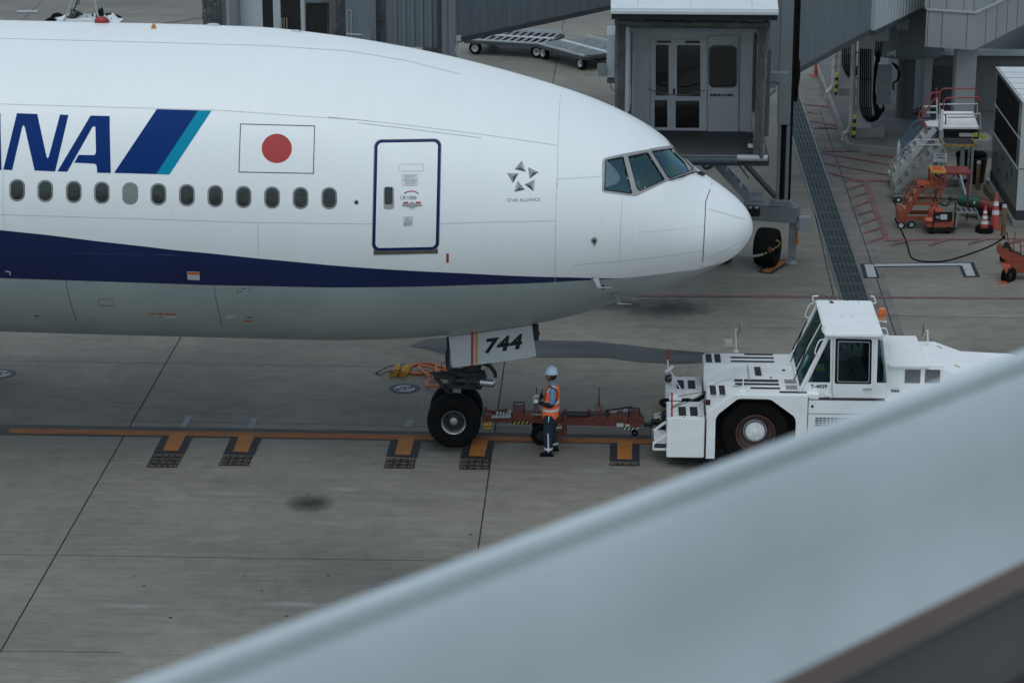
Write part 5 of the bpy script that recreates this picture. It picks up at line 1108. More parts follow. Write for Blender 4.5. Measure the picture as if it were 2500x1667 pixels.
p = G(*cT(1675, 205), RZ+.03); a = MB(); a.cyl(p, p+V((0, 0, .02)), .05, .03, 16); a.cyl(p, p+V((0, 0, .16)), .006, n=6); a.tube([p+V((0, 0, .01)), G(*cT(1650, 180), RZ+.04), G(*cT(1625, 150), RZ+.04), G(*cT(1600, 140), RZ+.02)], .006, 5, sub=3); a.build('antenna', 'black', cab, world=True)
a = MB()
for x, y in ((1800, 160), (1805, 188), (1905, 198), (1760, 325), (1850, 320)): p = G(*cT(x, y), RZ+.031); a.cyl(p, p+V((0, 0, .004)), .014, n=8)
a.build('roof_bolts', 'dark', cab, world=True)
p = PY(*cR(742, 262), 47.6); bl = V((p.x, 47.6, p.z))
a = MB(); a.prism([bl+V((-.16, -.12, -.06)), bl+V((.09, -.12, -.10)), bl+V((.09, .12, -.10)), bl+V((-.16, .12, -.03))], (0, 0, .012)); br = a.build('beacon_bracket', 'tugwhite', cab, world=True)
a = MB(); a.lathe([(0, .16), (.07, .16), (.08, .14), (.085, .0), (.0, 0)], bl+V((0, 0, .0)), (0, 0, 1), 24); bc = a.build('beacon', 'amber', tug, world=True); a = MB(); a.lathe([(0, .0), (.09, .0), (.09, -.06), (.0, -.07)], bl, (0, 0, 1), 24); a.build('beacon_base', mat('tan_base', (.42, .25, .13), .6), bc, world=True)
a = MB(); text(a, 'T-4029', [cT(1494, 901), cT(1636, 901), cT(1636, 932), cT(1494, 932)], lambda x, y: PY(x, y, CN-.004), off=.03); a.build('fleet_number', 'black', cab, world=True)
# mirrors, lamp, marker rods on the front
def mirror(cx, cy, Y, rx, ry, tilt, stem):
    a = MB(); c_ = PY(*cT(cx, cy), Y); s_ = 1/3.485/118; a.lathe([(0, .02), (.09, .018), (.10, .0), (.09, -.006), (0, -.006)], (0, 0, 0), (1, 0, 0), 28)
    M_ = Matrix.Translation(c_)@Matrix.Rotation(tilt, 4, 'Y')@Matrix.Diagonal((1, rx/.10, ry/.10, 1)); a.bm.transform(M_); a.m(1); a.tube([PY(*cT(*p), Y) for p in stem], .012, 8); return a.build('mirror', ['steel', 'tugwhite'], tug, world=True)
mirror(888, 435, 48.3, .15, .17, R(12), [(875, 440), (858, 425), (862, 628)]); mirror(962, 800, 46.4, .15, .17, R(-8), [(940, 800), (930, 800), (918, 915), (915, 945)])
a = MB(); c_ = wR(1115, 390, 48.3); a.lathe([(0, .02), (.09, .018), (.10, .0), (.09, -.006), (0, -.006)], (0, 0, 0), (-1, 0, 0), 28); a.bm.transform(Matrix.Translation(c_)@Matrix.Rotation(R(8), 4, 'Y')@Matrix.Diagonal((1, 1.4, 1.7, 1))); a.m(1); a.tube([wR(*p_, 48.3) for p_ in ((1125, 395), (1148, 385), (1150, 530))], .014, 8); a.build('mirror', ['steel', 'tugwhite'], tug, world=True)
a = MB(); p = G(*cT(915, 945), DZ); a.bb(p.x-.06, p.x+.06, p.y-.08, p.y+.08, DZ+.002, DZ+.02); p = G(*cT(862, 622), DZ); a.bb(p.x-.05, p.x+.05, p.y-.05, p.y+.05, DZ, DZ+.02); a.build('mirror_mount', 'tugwhite', tug, world=True)
a = MB(); p = G(*cT(795, 605), DZ); a.bb(p.x-.08, p.x+.08, p.y-.04, p.y+.04, DZ+.08, DZ+.22, .01); a.cyl(p, p+V((0, 0, .1)), .015, n=8); a.build('work_lamp', mat('cream_lamp', (.55, .50, .38), .5), tug, world=True)
a = MB()
for x, y0_, y1_, Y in ((315, 968, 1170, 46.02), (284, 605, 800, 48.4)): a.cyl(PY(*cT(x, y1_), Y), PY(*cT(x, y0_), Y), .018, n=10)
a.build('marker_rod', 'redpaint', tug, world=True)
a = MB(); Yf = 48.2; a.cyl(wT(278, 690, Yf), wT(292, 985, Yf), .014, n=8); a.tube([wT(300, 780, Yf), wT(395, 950, 47.7)], .012, 8); a.tube([wT(300, 870, Yf), wT(365, 1000, 47.4)], .012, 8); a.bar(wT(258, 795, Yf), wT(325, 745, Yf), .10, .05, .01); a.build('folding_arm', 'tugwhite', tug, world=True)
a = MB(); p = wT(280, 850, 48.1); a.lathe([(0, .06), (.06, .05), (.085, 0), (.08, -.06), (0, -.1)], p, (-1, -.3, .1), 20); a.build('headlamp', 'darkglass', tug, world=True)
a = MB(); a.tube([wT(370, 1000, 47.0), wT(620, 955, 46.6), wT(800, 925, 46.4), wT(915, 905, 46.4)], .008, 6); a.tube([wT(300, 1110, 46.3), wT(480, 1035, 46.5), wT(620, 960, 46.5)], .008, 6); a.tube([wT(250, 1150, 46.9), wT(300, 1100, 46.6), wT(400, 1050, 46.8)], .012, 6, sub=3); a.build('control_cable', mat('cable_yb', (.10, .08, .03), .7, var=.6, scale=30), tug, world=True)

# ---------------- chocks and hose by the nose gear ----------------
ch = G(*cG(262, 705))
for k in (0, 1):
    t = thing('wheel_chock', 'yellow rubber wheel chock, the left of the touching pair' if k == 0 else 'yellow rubber wheel chock, the right of the touching pair beside the orange hose', 'chock', (ch.x+k*.20, ch.y+.02*k, 0), R(-8), 'yellow chocks left beside the nose gear')
    a = MB(); a.prism([(-.09, 0, 0), (-.09, 0, .09), (-.045, 0, .145), (.045, 0, .145), (.09, 0, .09), (.09, 0, 0)], (0, .55, 0)); bmesh.ops.bevel(a.bm, geom=list(a.bm.edges), offset=.012, segments=2, affect='EDGES'); a.build('block', 'chock', t)
    a = MB(); a.tube([(.04, .02, .1), (-.1, -.02, .14), (-.32, .10, .02), (-.45, .2, .02), (-.40, .32, .02), (-.15, .5, .12), (.0, .54, .1)] if k == 0 else [(.02, .02, .1), (-.1, .0, .16), (-.28, .1, .12), (-.30, .3, .05), (-.1, .5, .15), (.02, .54, .1)], .010, 6, sub=5); a.build('rope', 'black', t)
hz = .035
hp = [(840, 612), (760, 585), (690, 562), (620, 553), (545, 555), (470, 575), (422, 605), (425, 640), (480, 662), (560, 662), (640, 650), (720, 630), (790, 625), (850, 632)]
a = MB(); a.tube([G(*cG(*p), hz) for p in hp], .032, 10, sub=4)
h2 = [(850, 640), (770, 650), (690, 600), (600, 580), (548, 578), (540, 600), (580, 640), (650, 680), (700, 700), (720, 700), (660, 720), (618, 760), (640, 790), (700, 795), (780, 790)]
a.tube([G(*cG(*p), hz+.06) for p in h2], .032, 10, sub=4); a.tube([G(*cG(*p), hz+.09) for p in ((720, 590), (718, 620), (730, 655), (800, 660), (860, 650))], .032, 10, sub=4)
tag(a.build('hose', 'hose', None), 'orange hose coiled on the apron behind the nose wheels', 'hose')
# ---------------- helpers for the background ----------------
def planeY(a, cf, outer, holes, Y, th, step=14):
    f = lambda p: (PY(*cf(*p), Y).x, PY(*cf(*p), Y).z)
    o = [f(p) for p in outer]; h = [[f(p) for p in q] for q in holes]
    patch(a, o, lambda u_, v_: V((u_, Y, v_)), holes=h, step=5); patch(a, o, lambda u_, v_: V((u_, Y+th, v_)), holes=h, step=5)
    for lp in [o]+h:
        for i in range(len(lp)):
            p, q = lp[i], lp[(i+1) % len(lp)]; a.face([(p[0], Y, p[1]), (q[0], Y, q[1]), (q[0], Y+th, q[1]), (p[0], Y+th, p[1])])
def boxY(a, cf, x0, y0, x1, y1, Y, th, bev=0.0):
    p, q = PY(*cf(x0, y0), Y), PY(*cf(x1, y1), Y); a.bb(p.x, q.x, Y, Y+th, q.z, p.z, bev); return a
def rc(x0, y0, x1, y1): return [(x0, y0), (x1, y0), (x1, y1), (x0, y1)]
def canvas(a, p0, p1, wd, dp, seed, step=.09):
    """gathered canvas roll from p0 to p1"""
    rnd = random.Random(seed); p0 = V(p0); p1 = V(p1); L = (p1-p0).length; k = max(3, int(L/step)); pts = []; rs = []
    for i in range(k+1):
        pts.append(p0.lerp(p1, i/k)+V((rnd.uniform(-.012, .012), rnd.uniform(-.02, .02), rnd.uniform(-.012, .012)))); rs.append(wd/2*rnd.uniform(.86, 1.12))
    n0 = len(a.bm.verts); a.tube(pts, rs, 10)
# ---------------- right boarding bridge ----------------
YF, YB = 54.8, 57.5
jb = thing('boarding_bridge', 'grey boarding bridge with an open cabin and double door behind the aircraft nose', 'boarding bridge', (4.2, 61.5, 0))
a = MB(); x0, x1 = .02, 3.5; FZ, CZ = 4.30, 7.42
a.bb(x0, x1, YF, YB+3.4, FZ-.12, FZ, .01); a.build('cabin_floor', mat('cabin_floor', (.06, .064, .066), .7, var=.2, scale=4), jb, world=True)
a = MB(); a.bb(x0+.18, x0+.26, YF+.05, YB, FZ, CZ); a.bb(x1-.2, x1-.12, YF+.05, YB, FZ, CZ); a.bb(x0+.18, x1-.12, YF+.05, YB, CZ-.08, CZ); a.build('cabin_wall', 'bridgelight', jb, world=True)
dq_ = rc(740, 382, 1275, 1272); wq = rrect(1302, 448, 1556, 832, 42, 5)
a = MB(); planeY(a, cC, [(500, 250), (1830, 250), (1830, 1310), (500, 1310)], [dq_, rc(1285, 352, 1578, 1292)], YB, .06); a.build('back_wall', 'cabinwhite', jb, world=True)
a = MB(); gq = [rc(787, 432, 911, 918), rc(776, 960, 899, 1222), rc(990, 434, 1215, 924), rc(978, 966, 1205, 1228)]; planeY(a, cC, dq_, gq, YB-.04, .06); a.m(1); boxY(a, cC, 954, 853, 972, 902, YB-.06, .03); boxY(a, cC, 800, 398, 935, 412, YB-.10, .05); boxY(a, cC, 1070, 398, 1208, 416, YB-.10, .05); dd = a.build('double_door', ['canopywhite', 'dark'], jb, world=True)
for q in gq: a = MB(); planeY(a, cC, q, [], YB-.01, .01); a.build('door_glass', 'darkglass', dd, world=True)
a = MB(); planeY(a, cC, rc(1285, 352, 1578, 1292), [wq], YB-.10, .08); wp_ = a.build('control_panel_wall', 'cabinwhite', jb, world=True)
a = MB(); planeY(a, cC, rrect(1292, 438, 1566, 842, 50, 5), [wq], YB-.13, .04); a.m(1); planeY(a, cC, wq, [], YB-.06, .01); a.build('cabin_window', ['bridge', 'darkglass'], wp_, world=True)
a = MB(); pa = [PY(*cC(x, 912), YB-.16) for x in (1312, 1522)]; a.cyl(pa[0], pa[1], .012, n=8)
for x in (1315, 1350, 1392, 1490, 1518): p = PY(*cC(x, 912), YB-.14); a.cyl(p-V((0, 0, .03)), p+V((0, 0, .03)), .015, n=8)
a.build('push_bar', 'dark', wp_, world=True)
a = MB(); a.prism([PY(*cC(1585, 1285), YB-.05), PY(*cC(1690, 1288), YB-.12), PY(*cC(1760, 1280), YB-.5), PY(*cC(1760, 1280), YB), ], (0, 0, 2.95)); a.build('curved_wall', 'cabinwhite', jb, world=True)
a = MB(); a.tube([PY(*cC(x, y), YB-.5) for x, y in ((720, 852), (800, 884), (900, 905), (1010, 913), (1110, 905), (1190, 885), (1262, 865))], .014, 6, sub=3); a.build('barrier_chain', mat('chain', (.25, .18, .16), .5, .3), jb, world=True)
a = MB()
for x in (528, 1765): boxY(a, cC, x, 270, x+14, 1060, YF+.5, .05); boxY(a, cC, x-8, 820, x+20, 1000, YF+.45, .08, .01); boxY(a, cC, x-10, 255, x+50, 290, YF+.45, .15)
boxY(a, cC, 570, 500, 578, 1080, YF+.9, .04); boxY(a, cC, 1718, 510, 1726, 1090, YF+.9, .04); a.build('closure_rods', 'bridgelight', jb, world=True)
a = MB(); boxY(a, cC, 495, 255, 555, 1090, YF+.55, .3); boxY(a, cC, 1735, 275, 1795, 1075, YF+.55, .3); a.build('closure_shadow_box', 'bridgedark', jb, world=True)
a = MB()
for x in (1722, 1733, 1748): p, q = PY(*cC(x, 1105), YF+.25), PY(*cC(x+6, 1410), YF+.2); a.cyl(p, q, .014, n=8)
boxY(a, cC, 1672, 1398, 1762, 1415, YF+.02, .25); a.cyl(PY(*cC(1720, 1105), YF+.25), PY(*cC(1752, 1150), YF+.25), .014, n=8); a.build('folding_gate', 'lightgrey', jb, world=True)
a = MB(); p = PY(*cC(445, 200), YF+.1); q = PY(*cC(1868, 220), YF+.1)
for dz, r_ in ((0, .03), (-.09, .028), (-.16, .02)): a.cyl((p.x, YF+.08, p.z+dz), (q.x, YF+.08, p.z+dz), r_, n=10)
a.bb(p.x, q.x, YF+.1, YF+.5, p.z-.25, p.z+.05); a.build('header_rails', 'bridge', jb, world=True)
a = MB(); lx0, lx1 = PY(*cC(402, 0), YF-.15).x, PY(*cC(485, 0), YF-.15).x; rx0, rx1 = PY(*cC(1800, 0), YF-.15).x, PY(*cC(1885, 0), YF-.15).x
for k in range(4):
    canvas(a, (lx0+.05+k*.045, YF-.16+.05*k, 7.3), (lx0+.05+k*.045, YF-.16+.05*k, 4.2), .09, .1, k); canvas(a, (rx1-.05-k*.045, YF-.16+.05*k, 7.3), (rx1-.05-k*.045-.05, YF-.16+.05*k, 4.3), .09, .1, 10+k)
    canvas(a, (lx0, YF-.18+.06*k, 7.36-.02*k), (rx1, YF-.18+.06*k, 7.34-.02*k), .13, .1, 20+k, .07)
for x in (640, 1155, 1670): p = PY(*cC(x, 180), YF-.28); a.bb(p.x-.05, p.x+.05, YF-.29, YF-.15, p.z-.07, p.z+.09, .02)
a.build('canvas_closure', 'canvas', jb, world=True)
a = MB(); boxY(a, cC, 428, 450, 490, 1080, YF+.02, .05); boxY(a, cC, 1812, 480, 1868, 1310, YF+.02, .05); a.build('closure_pad', 'canvas', jb, world=True)
a = MB(); ra, rb_ = PY(*cC(357, 122), YF-.75), PY(*cC(1962, 132), YF-.75); a.prism([(ra.x, YF-.75, ra.z), (ra.x, YF-.75, ra.z+.10), (ra.x, YF+.3, ra.z+.34), (ra.x, YF+2.6, ra.z+.34), (ra.x, YF+2.6, ra.z)], (rb_.x-ra.x, 0, 0)); cn = a.build('canopy_roof', 'canopywhite', jb, world=True)
a = MB(); a.bb(ra.x, rb_.x, YF-.78, YF-.752, ra.z-.015, ra.z+.03); a.cyl((ra.x, YF-.765, ra.z-.015), (rb_.x, YF-.765, ra.z-.015), .018, n=8)
for k, x in enumerate((615, 1122, 1708)):
    for dy in (0, .12, .24): p = PY(*cC(x, 60), YF-.4); a.cyl((p.x, YF-.6+dy, ra.z+.13+dy*.23), (p.x, YF-.6+dy, ra.z+.15+dy*.23), .014, n=6)
a.build('gutter', 'bridgelight', cn, world=True)
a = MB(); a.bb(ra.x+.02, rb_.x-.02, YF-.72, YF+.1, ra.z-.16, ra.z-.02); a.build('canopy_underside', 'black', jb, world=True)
a = MB(); a.cyl((PY(*cC(900, 1460), YF-.15).x, YF-.15, FZ-.08), (PY(*cC(1565, 1460), YF-.15).x, YF-.15, FZ-.08), .11, n=16); a.bb(x0, x1, YF+.05, YF+.3, FZ-.24, FZ-.12); a.build('bumper_roller', mat('bumper_blue', (.03, .045, .055), .6), jb, world=True)
a = MB(); a.cyl((PY(*cC(1566, 1460), YF-.1).x, YF-.1, FZ-.02), (PY(*cC(1858, 1460), YF-.1).x, YF-.1, FZ-.02), .075, n=12); a.bb(x0, x1-.03, YF-.05, YF, FZ-.02, FZ+.01); a.build('floor_edge', 'pale', jb, world=True)
a = MB(); boxY(a, cC, 320, 335, 395, 738, YF+.3, 1.2, .01); a.bb(-.35, -.02, YF+.35, YF+1.6, 4.9, 5.1); a.build('side_cabinet', 'bridgelight', jb, world=True)
def bmirror(cf, x0_, y0_, x1_, y1_, Y, par, arm):
    a = MB(); pts = [PY(*cf(*p), Y) for p in rrect(x0_, y0_, x1_, y1_, 18, 4)]; a.prism(pts, (0, .04, 0)); a.m(1); a.tube([PY(*cf(*p), Y+.03) for p in arm], .016, 8); a.build('mirror', [mat('mirror_back', (.16, .19, .19), .3), 'lightgrey'], par, world=True)
bmirror(cC, 228, 612, 320, 728, YF+.2, jb, [(395, 738), (222, 736), (228, 690), (255, 672)]); bmirror(cC, 2016, 686, 2090, 812, YF+1.0, jb, [(1885, 757), (2068, 758), (2078, 745), (2065, 740)])
a = MB(); a.bb(3.5, 3.9, YF+.6, YF+.8, 5.9, 6.1); a.tube([PY(*cC(x, y), YF+.4) for x, y in ((350, 790), (360, 840), (390, 870), (400, 872))], .012, 6, sub=3); boxY(a, cC, 320, 760, 400, 800, YF+.4, .2); boxY(a, cC, 1870, 810, 1940, 845, YF+.5, .3, .01); a.bar(PY(*cC(1880, 915), YF+.6), PY(*cC(1935, 860), YF+.6), .05, .05); a.build('lamp_bracket', 'bridge', jb, world=True)
# link, tunnel sections
P1, P2, P3 = G(1945, 172, 4.2), G(2125, 75, 4.2), G(2212, 36, 4.2); dT = (P2-P1).normalized(); nT = V((-dT.y, dT.x, 0))
a = MB(); a.bb(.3, 3.4, YB+.1, YB+3.6, 4.15, 7.3, .02); a.build('cabin_link', 'bridge', jb, world=True)
def tunnel(q0, q1, off, wd, zb_, zt_, nm, m_, ribs, par):
    a = MB(); A0 = q0-nT*(off*-1) if False else q0-nT*(-0.0)+nT*(-off)
    B0_ = q1+nT*(-off); L = (B0_-A0).length; k = max(1, int(L/ribs)) if ribs else 1; pts = []
    for i in range(k):
        for f_, o_ in ((0, 0), (.35, 0), (.42, .03), (.93, .03), (.995, 0)) if ribs else ((0, 0),): pts.append(A0+(B0_-A0)*((i+f_)/k)+nT*o_)
    pts.append(B0_); poly = [V((p.x, p.y, zb_)) for p in pts]+[V((p.x, p.y, zb_)) for p in (B0_+nT*wd, A0+nT*wd)]; a.prism(poly, (0, 0, zt_-zb_)); o = a.build(nm, m_, par, world=True, ang=20)
    a = MB(); a.prism([A0+V((0, 0, zb_-4.2))-nT*.03, B0_+V((0, 0, zb_-4.2))-nT*.03, B0_+V((0, 0, zb_-4.2))+nT*.2, A0+V((0, 0, zb_-4.2))+nT*.2], (0, 0, -.14)); a.build('edge_beam', 'bridgedark', o, world=True); return o
tunnel(P1-dT*2.5, P2+dT*.2, 0, 2.9, 4.24, 7.2, 'inner_tunnel', 'bridge', 0, jb); tunnel(P2, P3+dT*2, .12, 3.14, 4.2, 7.4, 'outer_tunnel', 'bridgelight', .28, jb)
# lift columns and running gear
a = MB(); a.bb(4.10, 4.42, 61.35, 61.7, 3.62, 9.6, .015); a.bb(1.4, 1.72, 62.2, 62.55, 3.62, 9.6, .015); sl_ = a.build('column_sleeve', 'column', jb, world=True)
a = MB(); a.bb(4.13, 4.20, 61.38, 61.66, 1.62, 3.7); a.bb(4.34, 4.41, 61.38, 61.66, 1.62, 3.7); a.bb(4.20, 4.34, 61.55, 61.66, 1.62, 3.7); a.bb(1.43, 1.7, 62.25, 62.5, 1.62, 3.7); a.build('lift_column', 'bridge', jb, world=True)
a = MB(); a.cyl((4.27, 61.46, 1.6), (4.27, 61.46, 3.8), .045, n=12); a.bb(4.56, 4.66, 62.4, 62.6, 4.0, 9.5); a.tube([(4.6, 61.9, 5.2), (4.62, 61.85, 4.8), (4.58, 61.8, 4.5), (4.6, 61.9, 4.25)], .05, 8, sub=3); a.bb(4.43, 4.49, 61.4, 61.5, 1.62, 9.5); a.build('lift_screw', 'rubber', jb, world=True)
a = MB(); a.bar((2.0, 62.05, 1.33), (4.70, 61.25, 1.33), .46, .42, .015); a.bb(4.0, 4.56, 61.15, 61.85, 1.545, 1.60, .01); a.bb(4.05, 4.5, 61.2, 61.8, 1.60, 1.66, .01); a.bb(4.48, 4.66, 61.18, 61.36, .22, 1.13, .01); a.bb(4.50, 4.64, 61.2, 61.34, .08, .24, .01); a.lathe([(.0, .09), (.09, .09), (.15, .03), (.16, 0)], (4.57, 61.27, .01), (0, 0, 1), 20); a.build('bogie_beam', 'column', jb, world=True)
a = MB(); boxY(a, cN, 1850, 778, 1945, 886, 61.0, .25, .01); a.bar(PY(*cN(1835, 800), 61.1), PY(*cN(1860, 790), 61.1), .05, .04); a.build('junction_box', 'grey', jb, world=True)
a = MB(); a.tube([PY(*cN(x, y), 61.1) for x, y in ((1840, 860), (1835, 910), (1830, 960), (1835, 1000))], .02, 6, sub=2); boxY(a, cN, 1824, 950, 1848, 990, 61.0, .06, .01); a.build('orange_plug', mat('plug_orange', (.35, .09, .03)), jb, world=True)
a = MB(); boxY(a, cN, 1436, 692, 1530, 770, 60.9, .2, .02); a.m(1); boxY(a, cN, 1440, 690, 1465, 704, 60.88, .06); boxY(a, cN, 1490, 690, 1520, 704, 60.88, .06); a.build('battery_box', ['black', 'lightgrey'], jb, world=True)
for dx, dy in ((0, 0), (-1.15, .35)):
    cwh = V((3.92+dx, 61.05+dy, .50)); ax = V((.95, -.30, 0)).normalized(); a = MB(); a.lathe(tyre_prof(.50, .56, .22), cwh, ax, 40); wh = a.build('wheel', 'rubber', jb, world=True); a = MB(); a.lathe([(0, .05), (.1, .06), (.22, .1), (.235, .16)], cwh, ax, 24); a.build('rim', 'bridge', wh, world=True)
a = MB(); hp_ = [(1330, 1078), (1400, 1095), (1500, 1092), (1560, 1078), (1620, 1050), (1668, 1020), (1690, 995), (1685, 975), (1660, 965)]; a.tube([PY(*cN(*p), 60.45) for p in hp_[:4]], .035, 8, sub=3); a.m(1)
sg = [PY(*cN(*p), 60.45) for p in hp_[3:]]; sp = smooth_path(sg, 4)
for i in range(len(sp)-1): a.m(1 if i % 2 else 2).cyl(sp[i], sp[i+1], .03, n=8)
boxY(a.m(3), cN, 1598, 1020, 1630, 1060, 60.38, .05, .01); a.build('guard_hoop', ['column', mat('hoop_yellow', (.25, .18, .03), .6, dirt=.3), 'black', 'towred'], jb, world=True)
# service stair under the cabin
a = MB(); sA, sB = V((3.35, 60.2, 1.95)), V((1.3, 60.2, 4.2))
for dy in (0, .75): a.bar(sA+V((0, dy, 0)), sB+V((0, dy, 0)), .04, .16)
for k in range(13): p = sA.lerp(sB, (k+.5)/13); a.bb(p.x-.11, p.x+.11, 60.2, 60.95, p.z-.015, p.z+.015)
a.bb(3.25, 3.75, 60.1, 61.0, 1.88, 1.95, .01); a.build('service_stair', 'bridge', jb, world=True)
a = MB()
for p, q in (((1340, 258), (1652, 602)),): a.bar(PY(*cN(*p), 59.6), PY(*cN(*q), 61.3), .10, .10)
a.tube([PY(*cN(*p), 59.4) for p in ((1300, 280), (1375, 370), (1440, 455))], .022, 6); a.tube([PY(*cN(*p), 60.9) for p in ((1390, 250), (1445, 305))], .022, 6)
a.tube([PY(*cN(*p), 59.0) for p in ((1030, 262), (1045, 320), (1080, 370), (1120, 365), (1160, 320), (1175, 262))], .045, 8, sub=4); a.tube([PY(*cN(*p), 58.8) for p in ((1185, 270), (1190, 300), (1215, 318), (1245, 300), (1255, 280))], .015, 6, sub=4)
a.bb(.3, 3.3, 57.0, 57.2, 3.9, 4.18); a.bb(.3, 3.3, 59.5, 59.7, 3.9, 4.18); a.bb(2.9, 3.1, 57.0, 61, 3.9, 4.15); a.bb(1.75, 1.95, 61, 61.3, 1.5, 4.2); a.build('under_frame', 'bridgedark', jb, world=True)
a = MB()
for p, q in (((1285, 280), (1250, 405)), ((1425, 295), (1362, 548))): a.cyl(PY(*cN(*p), 60.2), PY(*cN(*q), 60.2), .022, n=8)
a.build('stair_handrail_post', 'lightgrey', jb, world=True)
# ---------------- left boarding bridge ----------------
YL = 68.4
jl = thing('boarding_bridge', 'grey boarding bridge behind the top of the fuselage, left of the baggage dollies', 'boarding bridge', (PY(1075, 100, 67.2).x, 67.4, 0))
ZH = -260   # outlines run above the frame
def LB(nm, m_, rects, Y=YL, th=.12, par=jl, bottom=None):
    a = MB()
    for (x0_, x1_) in rects:
        p, q = PY(*cL(x0_, 0), Y), PY(*cL(x1_, 0), Y); a.bb(p.x, q.x, Y, Y+th, 4.3 if bottom is None else bottom, 8.2)
    return a.build(nm, m_, par, world=True)
a = MB()
for k in range(5): xk = PY(*cL(65+k*28, 0), YL-.5).x+.02; canvas(a, (xk, YL-.55+.03*k, 8.1), (xk, YL-.55+.03*k, 4.2), .14, .1, 40+k)
for k in range(4): xk = PY(*cL(1225+k*24, 0), YL-.5).x; canvas(a, (xk, YL-.5+.03*k, 8.1), (xk, YL-.5+.03*k, 4.2), .11, .1, 50+k)
a.build('canvas_closure', 'canvas', jl, world=True)
LB('closure_pad', 'canvas', [(62, 105), (1168, 1215)], YL-.52, .08); LB('cabin_post', 'bridge', [(196, 256), (345, 375)], YL-.3, .15); LB('door_frame', 'bridgelight', [(540, 578), (673, 738), (916, 950)], YL, .1)
LB('closure_rod', 'pale', [(258, 270), (276, 284)], YL-.35, .05); LB('cabin_wall', 'bridgelight', [(284, 345), (375, 540)], YL, .08)
a = MB(); f_ = lambda p: (PY(*cL(*p), YL).x, PY(*cL(*p), YL).z); planeY(a, cL, [(950, -190), (1168, -190), (1168, 400), (950, 400)], [rrect(972, 36, 1166-8, 420-40, 34, 5)], YL, .08); a.build('cabin_panel', 'bridge', jl, world=True)
LB('cabin_glass', 'darkglass', [(578, 673), (738, 916), (960, 1162)], YL+.04, .02)
a = MB()
for x in (752, 773, 797): p, q = PY(*cL(x, 158), YL-.06), PY(*cL(x+2, 420), YL-.06); a.cyl(p, q, .014, n=8)
a.build('door_pull', mat('brass_pull', (.4, .36, .28), .4, .5), jl, world=True)
a = MB(); planeY(a, cL, [(972-6, 28), (1172, 28), (1172, 380), (966, 380)], [rrect(974, 36, 1162, 374, 34, 5)], YL-.02, .02); a.build('window_trim', 'dark', jl, world=True)
LB('cabin_side', 'bridge', [(1310, 1580)], YL-.6, 2.2); a = MB(); planeY(a, cL, rrect(1326, 88, 1368, 420, 20, 5), [rrect(1333, 96, 1361, 412, 14, 5)], YL-.63, .03); a.m(1); planeY(a, cL, rrect(1333, 96, 1361, 412, 14, 5), [], YL-.61, .005); a.build('slot_window', ['pale', 'bridge'], jl, world=True)
bmirror(cL, 1460, 258, 1540, 356, YL-1.0, jl, [(1320, 300), (1480, 312), (1496, 310), (1494, 300)])
LB('rail_post', 'bridgedark', [(1585, 1618), (1640, 1660), (2122, 2160)], YL-.4, .15); a = MB(); boxY(a, cL, 1585, 125, 1662, 132, YL-.45, .06); boxY(a, cL, 1585, 175, 1662, 182, YL-.45, .06); boxY(a, cL, 1595, 135, 1615, 175, YL-.45, .06); a.build('rail_clamp', 'bridgedark', jl, world=True)
LB('link_wall', 'bridge', [(1618, 1640), (1660, 1735)], YL-.3, 1.5)
a = MB(); A_, B_ = PY(*cL(1735, 0), YL-.35).x, PY(*cL(2122, 0), YL-.35).x; k = 5; pts = []
for i in range(k):
    for f_, o_ in ((0, 0), (.4, 0), (.46, .05), (.93, .05)): pts.append((A_+(B_-A_)*(i+f_)/k, YL-.35+o_, 4.3))
pts += [(B_, YL-.35, 4.3), (B_, YL+2, 4.3), (A_, YL+2, 4.3)]; a.prism(pts, (0, 0, 3.9)); a.build('rotunda_wall', 'bridge', jl, world=True, ang=20)
a = MB(); c0, c1_, c2_ = PY(*cL(2160, 0), 67.2).x, PY(*cL(2220, 0), 67.2).x, PY(*cL(2292, 0), 67.2).x; a.bb(c1_, c2_, 67.2, 67.6, 1.0, 9, .02); a.bb(c0, c1_, 67.3, 67.55, 1.0, 9, .02); a.bb(c0-.6, c2_+.3, 66.9, 67.9, .8, 1.2, .02); a.build('lift_column', 'column', jl, world=True)
for dx in (-.5, .4): cwh = V((c1_+dx, 67.4, .5)); a = MB(); a.lathe(tyre_prof(.5, .4, .2), cwh, (0, -1, 0), 30); a.build('wheel', 'rubber', jl, world=True)
a = MB(); boxY(a, cL, 2292, 322, 2335, 370, 67.1, .15, .01); a.tube([PY(*cL(*p), 67.2) for p in ((2296, 375), (2302, 400), (2294, 430), (2296, 470), (2310, 500))], .03, 6, sub=3); a.build('switch_box', 'pale', jl, world=True)
Q1, Q2 = G(1125, 112, 4.3), G(1500, 30, 4.3); dTl = (Q2-Q1).normalized(); nT_old = nT; nT = V((-dTl.y, dTl.x, 0))
tunnel(Q1-dTl*.1, Q1+dTl*14, 0, 3.0, 4.44, 8.0, 'tunnel', 'bridge', 1.1, jl); nT = nT_old
a = MB(); a.bb(PY(*cL(1990, 0), YL-.5).x, c0, YL-.5, YL+.8, 4.0, 4.3); boxY(a, cL, 2020, 425, 2150, 500, YL-.4, .3); a.build('rotunda_base', 'bridgedark', jl, world=True)
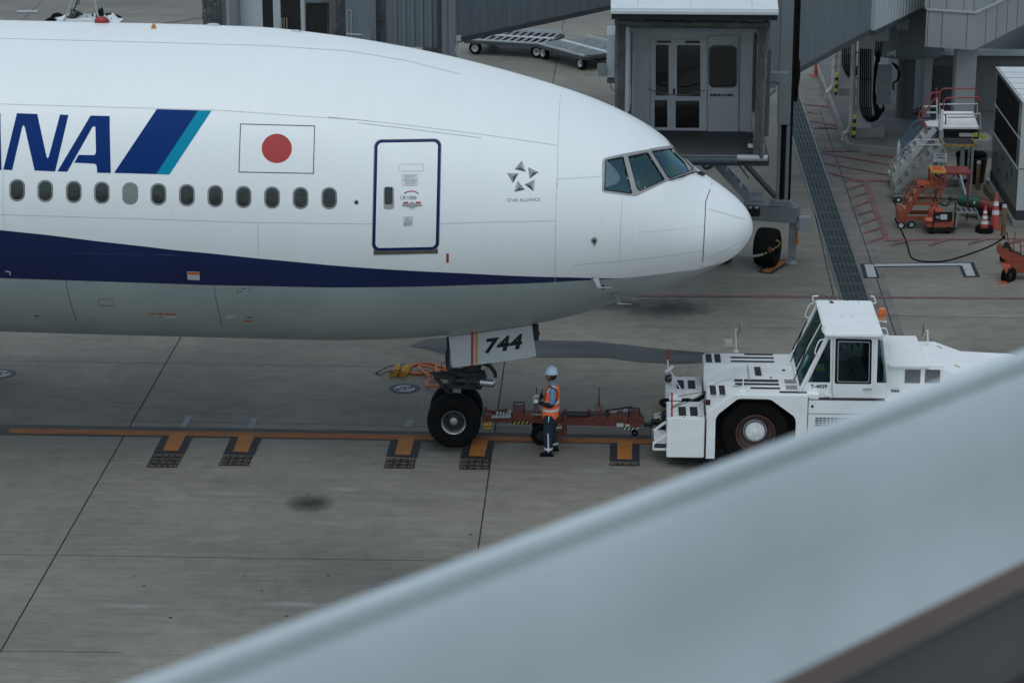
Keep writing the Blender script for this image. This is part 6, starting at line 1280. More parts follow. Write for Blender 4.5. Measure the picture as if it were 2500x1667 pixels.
# ---------------- dollies ----------------
def dolly(loc, rz, label):
    t = thing('baggage_dolly', label, 'dolly', loc, rz, 'empty container dollies parked beyond the aircraft')
    L, W = 3.1, 2.3
    a = MB(); 
    for y in (-W/2, 0, W/2): a.bb(-L/2, L/2, y-.05, y+.05, .42, .54, .008)
    for x in (-L/2, -L/6, L/6, L/2): a.bb(x-.05, x+.05, -W/2, W/2, .42, .53, .008)
    a.build('frame', 'bridgedark', t)
    a = MB()
    for x in range(11):
        xx = -L/2+.14+x*(L-.28)/10
        a.cyl((xx, -W/2+.08, .55), (xx, -.12, .55), .045, n=8); a.cyl((xx, .12, .55), (xx, W/2-.08, .55), .045, n=8)
    a.build('rollers', mat('roller', (.30, .32, .32), .4, .3, var=.2), t)
    a = MB(); a.bb(-L/2, L/2, -.12, .12, .55, .585, .005); a.bb(-L/2, L/2, W/2-.05, W/2, .54, .66, .005); a.bb(-L/2, L/2, -W/2, -W/2+.05, .54, .60, .005); a.build('deck_plate', 'bridgelight', t)
    a = MB(); a.bb(-L/2+.1, L/2-.1, -W/2+.1, W/2-.1, .44, .47); a.bb(-L/2+.2, L/2-.2, -.4, .4, .28, .42); a.bb(-L/2+.05, L/2-.05, -W/2-.01, -W/2, .44, .5); a.build('rusty_chassis', mat('rusty', (.045, .03, .022), .8, var=.5, scale=8), t)
    for x in (-L/2+.35, L/2-.35):
        for y, s_ in ((-W/2+.15, -1), (W/2-.15, 1)):
            a = MB(); a.lathe(tyre_prof(.24, .16, .13), (x, y, .24), (0, s_, 0), 28); wh = a.build('wheel', 'rubber', t)
            a = MB(); a.lathe([(.045, .02), (.07, .03), (.10, .05), (.135, .09), (.14, .06)], (x, y, .24), (0, s_, 0), 24); a.build('rim', 'lightgrey', wh)
    a = MB(); a.bar((L/2, 0, .42), (L/2+.5, 0, .34), .08, .06); a.tube([(L/2+.5, 0, .34), (L/2+.58, .06, .34), (L/2+.64, 0, .34), (L/2+.58, -.06, .34), (L/2+.5, 0, .34)], .02, 6); a.cyl((-L/2, 0, .45), (-L/2-.2, 0, .45), .04, n=8); a.build('drawbar', 'black', t); return t
w1, w2 = G(*c2(1268, 450)), G(*c2(1662, 474)); r1 = math.atan2((w2-w1).y, (w2-w1).x); sc1 = (w2-w1).length/2.4
m1 = (w1+w2)/2; nrm1 = V((-math.sin(r1), math.cos(r1), 0)); dolly(m1+nrm1*1.0, r1, 'left of two empty roller dollies parked beyond the nose')
w3, w4 = G(*c2(1808, 497)), G(*c2(2052, 565)); r2 = math.atan2((w4-w3).y, (w4-w3).x); m2 = (w3+w4)/2; nrm2 = V((-math.sin(r2), math.cos(r2), 0)); dolly(m2+nrm2*1.0, r2, 'right of two empty roller dollies, beside the bridge cabin')
print('dolly', m1, sc1, math.degrees(r1), m2, (w4-w3).length/2.4, math.degrees(r2))
# ---------------- open tractor beyond the roof of the fuselage ----------------
YV = 94.5
cV = crop(100, 0, 11.76)
def vp(x, y, Y=YV): return PY(*cV(x, y), Y)
bt = thing('baggage_tractor', 'open white baggage tractor with black seat and steering wheel beyond the fuselage roof', 'tractor', (vp(1200, 0).x, YV, 0))
xs0, xs1 = vp(100, 0).x, vp(2200, 0).x
a = MB(); a.prism([(xs0, YV-.65, .35), (xs0, YV-.65, vp(0, 620).z), (vp(700, 0).x, YV-.65, vp(0, 480).z), (vp(760, 0).x, YV-.65, .35)], (0, 1.3, 0)); a.bb(vp(760, 0).x, vp(1900, 0).x, YV-.65, YV+.65, .35, .55, .02)
a.prism([(vp(1800, 0).x, YV-.6, .4), (vp(1780, 0).x, YV-.6, vp(0, 600).z), (vp(1960, 0).x, YV-.6, vp(0, 430).z), (xs1, YV-.6, vp(0, 680).z), (xs1+.1, YV-.6, .4)], (0, 1.2, 0)); a.build('body', 'white', bt, world=True)
a = MB()
for y_ in (YV-.62, YV+.55):
    d_ = 0 if y_ < YV else .0
    a.bar((vp(720, 640).x, y_, vp(0, 640).z), (vp(1010, -120).x, y_, vp(0, -120).z), .06, .06, .01); a.bar((vp(1780, 600).x, y_, vp(0, 600).z), (vp(1620, -120).x, y_, vp(0, -120).z), .07, .07, .01)
a.bb(vp(950, 0).x, vp(1700, 0).x, YV-.65, YV+.6, vp(0, -120).z, vp(0, -120).z+.06, .02); a.build('canopy_frame', 'lightgrey', bt, world=True)
a = MB(); a.prism([(vp(760, 0).x, YV-.5, .6), (vp(860, 0).x, YV-.5, vp(0, 450).z), (vp(1000, 0).x, YV-.5, vp(0, 470).z), (vp(1060, 0).x, YV-.5, .6)], (0, 1, 0)); a.cyl(vp(1000, 500), vp(1060, 370), .05, n=8); a.build('dashboard', 'black', bt, world=True)
a = MB(); cw_ = vp(1055, 365); a.tube([cw_+V((.19*math.cos(R(t)), .19*math.sin(R(t)), -.09*math.cos(R(t)))) for t in range(0, 360, 20)], .018, 6, closed=True); a.bar(cw_-V((.18, 0, -.08)), cw_+V((.18, 0, -.08)), .03, .02); a.build('steering_wheel', 'black', bt, world=True)
a = MB(); a.bb(vp(1250, 0).x, vp(1720, 0).x, YV-.3, YV+.3, vp(0, 640).z-.1, vp(0, 500).z, .05); a.prism([(vp(1560, 0).x, YV-.3, vp(0, 560).z), (vp(1640, 0).x, YV-.3, vp(0, 270).z), (vp(1720, 0).x, YV-.3, vp(0, 270).z), (vp(1760, 0).x, YV-.3, vp(0, 560).z)], (0, .6, 0)); a.cyl(vp(1340, 560), vp(1330, 470), .03, n=8); a.cyl(vp(1490, 480), vp(1465, 395), .03, n=8); a.build('seat', 'rubber', bt, world=True)
a = MB(); a.tube([vp(*p, YV-.5) for p in ((1350, 660), (1400, 530), (1450, 510), (1540, 508), (1575, 540), (1580, 640))], .022, 8, sub=2); a.build('grab_rail', 'white', bt, world=True)
a = MB(); a.tube([vp(*p, YV+.3) for p in ((880, 380), (870, 290), (950, 270), (1020, 130), (1080, 100), (1095, 40), (1050, 0), (1020, 60), (980, 230), (930, 260))], .022, 6, sub=2); a.ball(vp(1895, 420), .06); a.bar(vp(1760, 220), vp(1770, 460), .04, .05); a.build('mirror_arm', 'black', bt, world=True)
for x in (vp(350, 0).x, vp(1850, 0).x):
    for y_ in (YV-.55, YV+.55): a = MB(); a.lathe(tyre_prof(.3, .2, .15), (x, y_, .3), (0, -1, 0), 24); a.build('wheel', 'rubber', bt, world=True)
a = MB(); text(a, '23', [cV(1915, 590), cV(2040, 490), cV(2030, 580), cV(1930, 640)], lambda x, y: PY(x, y, YV-.605)); a.build('fleet_number', 'midgrey', bt, world=True)
# ---------------- pier: raised island, pillars, pipes, drum, fixed bridge ----------------
a = MB(); k0 = G(*cA(675, 1440)); k1 = G(*cA(1160, 1482)); a.prism([(7.22, 90, 0), (7.22, k0.y+.3, 0), (7.45, k0.y, 0), (k1.x, k1.y, 0), (18, k1.y-1.2, 0), (18, 90, 0)], (0, 0, .22)); bmesh.ops.bevel(a.bm, geom=[e for e in a.bm.edges if abs(e.verts[0].co.z-.22) < .01 and abs(e.verts[1].co.z-.22) < .01], offset=.03, segments=2, affect='EDGES')
isl = a.build('paved_island', mat('island_concrete', (.115, .118, .115), .8, var=.2, scale=.8, bump=.2, dirt=.25), None); isl['kind'] = 'structure'
a = MB(); a.prism([(7.15, k0.y+.6, .0), (7.15, k0.y+.05, 0), (7.35, k0.y-.12, 0), (k1.x, k1.y-.1, 0), (k1.x+2.2, k1.y-.3, 0), (k1.x+2.2, k1.y+.1, 0), (7.6, k0.y+.15, 0), (7.4, k0.y+.6, 0)], (0, 0, .20)); a.bb(7.12, 7.24, k0.y+.6, 87.6, 0, .235); a.build('kerb', 'concrete', isl)
def pillar(px_, py_, wd, top, name, label, cat='pillar', pier=.32, grp=None):
    p = G(px_, py_, .22); t = thing(name, label, cat, (p.x, p.y+wd/2, .22), 0, grp)
    a = MB(); a.bb(-wd/2, wd/2, -wd/2, wd/2, pier-.22 if pier else 0, top-.22, .02); a.build('shaft', 'pale', t)
    if pier: a = MB(); q = wd*.95; a.prism([(-q, -q*.6, 0), (-q*.6, -q, 0), (q*1.2, -q, 0), (q*1.5, -q*.6, 0), (q*1.5, q, 0), (-q, q, 0)], (0, 0, pier-.2)); a.build('plinth', 'concrete', t)
    return t, p
t1, p1 = pillar(2108, 332, .46, 4.1, 'bridge_pillar', 'nearer pale square pillar carrying black cables, beside the white downpipe', pier=.45, grp='square pillars under the bridge')
t2, p2 = pillar(2064, 231, .46, 4.1, 'bridge_pillar', 'farther pale square pillar carrying black cables, behind the nearer one', pier=.45, grp='square pillars under the bridge')
t3, p3 = pillar(2348, 362, .62, 3.5, 'bridge_pillar', 'wide white pillar standing behind the red-railed platform', pier=.5, grp='square pillars under the bridge')
t4, p4 = pillar(2466, 165, .55, 4.0, 'bridge_pillar', 'pale pillar under the building at the right edge, in front of the white car', pier=0, grp='square pillars under the bridge')
def guard(px_, ytop, ybot, label):
    p = G(px_, ybot, .22); q = PY(px_, ytop, p.y); t = thing('striped_guard', label, 'guard post', (p.x, p.y, .22), 0, 'black and yellow guards at the pillar feet'); n = 6; h = (q.z-.22)/n; a = MB()
    for k in range(n): a.m((k+1) % 2); a.lathe([(.055, k*h), (.055, (k+1)*h)] if 0 < k < n-1 else ([(.0, 0), (.055, .002), (.055, h)] if k == 0 else [(.055, k*h), (.055, (k+1)*h), (.05, (k+1)*h+.01), (0, (k+1)*h+.01)]), (0, 0, 0), (0, 0, 1), 14)
    a.build('post', ['yellow', 'dark'], t); return t
guard(*cA(722, 0)[:1], cA(0, 1102)[1], cA(0, 1325)[1], 'black and yellow guard at the foot of the nearer pillar'); guard(*cA(553, 0)[:1], cA(0, 705)[1], cA(0, 912)[1], 'black and yellow guard at the foot of the farther pillar')
def pipe(pts, Y, r_, label):
    P = [PY(*cA(*p), Y) for p in pts]; t = thing('downpipe', label, 'pipe', (P[-1].x, Y, 0)); a = MB(); a.tube(P, r_, 12); a.build('pipe', mat('pipe_white', (.42, .43, .42), .45, var=.08, dirt=.15) if 'pipew' not in M else M['pipew'], t, world=True)
    a = MB()
    for k in (.15, .45, .8): q = P[0].lerp(P[1], k); a.cyl(q-V((0, 0, .02)), q+V((0, 0, .02)), r_*1.25, n=12); a.bb(q.x-.02, q.x+.2, Y, Y+.06, q.z-.02, q.z+.02)
    for q in P[2:]: a.ball(q, r_*1.18, n=10)
    a.build('collar', 'lightgrey', t, world=True)
pipe([(726, 380), (700, 1200), (690, 1235), (640, 1290), (625, 1360), (612, 1392)], 76.0, .085, 'white downpipe with an elbow beside the nearer pillar'); pipe([(545, 480), (532, 800), (520, 840), (475, 885), (466, 960), (455, 988)], 82.6, .085, 'white downpipe with an elbow beside the farther pillar')
def cables(x0_, x1_, n, ytop, ybot, Y, loop, label):
    t = thing('cable_bundle', label, 'cables', (PY(*cA(x0_, 0), Y).x, Y, .22)); a = MB()
    for k in range(n):
        x = x0_+(x1_-x0_)*k/(n-1); lx = x1_+35+ (n-k)*14; a.tube([PY(*cA(*p), Y-.02*k) for p in ((x, ytop), (x+2, (ytop+ybot)/2), (x+2, ybot-20), (x+(lx-x)*.3, ybot+loop*(.55+.45*(n-k)/n)), (x+(lx-x)*.75, ybot+loop*(.5+.4*(n-k)/n)), (lx, ybot-10))], .019, 6, sub=3)
    a.m(1)
    for y in (ytop+(ybot-ytop)*.5, ybot-10): p, q = PY(*cA(x0_-8, y), Y-.05), PY(*cA(x1_+8, y), Y-.05); a.bb(p.x, q.x, Y-.06, Y-.03, p.z-.015, p.z+.015)
    a.build('cables', ['rubber', 'dark'], t, world=True)
cables(785, 885, 6, 470, 1045, p1.y-.04, 110, 'thick black cables running down the nearer pillar'); cables(615, 690, 5, 440, 640, p2.y-.04, 90, 'thick black cables running down the farther pillar')
t = thing('electrical_cabinet', 'tall grey electrical cabinet hanging beside the nearer pillar', 'cabinet', PY(*cA(1018, 1000), 76.6)); a = MB(); boxY(a, cA, 955, 640, 1075, 1002, 76.6, .4, .01); a.build('case', 'grey', t, world=True); a = MB(); boxY(a, cA, 988, 812, 1042, 860, 76.57, .03, .005); a.build('label_plate', mat('cream_plate', (.3, .3, .24), .6), t, world=True)
a = MB(); 
for k in range(6): a.tube([PY(*cA(*p), 76.7) for p in ((935+k*4, 580), (905+k*5, 760), (905+k*4, 900), (925+k*8, 1060), (965, 1100-k*8), (1000+k*2, 1060), (1005, 1005))], .03, 6, sub=4)
for k in range(4): a.tube([PY(*cA(*p), 77.2) for p in ((1090, 600), (1120+k*6, 640), (1160-k*3, 700), (1140, 770), (1100, 800), (1105, 860))], .03, 6, sub=4)
for k in range(6): a.tube([PY(*cA(*p), 76.5) for p in ((885+k*24, 395), (925+k*12, 500), (940+k*5, 600))], .018, 6)
a.build('feed_cables', 'rubber', t, world=True)
# drum of the rotunda
dc = V((PY(2222, 100, 78).x, 78.6, 0)); t = thing('rotunda', 'dark grey drum hanging beneath the bridge end', 'rotunda', (dc.x, dc.y, 2.4)); a = MB(); zb2 = PY(2190, 146, 77.4).z; a.lathe([(0, zb2), (1.2, zb2), (1.22, zb2+.08), (1.18, zb2+.1), (1.18, 4.1), (0, 4.1)], dc, (0, 0, 1), 40); a.build('drum', 'bridge', t, world=True)
a = MB(); a.cyl((dc.x, dc.y, .22), (dc.x, dc.y, zb2), .28, n=20); a.build('central_post', 'bridgedark', t, world=True); a = MB(); p = PY(*cA(1240, 150), 77); a.bb(p.x-.28, p.x+.05, 77, 77.3, 3.3, 5.2, .02); a.bb(p.x+.1, p.x+.55, 77, 77.4, 4.0, 5.2, .02); a.build('drive_housing', 'pale', t, world=True)
a = MB(); boxY(a, cA, 880, 290, 1055, 395, 76.2, .5, .01); a.build('bracket_plate', 'bridgelight', t, world=True)
a = MB(); 
for k in range(5): a.tube([PY(*cA(*p), 76.1) for p in ((760, 380-k*3), (850, 370-k*6), (900+k*8, 330-k*8), (1000, 300-k*10), (1040, 250))], .03, 6, sub=3)
a.build('loose_cables', 'rubber', t, world=True)
p = PY(*cA(1120, 500), 76.3); t = thing('security_camera', 'small white security camera fixed under the bridge end', 'camera', (p.x, p.y, p.z)); a = MB(); a.cyl(PY(*cA(1055, 520), 76.2), PY(*cA(1110, 495), 76.4), .08, .07, 14); a.bar(PY(*cA(1100, 480), 76.3), PY(*cA(1118, 545), 76.3), .06, .06, .01); a.build('housing', 'lightgrey', t, world=True); a = MB(); a.bar(PY(*cA(1120, 300), 76.35), PY(*cA(1122, 480), 76.35), .22, .12, .01); a.build('mount', 'bridge', t, world=True)
# fixed bridge building
ZU = 3.4
A0 = G(*cA(1403, 448), ZU); C0 = G(*cA(1870, 482), ZU); D0 = G(*cA(2340, 245), ZU)
dR = (D0-C0).normalized(); dL = (A0-C0).normalized(); A1 = C0+dL*1.9+V((0, 0, 0)); D1 = C0+dR*22; E1 = A1+dR*22
fbg = thing('pier_building', 'pale panelled passenger building raised over the pillars at the top right', 'building', (C0.x+2, C0.y+4, 0))
a = MB(); a.prism([A0, C0, D1, A0+(D1-C0)], (0, 0, 1.12)); a.build('fascia', 'pale', fbg, world=True)
ins = (dR+dL).normalized()*.14
a = MB(); up_ = V((0, 0, 1.12)); a.prism([A0+ins+up_, C0+ins+up_, D1+ins+up_, A0+(D1-C0)+ins+up_], (0, 0, 5)); a.build('wall', 'pale', fbg, world=True)
a = MB(); 
for s0, s1, z0, z1 in ((A0, C0, 1.10, 1.17), (C0, D1, 1.10, 1.17)): a.bar(s0+V((0, 0, z0+.03))-ins*.15, s1+V((0, 0, z0+.03))-ins*.15, .06, .06)
a.build('ledge', 'bridgelight', fbg, world=True)
a = MB(); nl = V((dL.y, -dL.x, 0)); nl = nl if nl.y < 0 else -nl; nr = V((dR.y, -dR.x, 0)); nr = nr if nr.x > 0 or nr.y < 0 else -nr
for f_ in (0.04, .33, .84): q = A0.lerp(C0, f_)+nl*.003; a.bar(q, q+V((0, 0, 1.1)), .012, .012)
for k in range(1, 12): q = C0+dR*k*1.05+nr*.003; a.bar(q, q+V((0, 0, 1.1)), .012, .012)
for k in range(0, 12): q = C0+ins+dR*k*1.9+up_+nr*.003; a.bar(q, q+V((0, 0, 4)), .012, .012)
for f_ in (.1, .45, .8): q = (A0+ins).lerp(C0+ins, f_)+up_+nl*.003; a.bar(q, q+V((0, 0, 4)), .012, .012)
a.build('panel_joints', 'dark', fbg, world=True)
# service hut and dark wall under the building
h0 = G(*cA(1475, 1000), .22); 
t = thing('concrete_hut', 'low grey concrete hut with a flat overhanging roof under the building', 'hut', (12.2, 82, .22)); a = MB(); a.bb(10.15, 13.9, 79.5, 85, .22, 2.1, .01); a.build('wall', mat('hut_wall', (.13, .14, .14), .8, var=.1), t, world=True); a = MB(); a.bb(10.0, 14.1, 79.2, 85.2, 2.12, 2.32, .01); a.build('roof', 'bridgelight', t, world=True); a = MB(); a.bb(10.15, 13.95, 79.35, 85.05, 2.32, 2.33); a.build('roof_membrane', 'bridgedark', t, world=True)  # dark sheet laid inside the pale roof rim
a = MB(); a.bb(10.3, 11.0, 79.46, 79.5, .24, 1.7); a.build('door', 'bridgedark', t, world=True)
t = thing('screen_wall', 'angled grey screen wall between the cable pillar and the hut', 'wall', (9.6, 80, .22)); a = MB(); a.prism([(9.35, 84, .22), (9.45, 84, .22), (10.1, 78.6, .22), (9.98, 78.6, .22)], (0, 0, 2.0)); a.build('panel', 'bridge', t, world=True)
a = MB(); a.bb(9.9, 10.15, 78.5, 78.8, .22, 2.6, .01); a.build('end_post', 'pale', t, world=True)
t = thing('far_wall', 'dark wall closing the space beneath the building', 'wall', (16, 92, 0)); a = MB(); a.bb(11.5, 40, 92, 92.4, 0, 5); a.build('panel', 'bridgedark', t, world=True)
# bundle of plastic sheet
p = G(*cA(1300, 1100), .22); a = MB()
for k in range(9): a.ball((p.x+random.uniform(-.35, .25), p.y+random.uniform(0, .4), .22+random.uniform(.02, .14)), random.uniform(.08, .16), (random.uniform(.8, 1.8), 1, .7), 8)
a.bar((p.x+.1, p.y+.2, .3), (p.x+.5, p.y+.5, .75), .08, .06)
o = a.build('plastic_bundle', mat('plastic_bundle', (.22, .27, .33), .5, var=.6, scale=9, bump=.8, bscale=12), None); tag(o, 'crumpled bundle of pale plastic sheeting lying in front of the concrete hut', 'bundle')
# delineator
def cone_like(px_, py_, name, label, cat, h, r0, r1, bands, base, grp=None, sq=True):
    p = G(px_, py_); t = thing(name, label, cat, p, 0, grp); a = MB(); a.lathe([(r0, .03), (r0*.92, .06), (r1, h), (r1*.6, h+.015), (0, h+.015)], (0, 0, 0), (0, 0, 1), 28)
    if sq: a.bb(-base, base, -base, base, 0, .03, .01)
    else: a.lathe([(0, 0), (base, 0), (base, .03), (r0*1.1, .05), (0, .05)], (0, 0, 0), (0, 0, 1), 24)
    a.build('body', mat('cone_red', (.34, .045, .028), .5, var=.12, dirt=.15) if 'cone' not in M else M['cone'], t)
    for z0, z1 in bands:
        ra = r0*.92+(r1-r0*.92)*(z0-.06)/(h-.06)+.003; rb = r0*.92+(r1-r0*.92)*(z1-.06)/(h-.06)+.003; a = MB(); a.lathe([(ra-.004, z0), (ra, z0), (rb, z1), (rb-.004, z1)], (0, 0, 0), (0, 0, 1), 28); a.build('reflective_band', 'reflect', t)
    return t
cone_like(1991, 186, 'delineator_post', 'orange delineator post standing on the apron beside the far kerb', 'post', .80, .05, .04, [(.48, .56), (.64, .72)], .2, sq=False)
cone_like(*cB(1578, 1040), 'traffic_cone', 'shorter red traffic cone with three white bands on a black base, left of the pair', 'cone', .72, .13, .022, [(.22, .31), (.36, .45), (.51, .59)], .2, 'traffic cones by the white unit')
a = MB(); p = G(*cB(1578, 1045)); 
for k in range(2): a.tube([(p.x+.2*math.cos(R(t)), p.y+.2*math.sin(R(t)), .04+.07*k) for t in range(0, 360, 20)], .05, 8, closed=True)
o = a.build('cone_weight', 'rubber', None); tag(o, 'stacked black rubber ring weights around the shorter traffic cone', 'weight')
cone_like(*cB(1680, 1010), 'traffic_cone', 'taller red traffic cone with two white bands, right of the pair', 'cone', .98, .155, .03, [(.40, .52), (.64, .76)], .17, 'traffic cones by the white unit')
# car at the right edge
cp_ = G(2512, 166); car = thing('parked_car', 'white car half hidden at the right edge beneath the building', 'car', (cp_.x+1.2, cp_.y+.9, 0)); a = MB()
prof = [(-.9, .28), (-.98, .5), (-.95, .8), (-.7, .98), (-.35, 1.05), (.15, 1.50), (.5, 1.58), (2.6, 1.58), (3.2, 1.1), (3.3, .6), (3.25, .28)]
a.prism([(x, -.85, z) for x, z in prof], (0, 1.7, 0)); bmesh.ops.bevel(a.bm, geom=list(a.bm.edges), offset=.08, segments=3, affect='EDGES', clamp_overlap=True); a.build('body', 'white', car)
a = MB(); a.prism([(-.2, -.87, 1.08), (.2, -.87, 1.44), (2.4, -.87, 1.46), (2.8, -.87, 1.08)], (0, 1.74, 0)); a.build('side_windows', 'darkglass', car)
for x in (-.35, 2.5):
    for y in (-.8, .8): a = MB(); a.lathe(tyre_prof(.32, .2, .2), (x, y, .32), (0, -1 if y < 0 else 1, 0), 28); wh = a.build('wheel', 'rubber', car); a = MB(); a.lathe([(0, .06), (.1, .07), (.19, .09), (.2, .05)], (x, y, .32), (0, -1 if y < 0 else 1, 0), 20); a.build('rim', 'steel', wh)
a = MB(); a.ball((-.93, -.6, .72), .12, (.5, 1.2, .6), 12); a.build('headlight', 'darkglass', car)
# ---------------- big white ground unit at the right edge ----------------
kx, ky = 10.92, 65.45
acu = thing('air_conditioning_unit', 'large white panelled ground unit with black grilles at the right edge', 'ground unit', (12.4, 68, 0))
ztop = PY(2487, 250, ky).z; yfar = G(2427, 167, ztop).y; xr_ = 14.2
a = MB(); a.bb(kx, xr_, ky, yfar, .42, ztop, .012); a.build('casing', mat('acu_side', (.17, .185, .185), .35, .3, var=.12, scale=1.2, dirt=.12), acu, world=True)
a = MB(); a.bb(kx-.03, xr_, ky-.03, yfar+.03, ztop, ztop+.04, .008); a.m(1)
for k in range(1, 6): y_ = ky+(yfar-ky)*k/6; a.bb(kx-.03, xr_, y_-.006, y_+.006, ztop+.04, ztop+.046)
for k in range(40):
    y_ = ky+.05+(yfar-ky-.1)*k/39; a.bb(kx+.0, kx+.025, y_-.012, y_+.012, ztop+.04, ztop+.052)
a.build('roof', ['canopywhite', 'dark'], acu, world=True)
a = MB(); a.bb(kx-.01, kx+.55, ky-.02, ky, .44, ztop); a.bb(kx+.55, xr_, ky-.02, ky, .44, 1.3); a.build('end_panel', mat('acu_white', (.40, .42, .42), .4, var=.04), acu, world=True)
a = MB(); a.bb(kx+.56, xr_, ky-.015, ky-.002, 1.34, ztop-.1); a.bb(kx+.0, kx+.56, ky-.024, ky-.02, 1.58, 1.60); a.build('end_grille', 'black', acu, world=True)
a = MB(); n4 = 4; ya, yb = ky+.55, yfar-.25
for r_, (z0, z1) in enumerate(((2.42, ztop-.12), (1.62, 2.36))):
    for k in range(n4):
        q0 = ya+(yb-ya)*k/n4; a.bb(kx-.012, kx, q0+.03, q0+(yb-ya)/n4-.03, z0, z1)
gr = a.build('side_grille', 'rubber', acu, world=True)
a = MB()
for z_ in (1.55, 2.39): a.bb(kx-.02, kx, ky+.05, yfar-.05, z_-.02, z_+.02)
a.build('grille_rail', 'bridgelight', acu, world=True)
a = MB()
for y_, z_, w_, h_ in ((66.5, 1.1, .12, .22), (67.3, .8, .1, .3), (68.1, 1.2, .1, .12), (66.9, 1.3, .08, .1), (69.4, 1.0, .2, .12), (68.8, .7, .12, .12)): a.bb(kx-.015, kx, y_, y_+w_, z_, z_+h_)
a.build('latches', 'dark', acu, world=True)
a = MB()
for y_, z_ in ((66.3, 1.48), (67.6, .62), (66.9, .55), (66.6, .9)): text(a, '1', [(y_, z_+.06), (y_+.02, z_+.06), (y_+.02, z_), (y_, z_)], lambda u_, v_: V((kx-.004, u_, v_)))
a.bm.free(); a = MB(); a.bb(kx-.1, xr_, ky-.12, yfar+.1, .0, .16, .01); a.m(1); a.bb(kx-.02, xr_, ky-.03, yfar, .16, .42); a.build('plinth', ['concrete', mat('navy_base', (.02, .025, .035), .6)], acu, world=True)
# rusty posts
for (x_, yt_, yb_, lab) in ((1758, 780, 1080, 'rusty guard post in front of the white ground unit beside the taller cone'), (1515, 362, 640, 'rusty guard post behind the folding step, farther of the two')):
    p = G(*cB(x_, yb_)); q = PY(*cB(x_, yt_), p.y); t = thing('guard_post', lab, 'post', p, 0, 'rusty guard posts'); a = MB(); a.lathe([(0, 0), (.065, 0), (.065, q.z-.06), (.05, q.z-.01), (0, q.z)], (0, 0, 0), (0, 0, 1), 16); a.build('tube', mat('rust_post', (.13, .075, .04), .6, var=.35, scale=5), t); a = MB(); a.lathe([(0, q.z+.002), (.045, q.z-.004), (.066, q.z-.05), (.066, q.z-.08), (.06, q.z-.08)], (0, 0, 0), (0, 0, 1), 16); a.build('cap', 'lightgrey', t)
# black cable on the ground
a = MB(); a.tube([G(*cB(*p), .02) for p in ((715, 750), (738, 800), (745, 900), (765, 980), (815, 1090), (850, 1190), (870, 1265), (900, 1300), (970, 1322), (1080, 1330), (1200, 1322), (1330, 1290), (1480, 1240), (1600, 1195), (1690, 1150), (1745, 1115), (1768, 1095))], .019, 6, sub=4)
a.ball(G(*cB(1766, 1098), .04), .05, n=8); tag(a.build('cable', 'rubber', None), 'thin black cable looping across the apron in front of the orange steps', 'cable')

a = MB(); a.tube([G(*p, .03) for p in ((906, 1442), (903, 1432), (918, 1427), (960, 1419), (1010, 1412), (1080, 1404))], .012, 6, sub=4); tag(a.build('bent_rod', mat('rod_grey', (.12, .14, .17), .5), None), 'thin bent rod lying on the bare concrete just above the parapet edge', 'rod')
# ---------------- wheeled steps ----------------
def stair_set(name, label, loc, rz, L, Hh, W, n, colr, rail=None, postcol=None, plat=1.0, rails=True, step_m=None, midrail=True, grp=None):
    """local x climbs towards +x; platform from x=L to L+plat at height Hh"""
    t = thing(name, label, 'steps', loc, rz, grp); a = MB()
    for y in (0, W): a.bar((0, y, .28), (L, y, Hh), .05, .12)
    a.bb(-.05, L+plat, -.02, .04, .16, .24); a.bb(-.05, L+plat, W-.04, W+.02, .16, .24); a.bb(-.05, .03, 0, W, .16, .24); a.bb(L+plat-.08, L+plat, 0, W, .16, .24)
    a.build('frame', colr, t)
    a = MB()
    for k in range(n): x = L*(k+.6)/n; z = .28+(Hh-.28)*(k+.6)/n; a.bb(x-.12, x+.12, .02, W-.02, z-.02, z+.012)
    a.build('treads', step_m or colr, t)
    a = MB(); a.bb(L, L+plat, -.02, W+.02, Hh-.06, Hh, .005); a.build('platform', colr, t)
    for x in (L+.03, L+plat-.06):
        for y in (.03, W-.03): a = MB(); a.bar((x, y, .2), (x, y, Hh-.05), .06, .06); a.build('leg', colr, t)
    if rails:
        for y in (-.02, W+.02):
            a = MB(); rr = .020
            a.tube([(-.02, y, .3), (-.02, y, 1.05), (.12, y, 1.22), (L-.05, y, Hh+.90), (L+plat, y, Hh+.90), (L+plat, y, Hh)], rr, 8)
            if midrail: a.tube([(-.02, y, .75), (L-.02, y, Hh+.48), (L+plat, y, Hh+.48)], rr*.8, 8)
            a.tube([(L, y, Hh), (L, y, Hh+.9)], rr, 8); a.tube([(L*.45, y, .28+(Hh-.28)*.45), (L*.45, y, 1.14+(Hh-.3)*.42)], rr*.9, 8); a.build('handrail', rail or colr, t)
    for x in (.1, L+plat-.12):
        for y in (.0, W): a = MB(); a.lathe(tyre_prof(.09, .05, .05), (x, y, .09), (0, -1, 0), 20); a.bar((x, y, .09), (x, y, .2), .05, .03); w_ = a.build('castor', 'rubber', t); a = MB(); a.lathe([(0, .035), (.05, .03)], (x, y, .09), (0, -1, 0), 12); a.build('hub', 'lightgrey', w_)
    return t
def mid(p, q): return (V(p)+V(q))/2
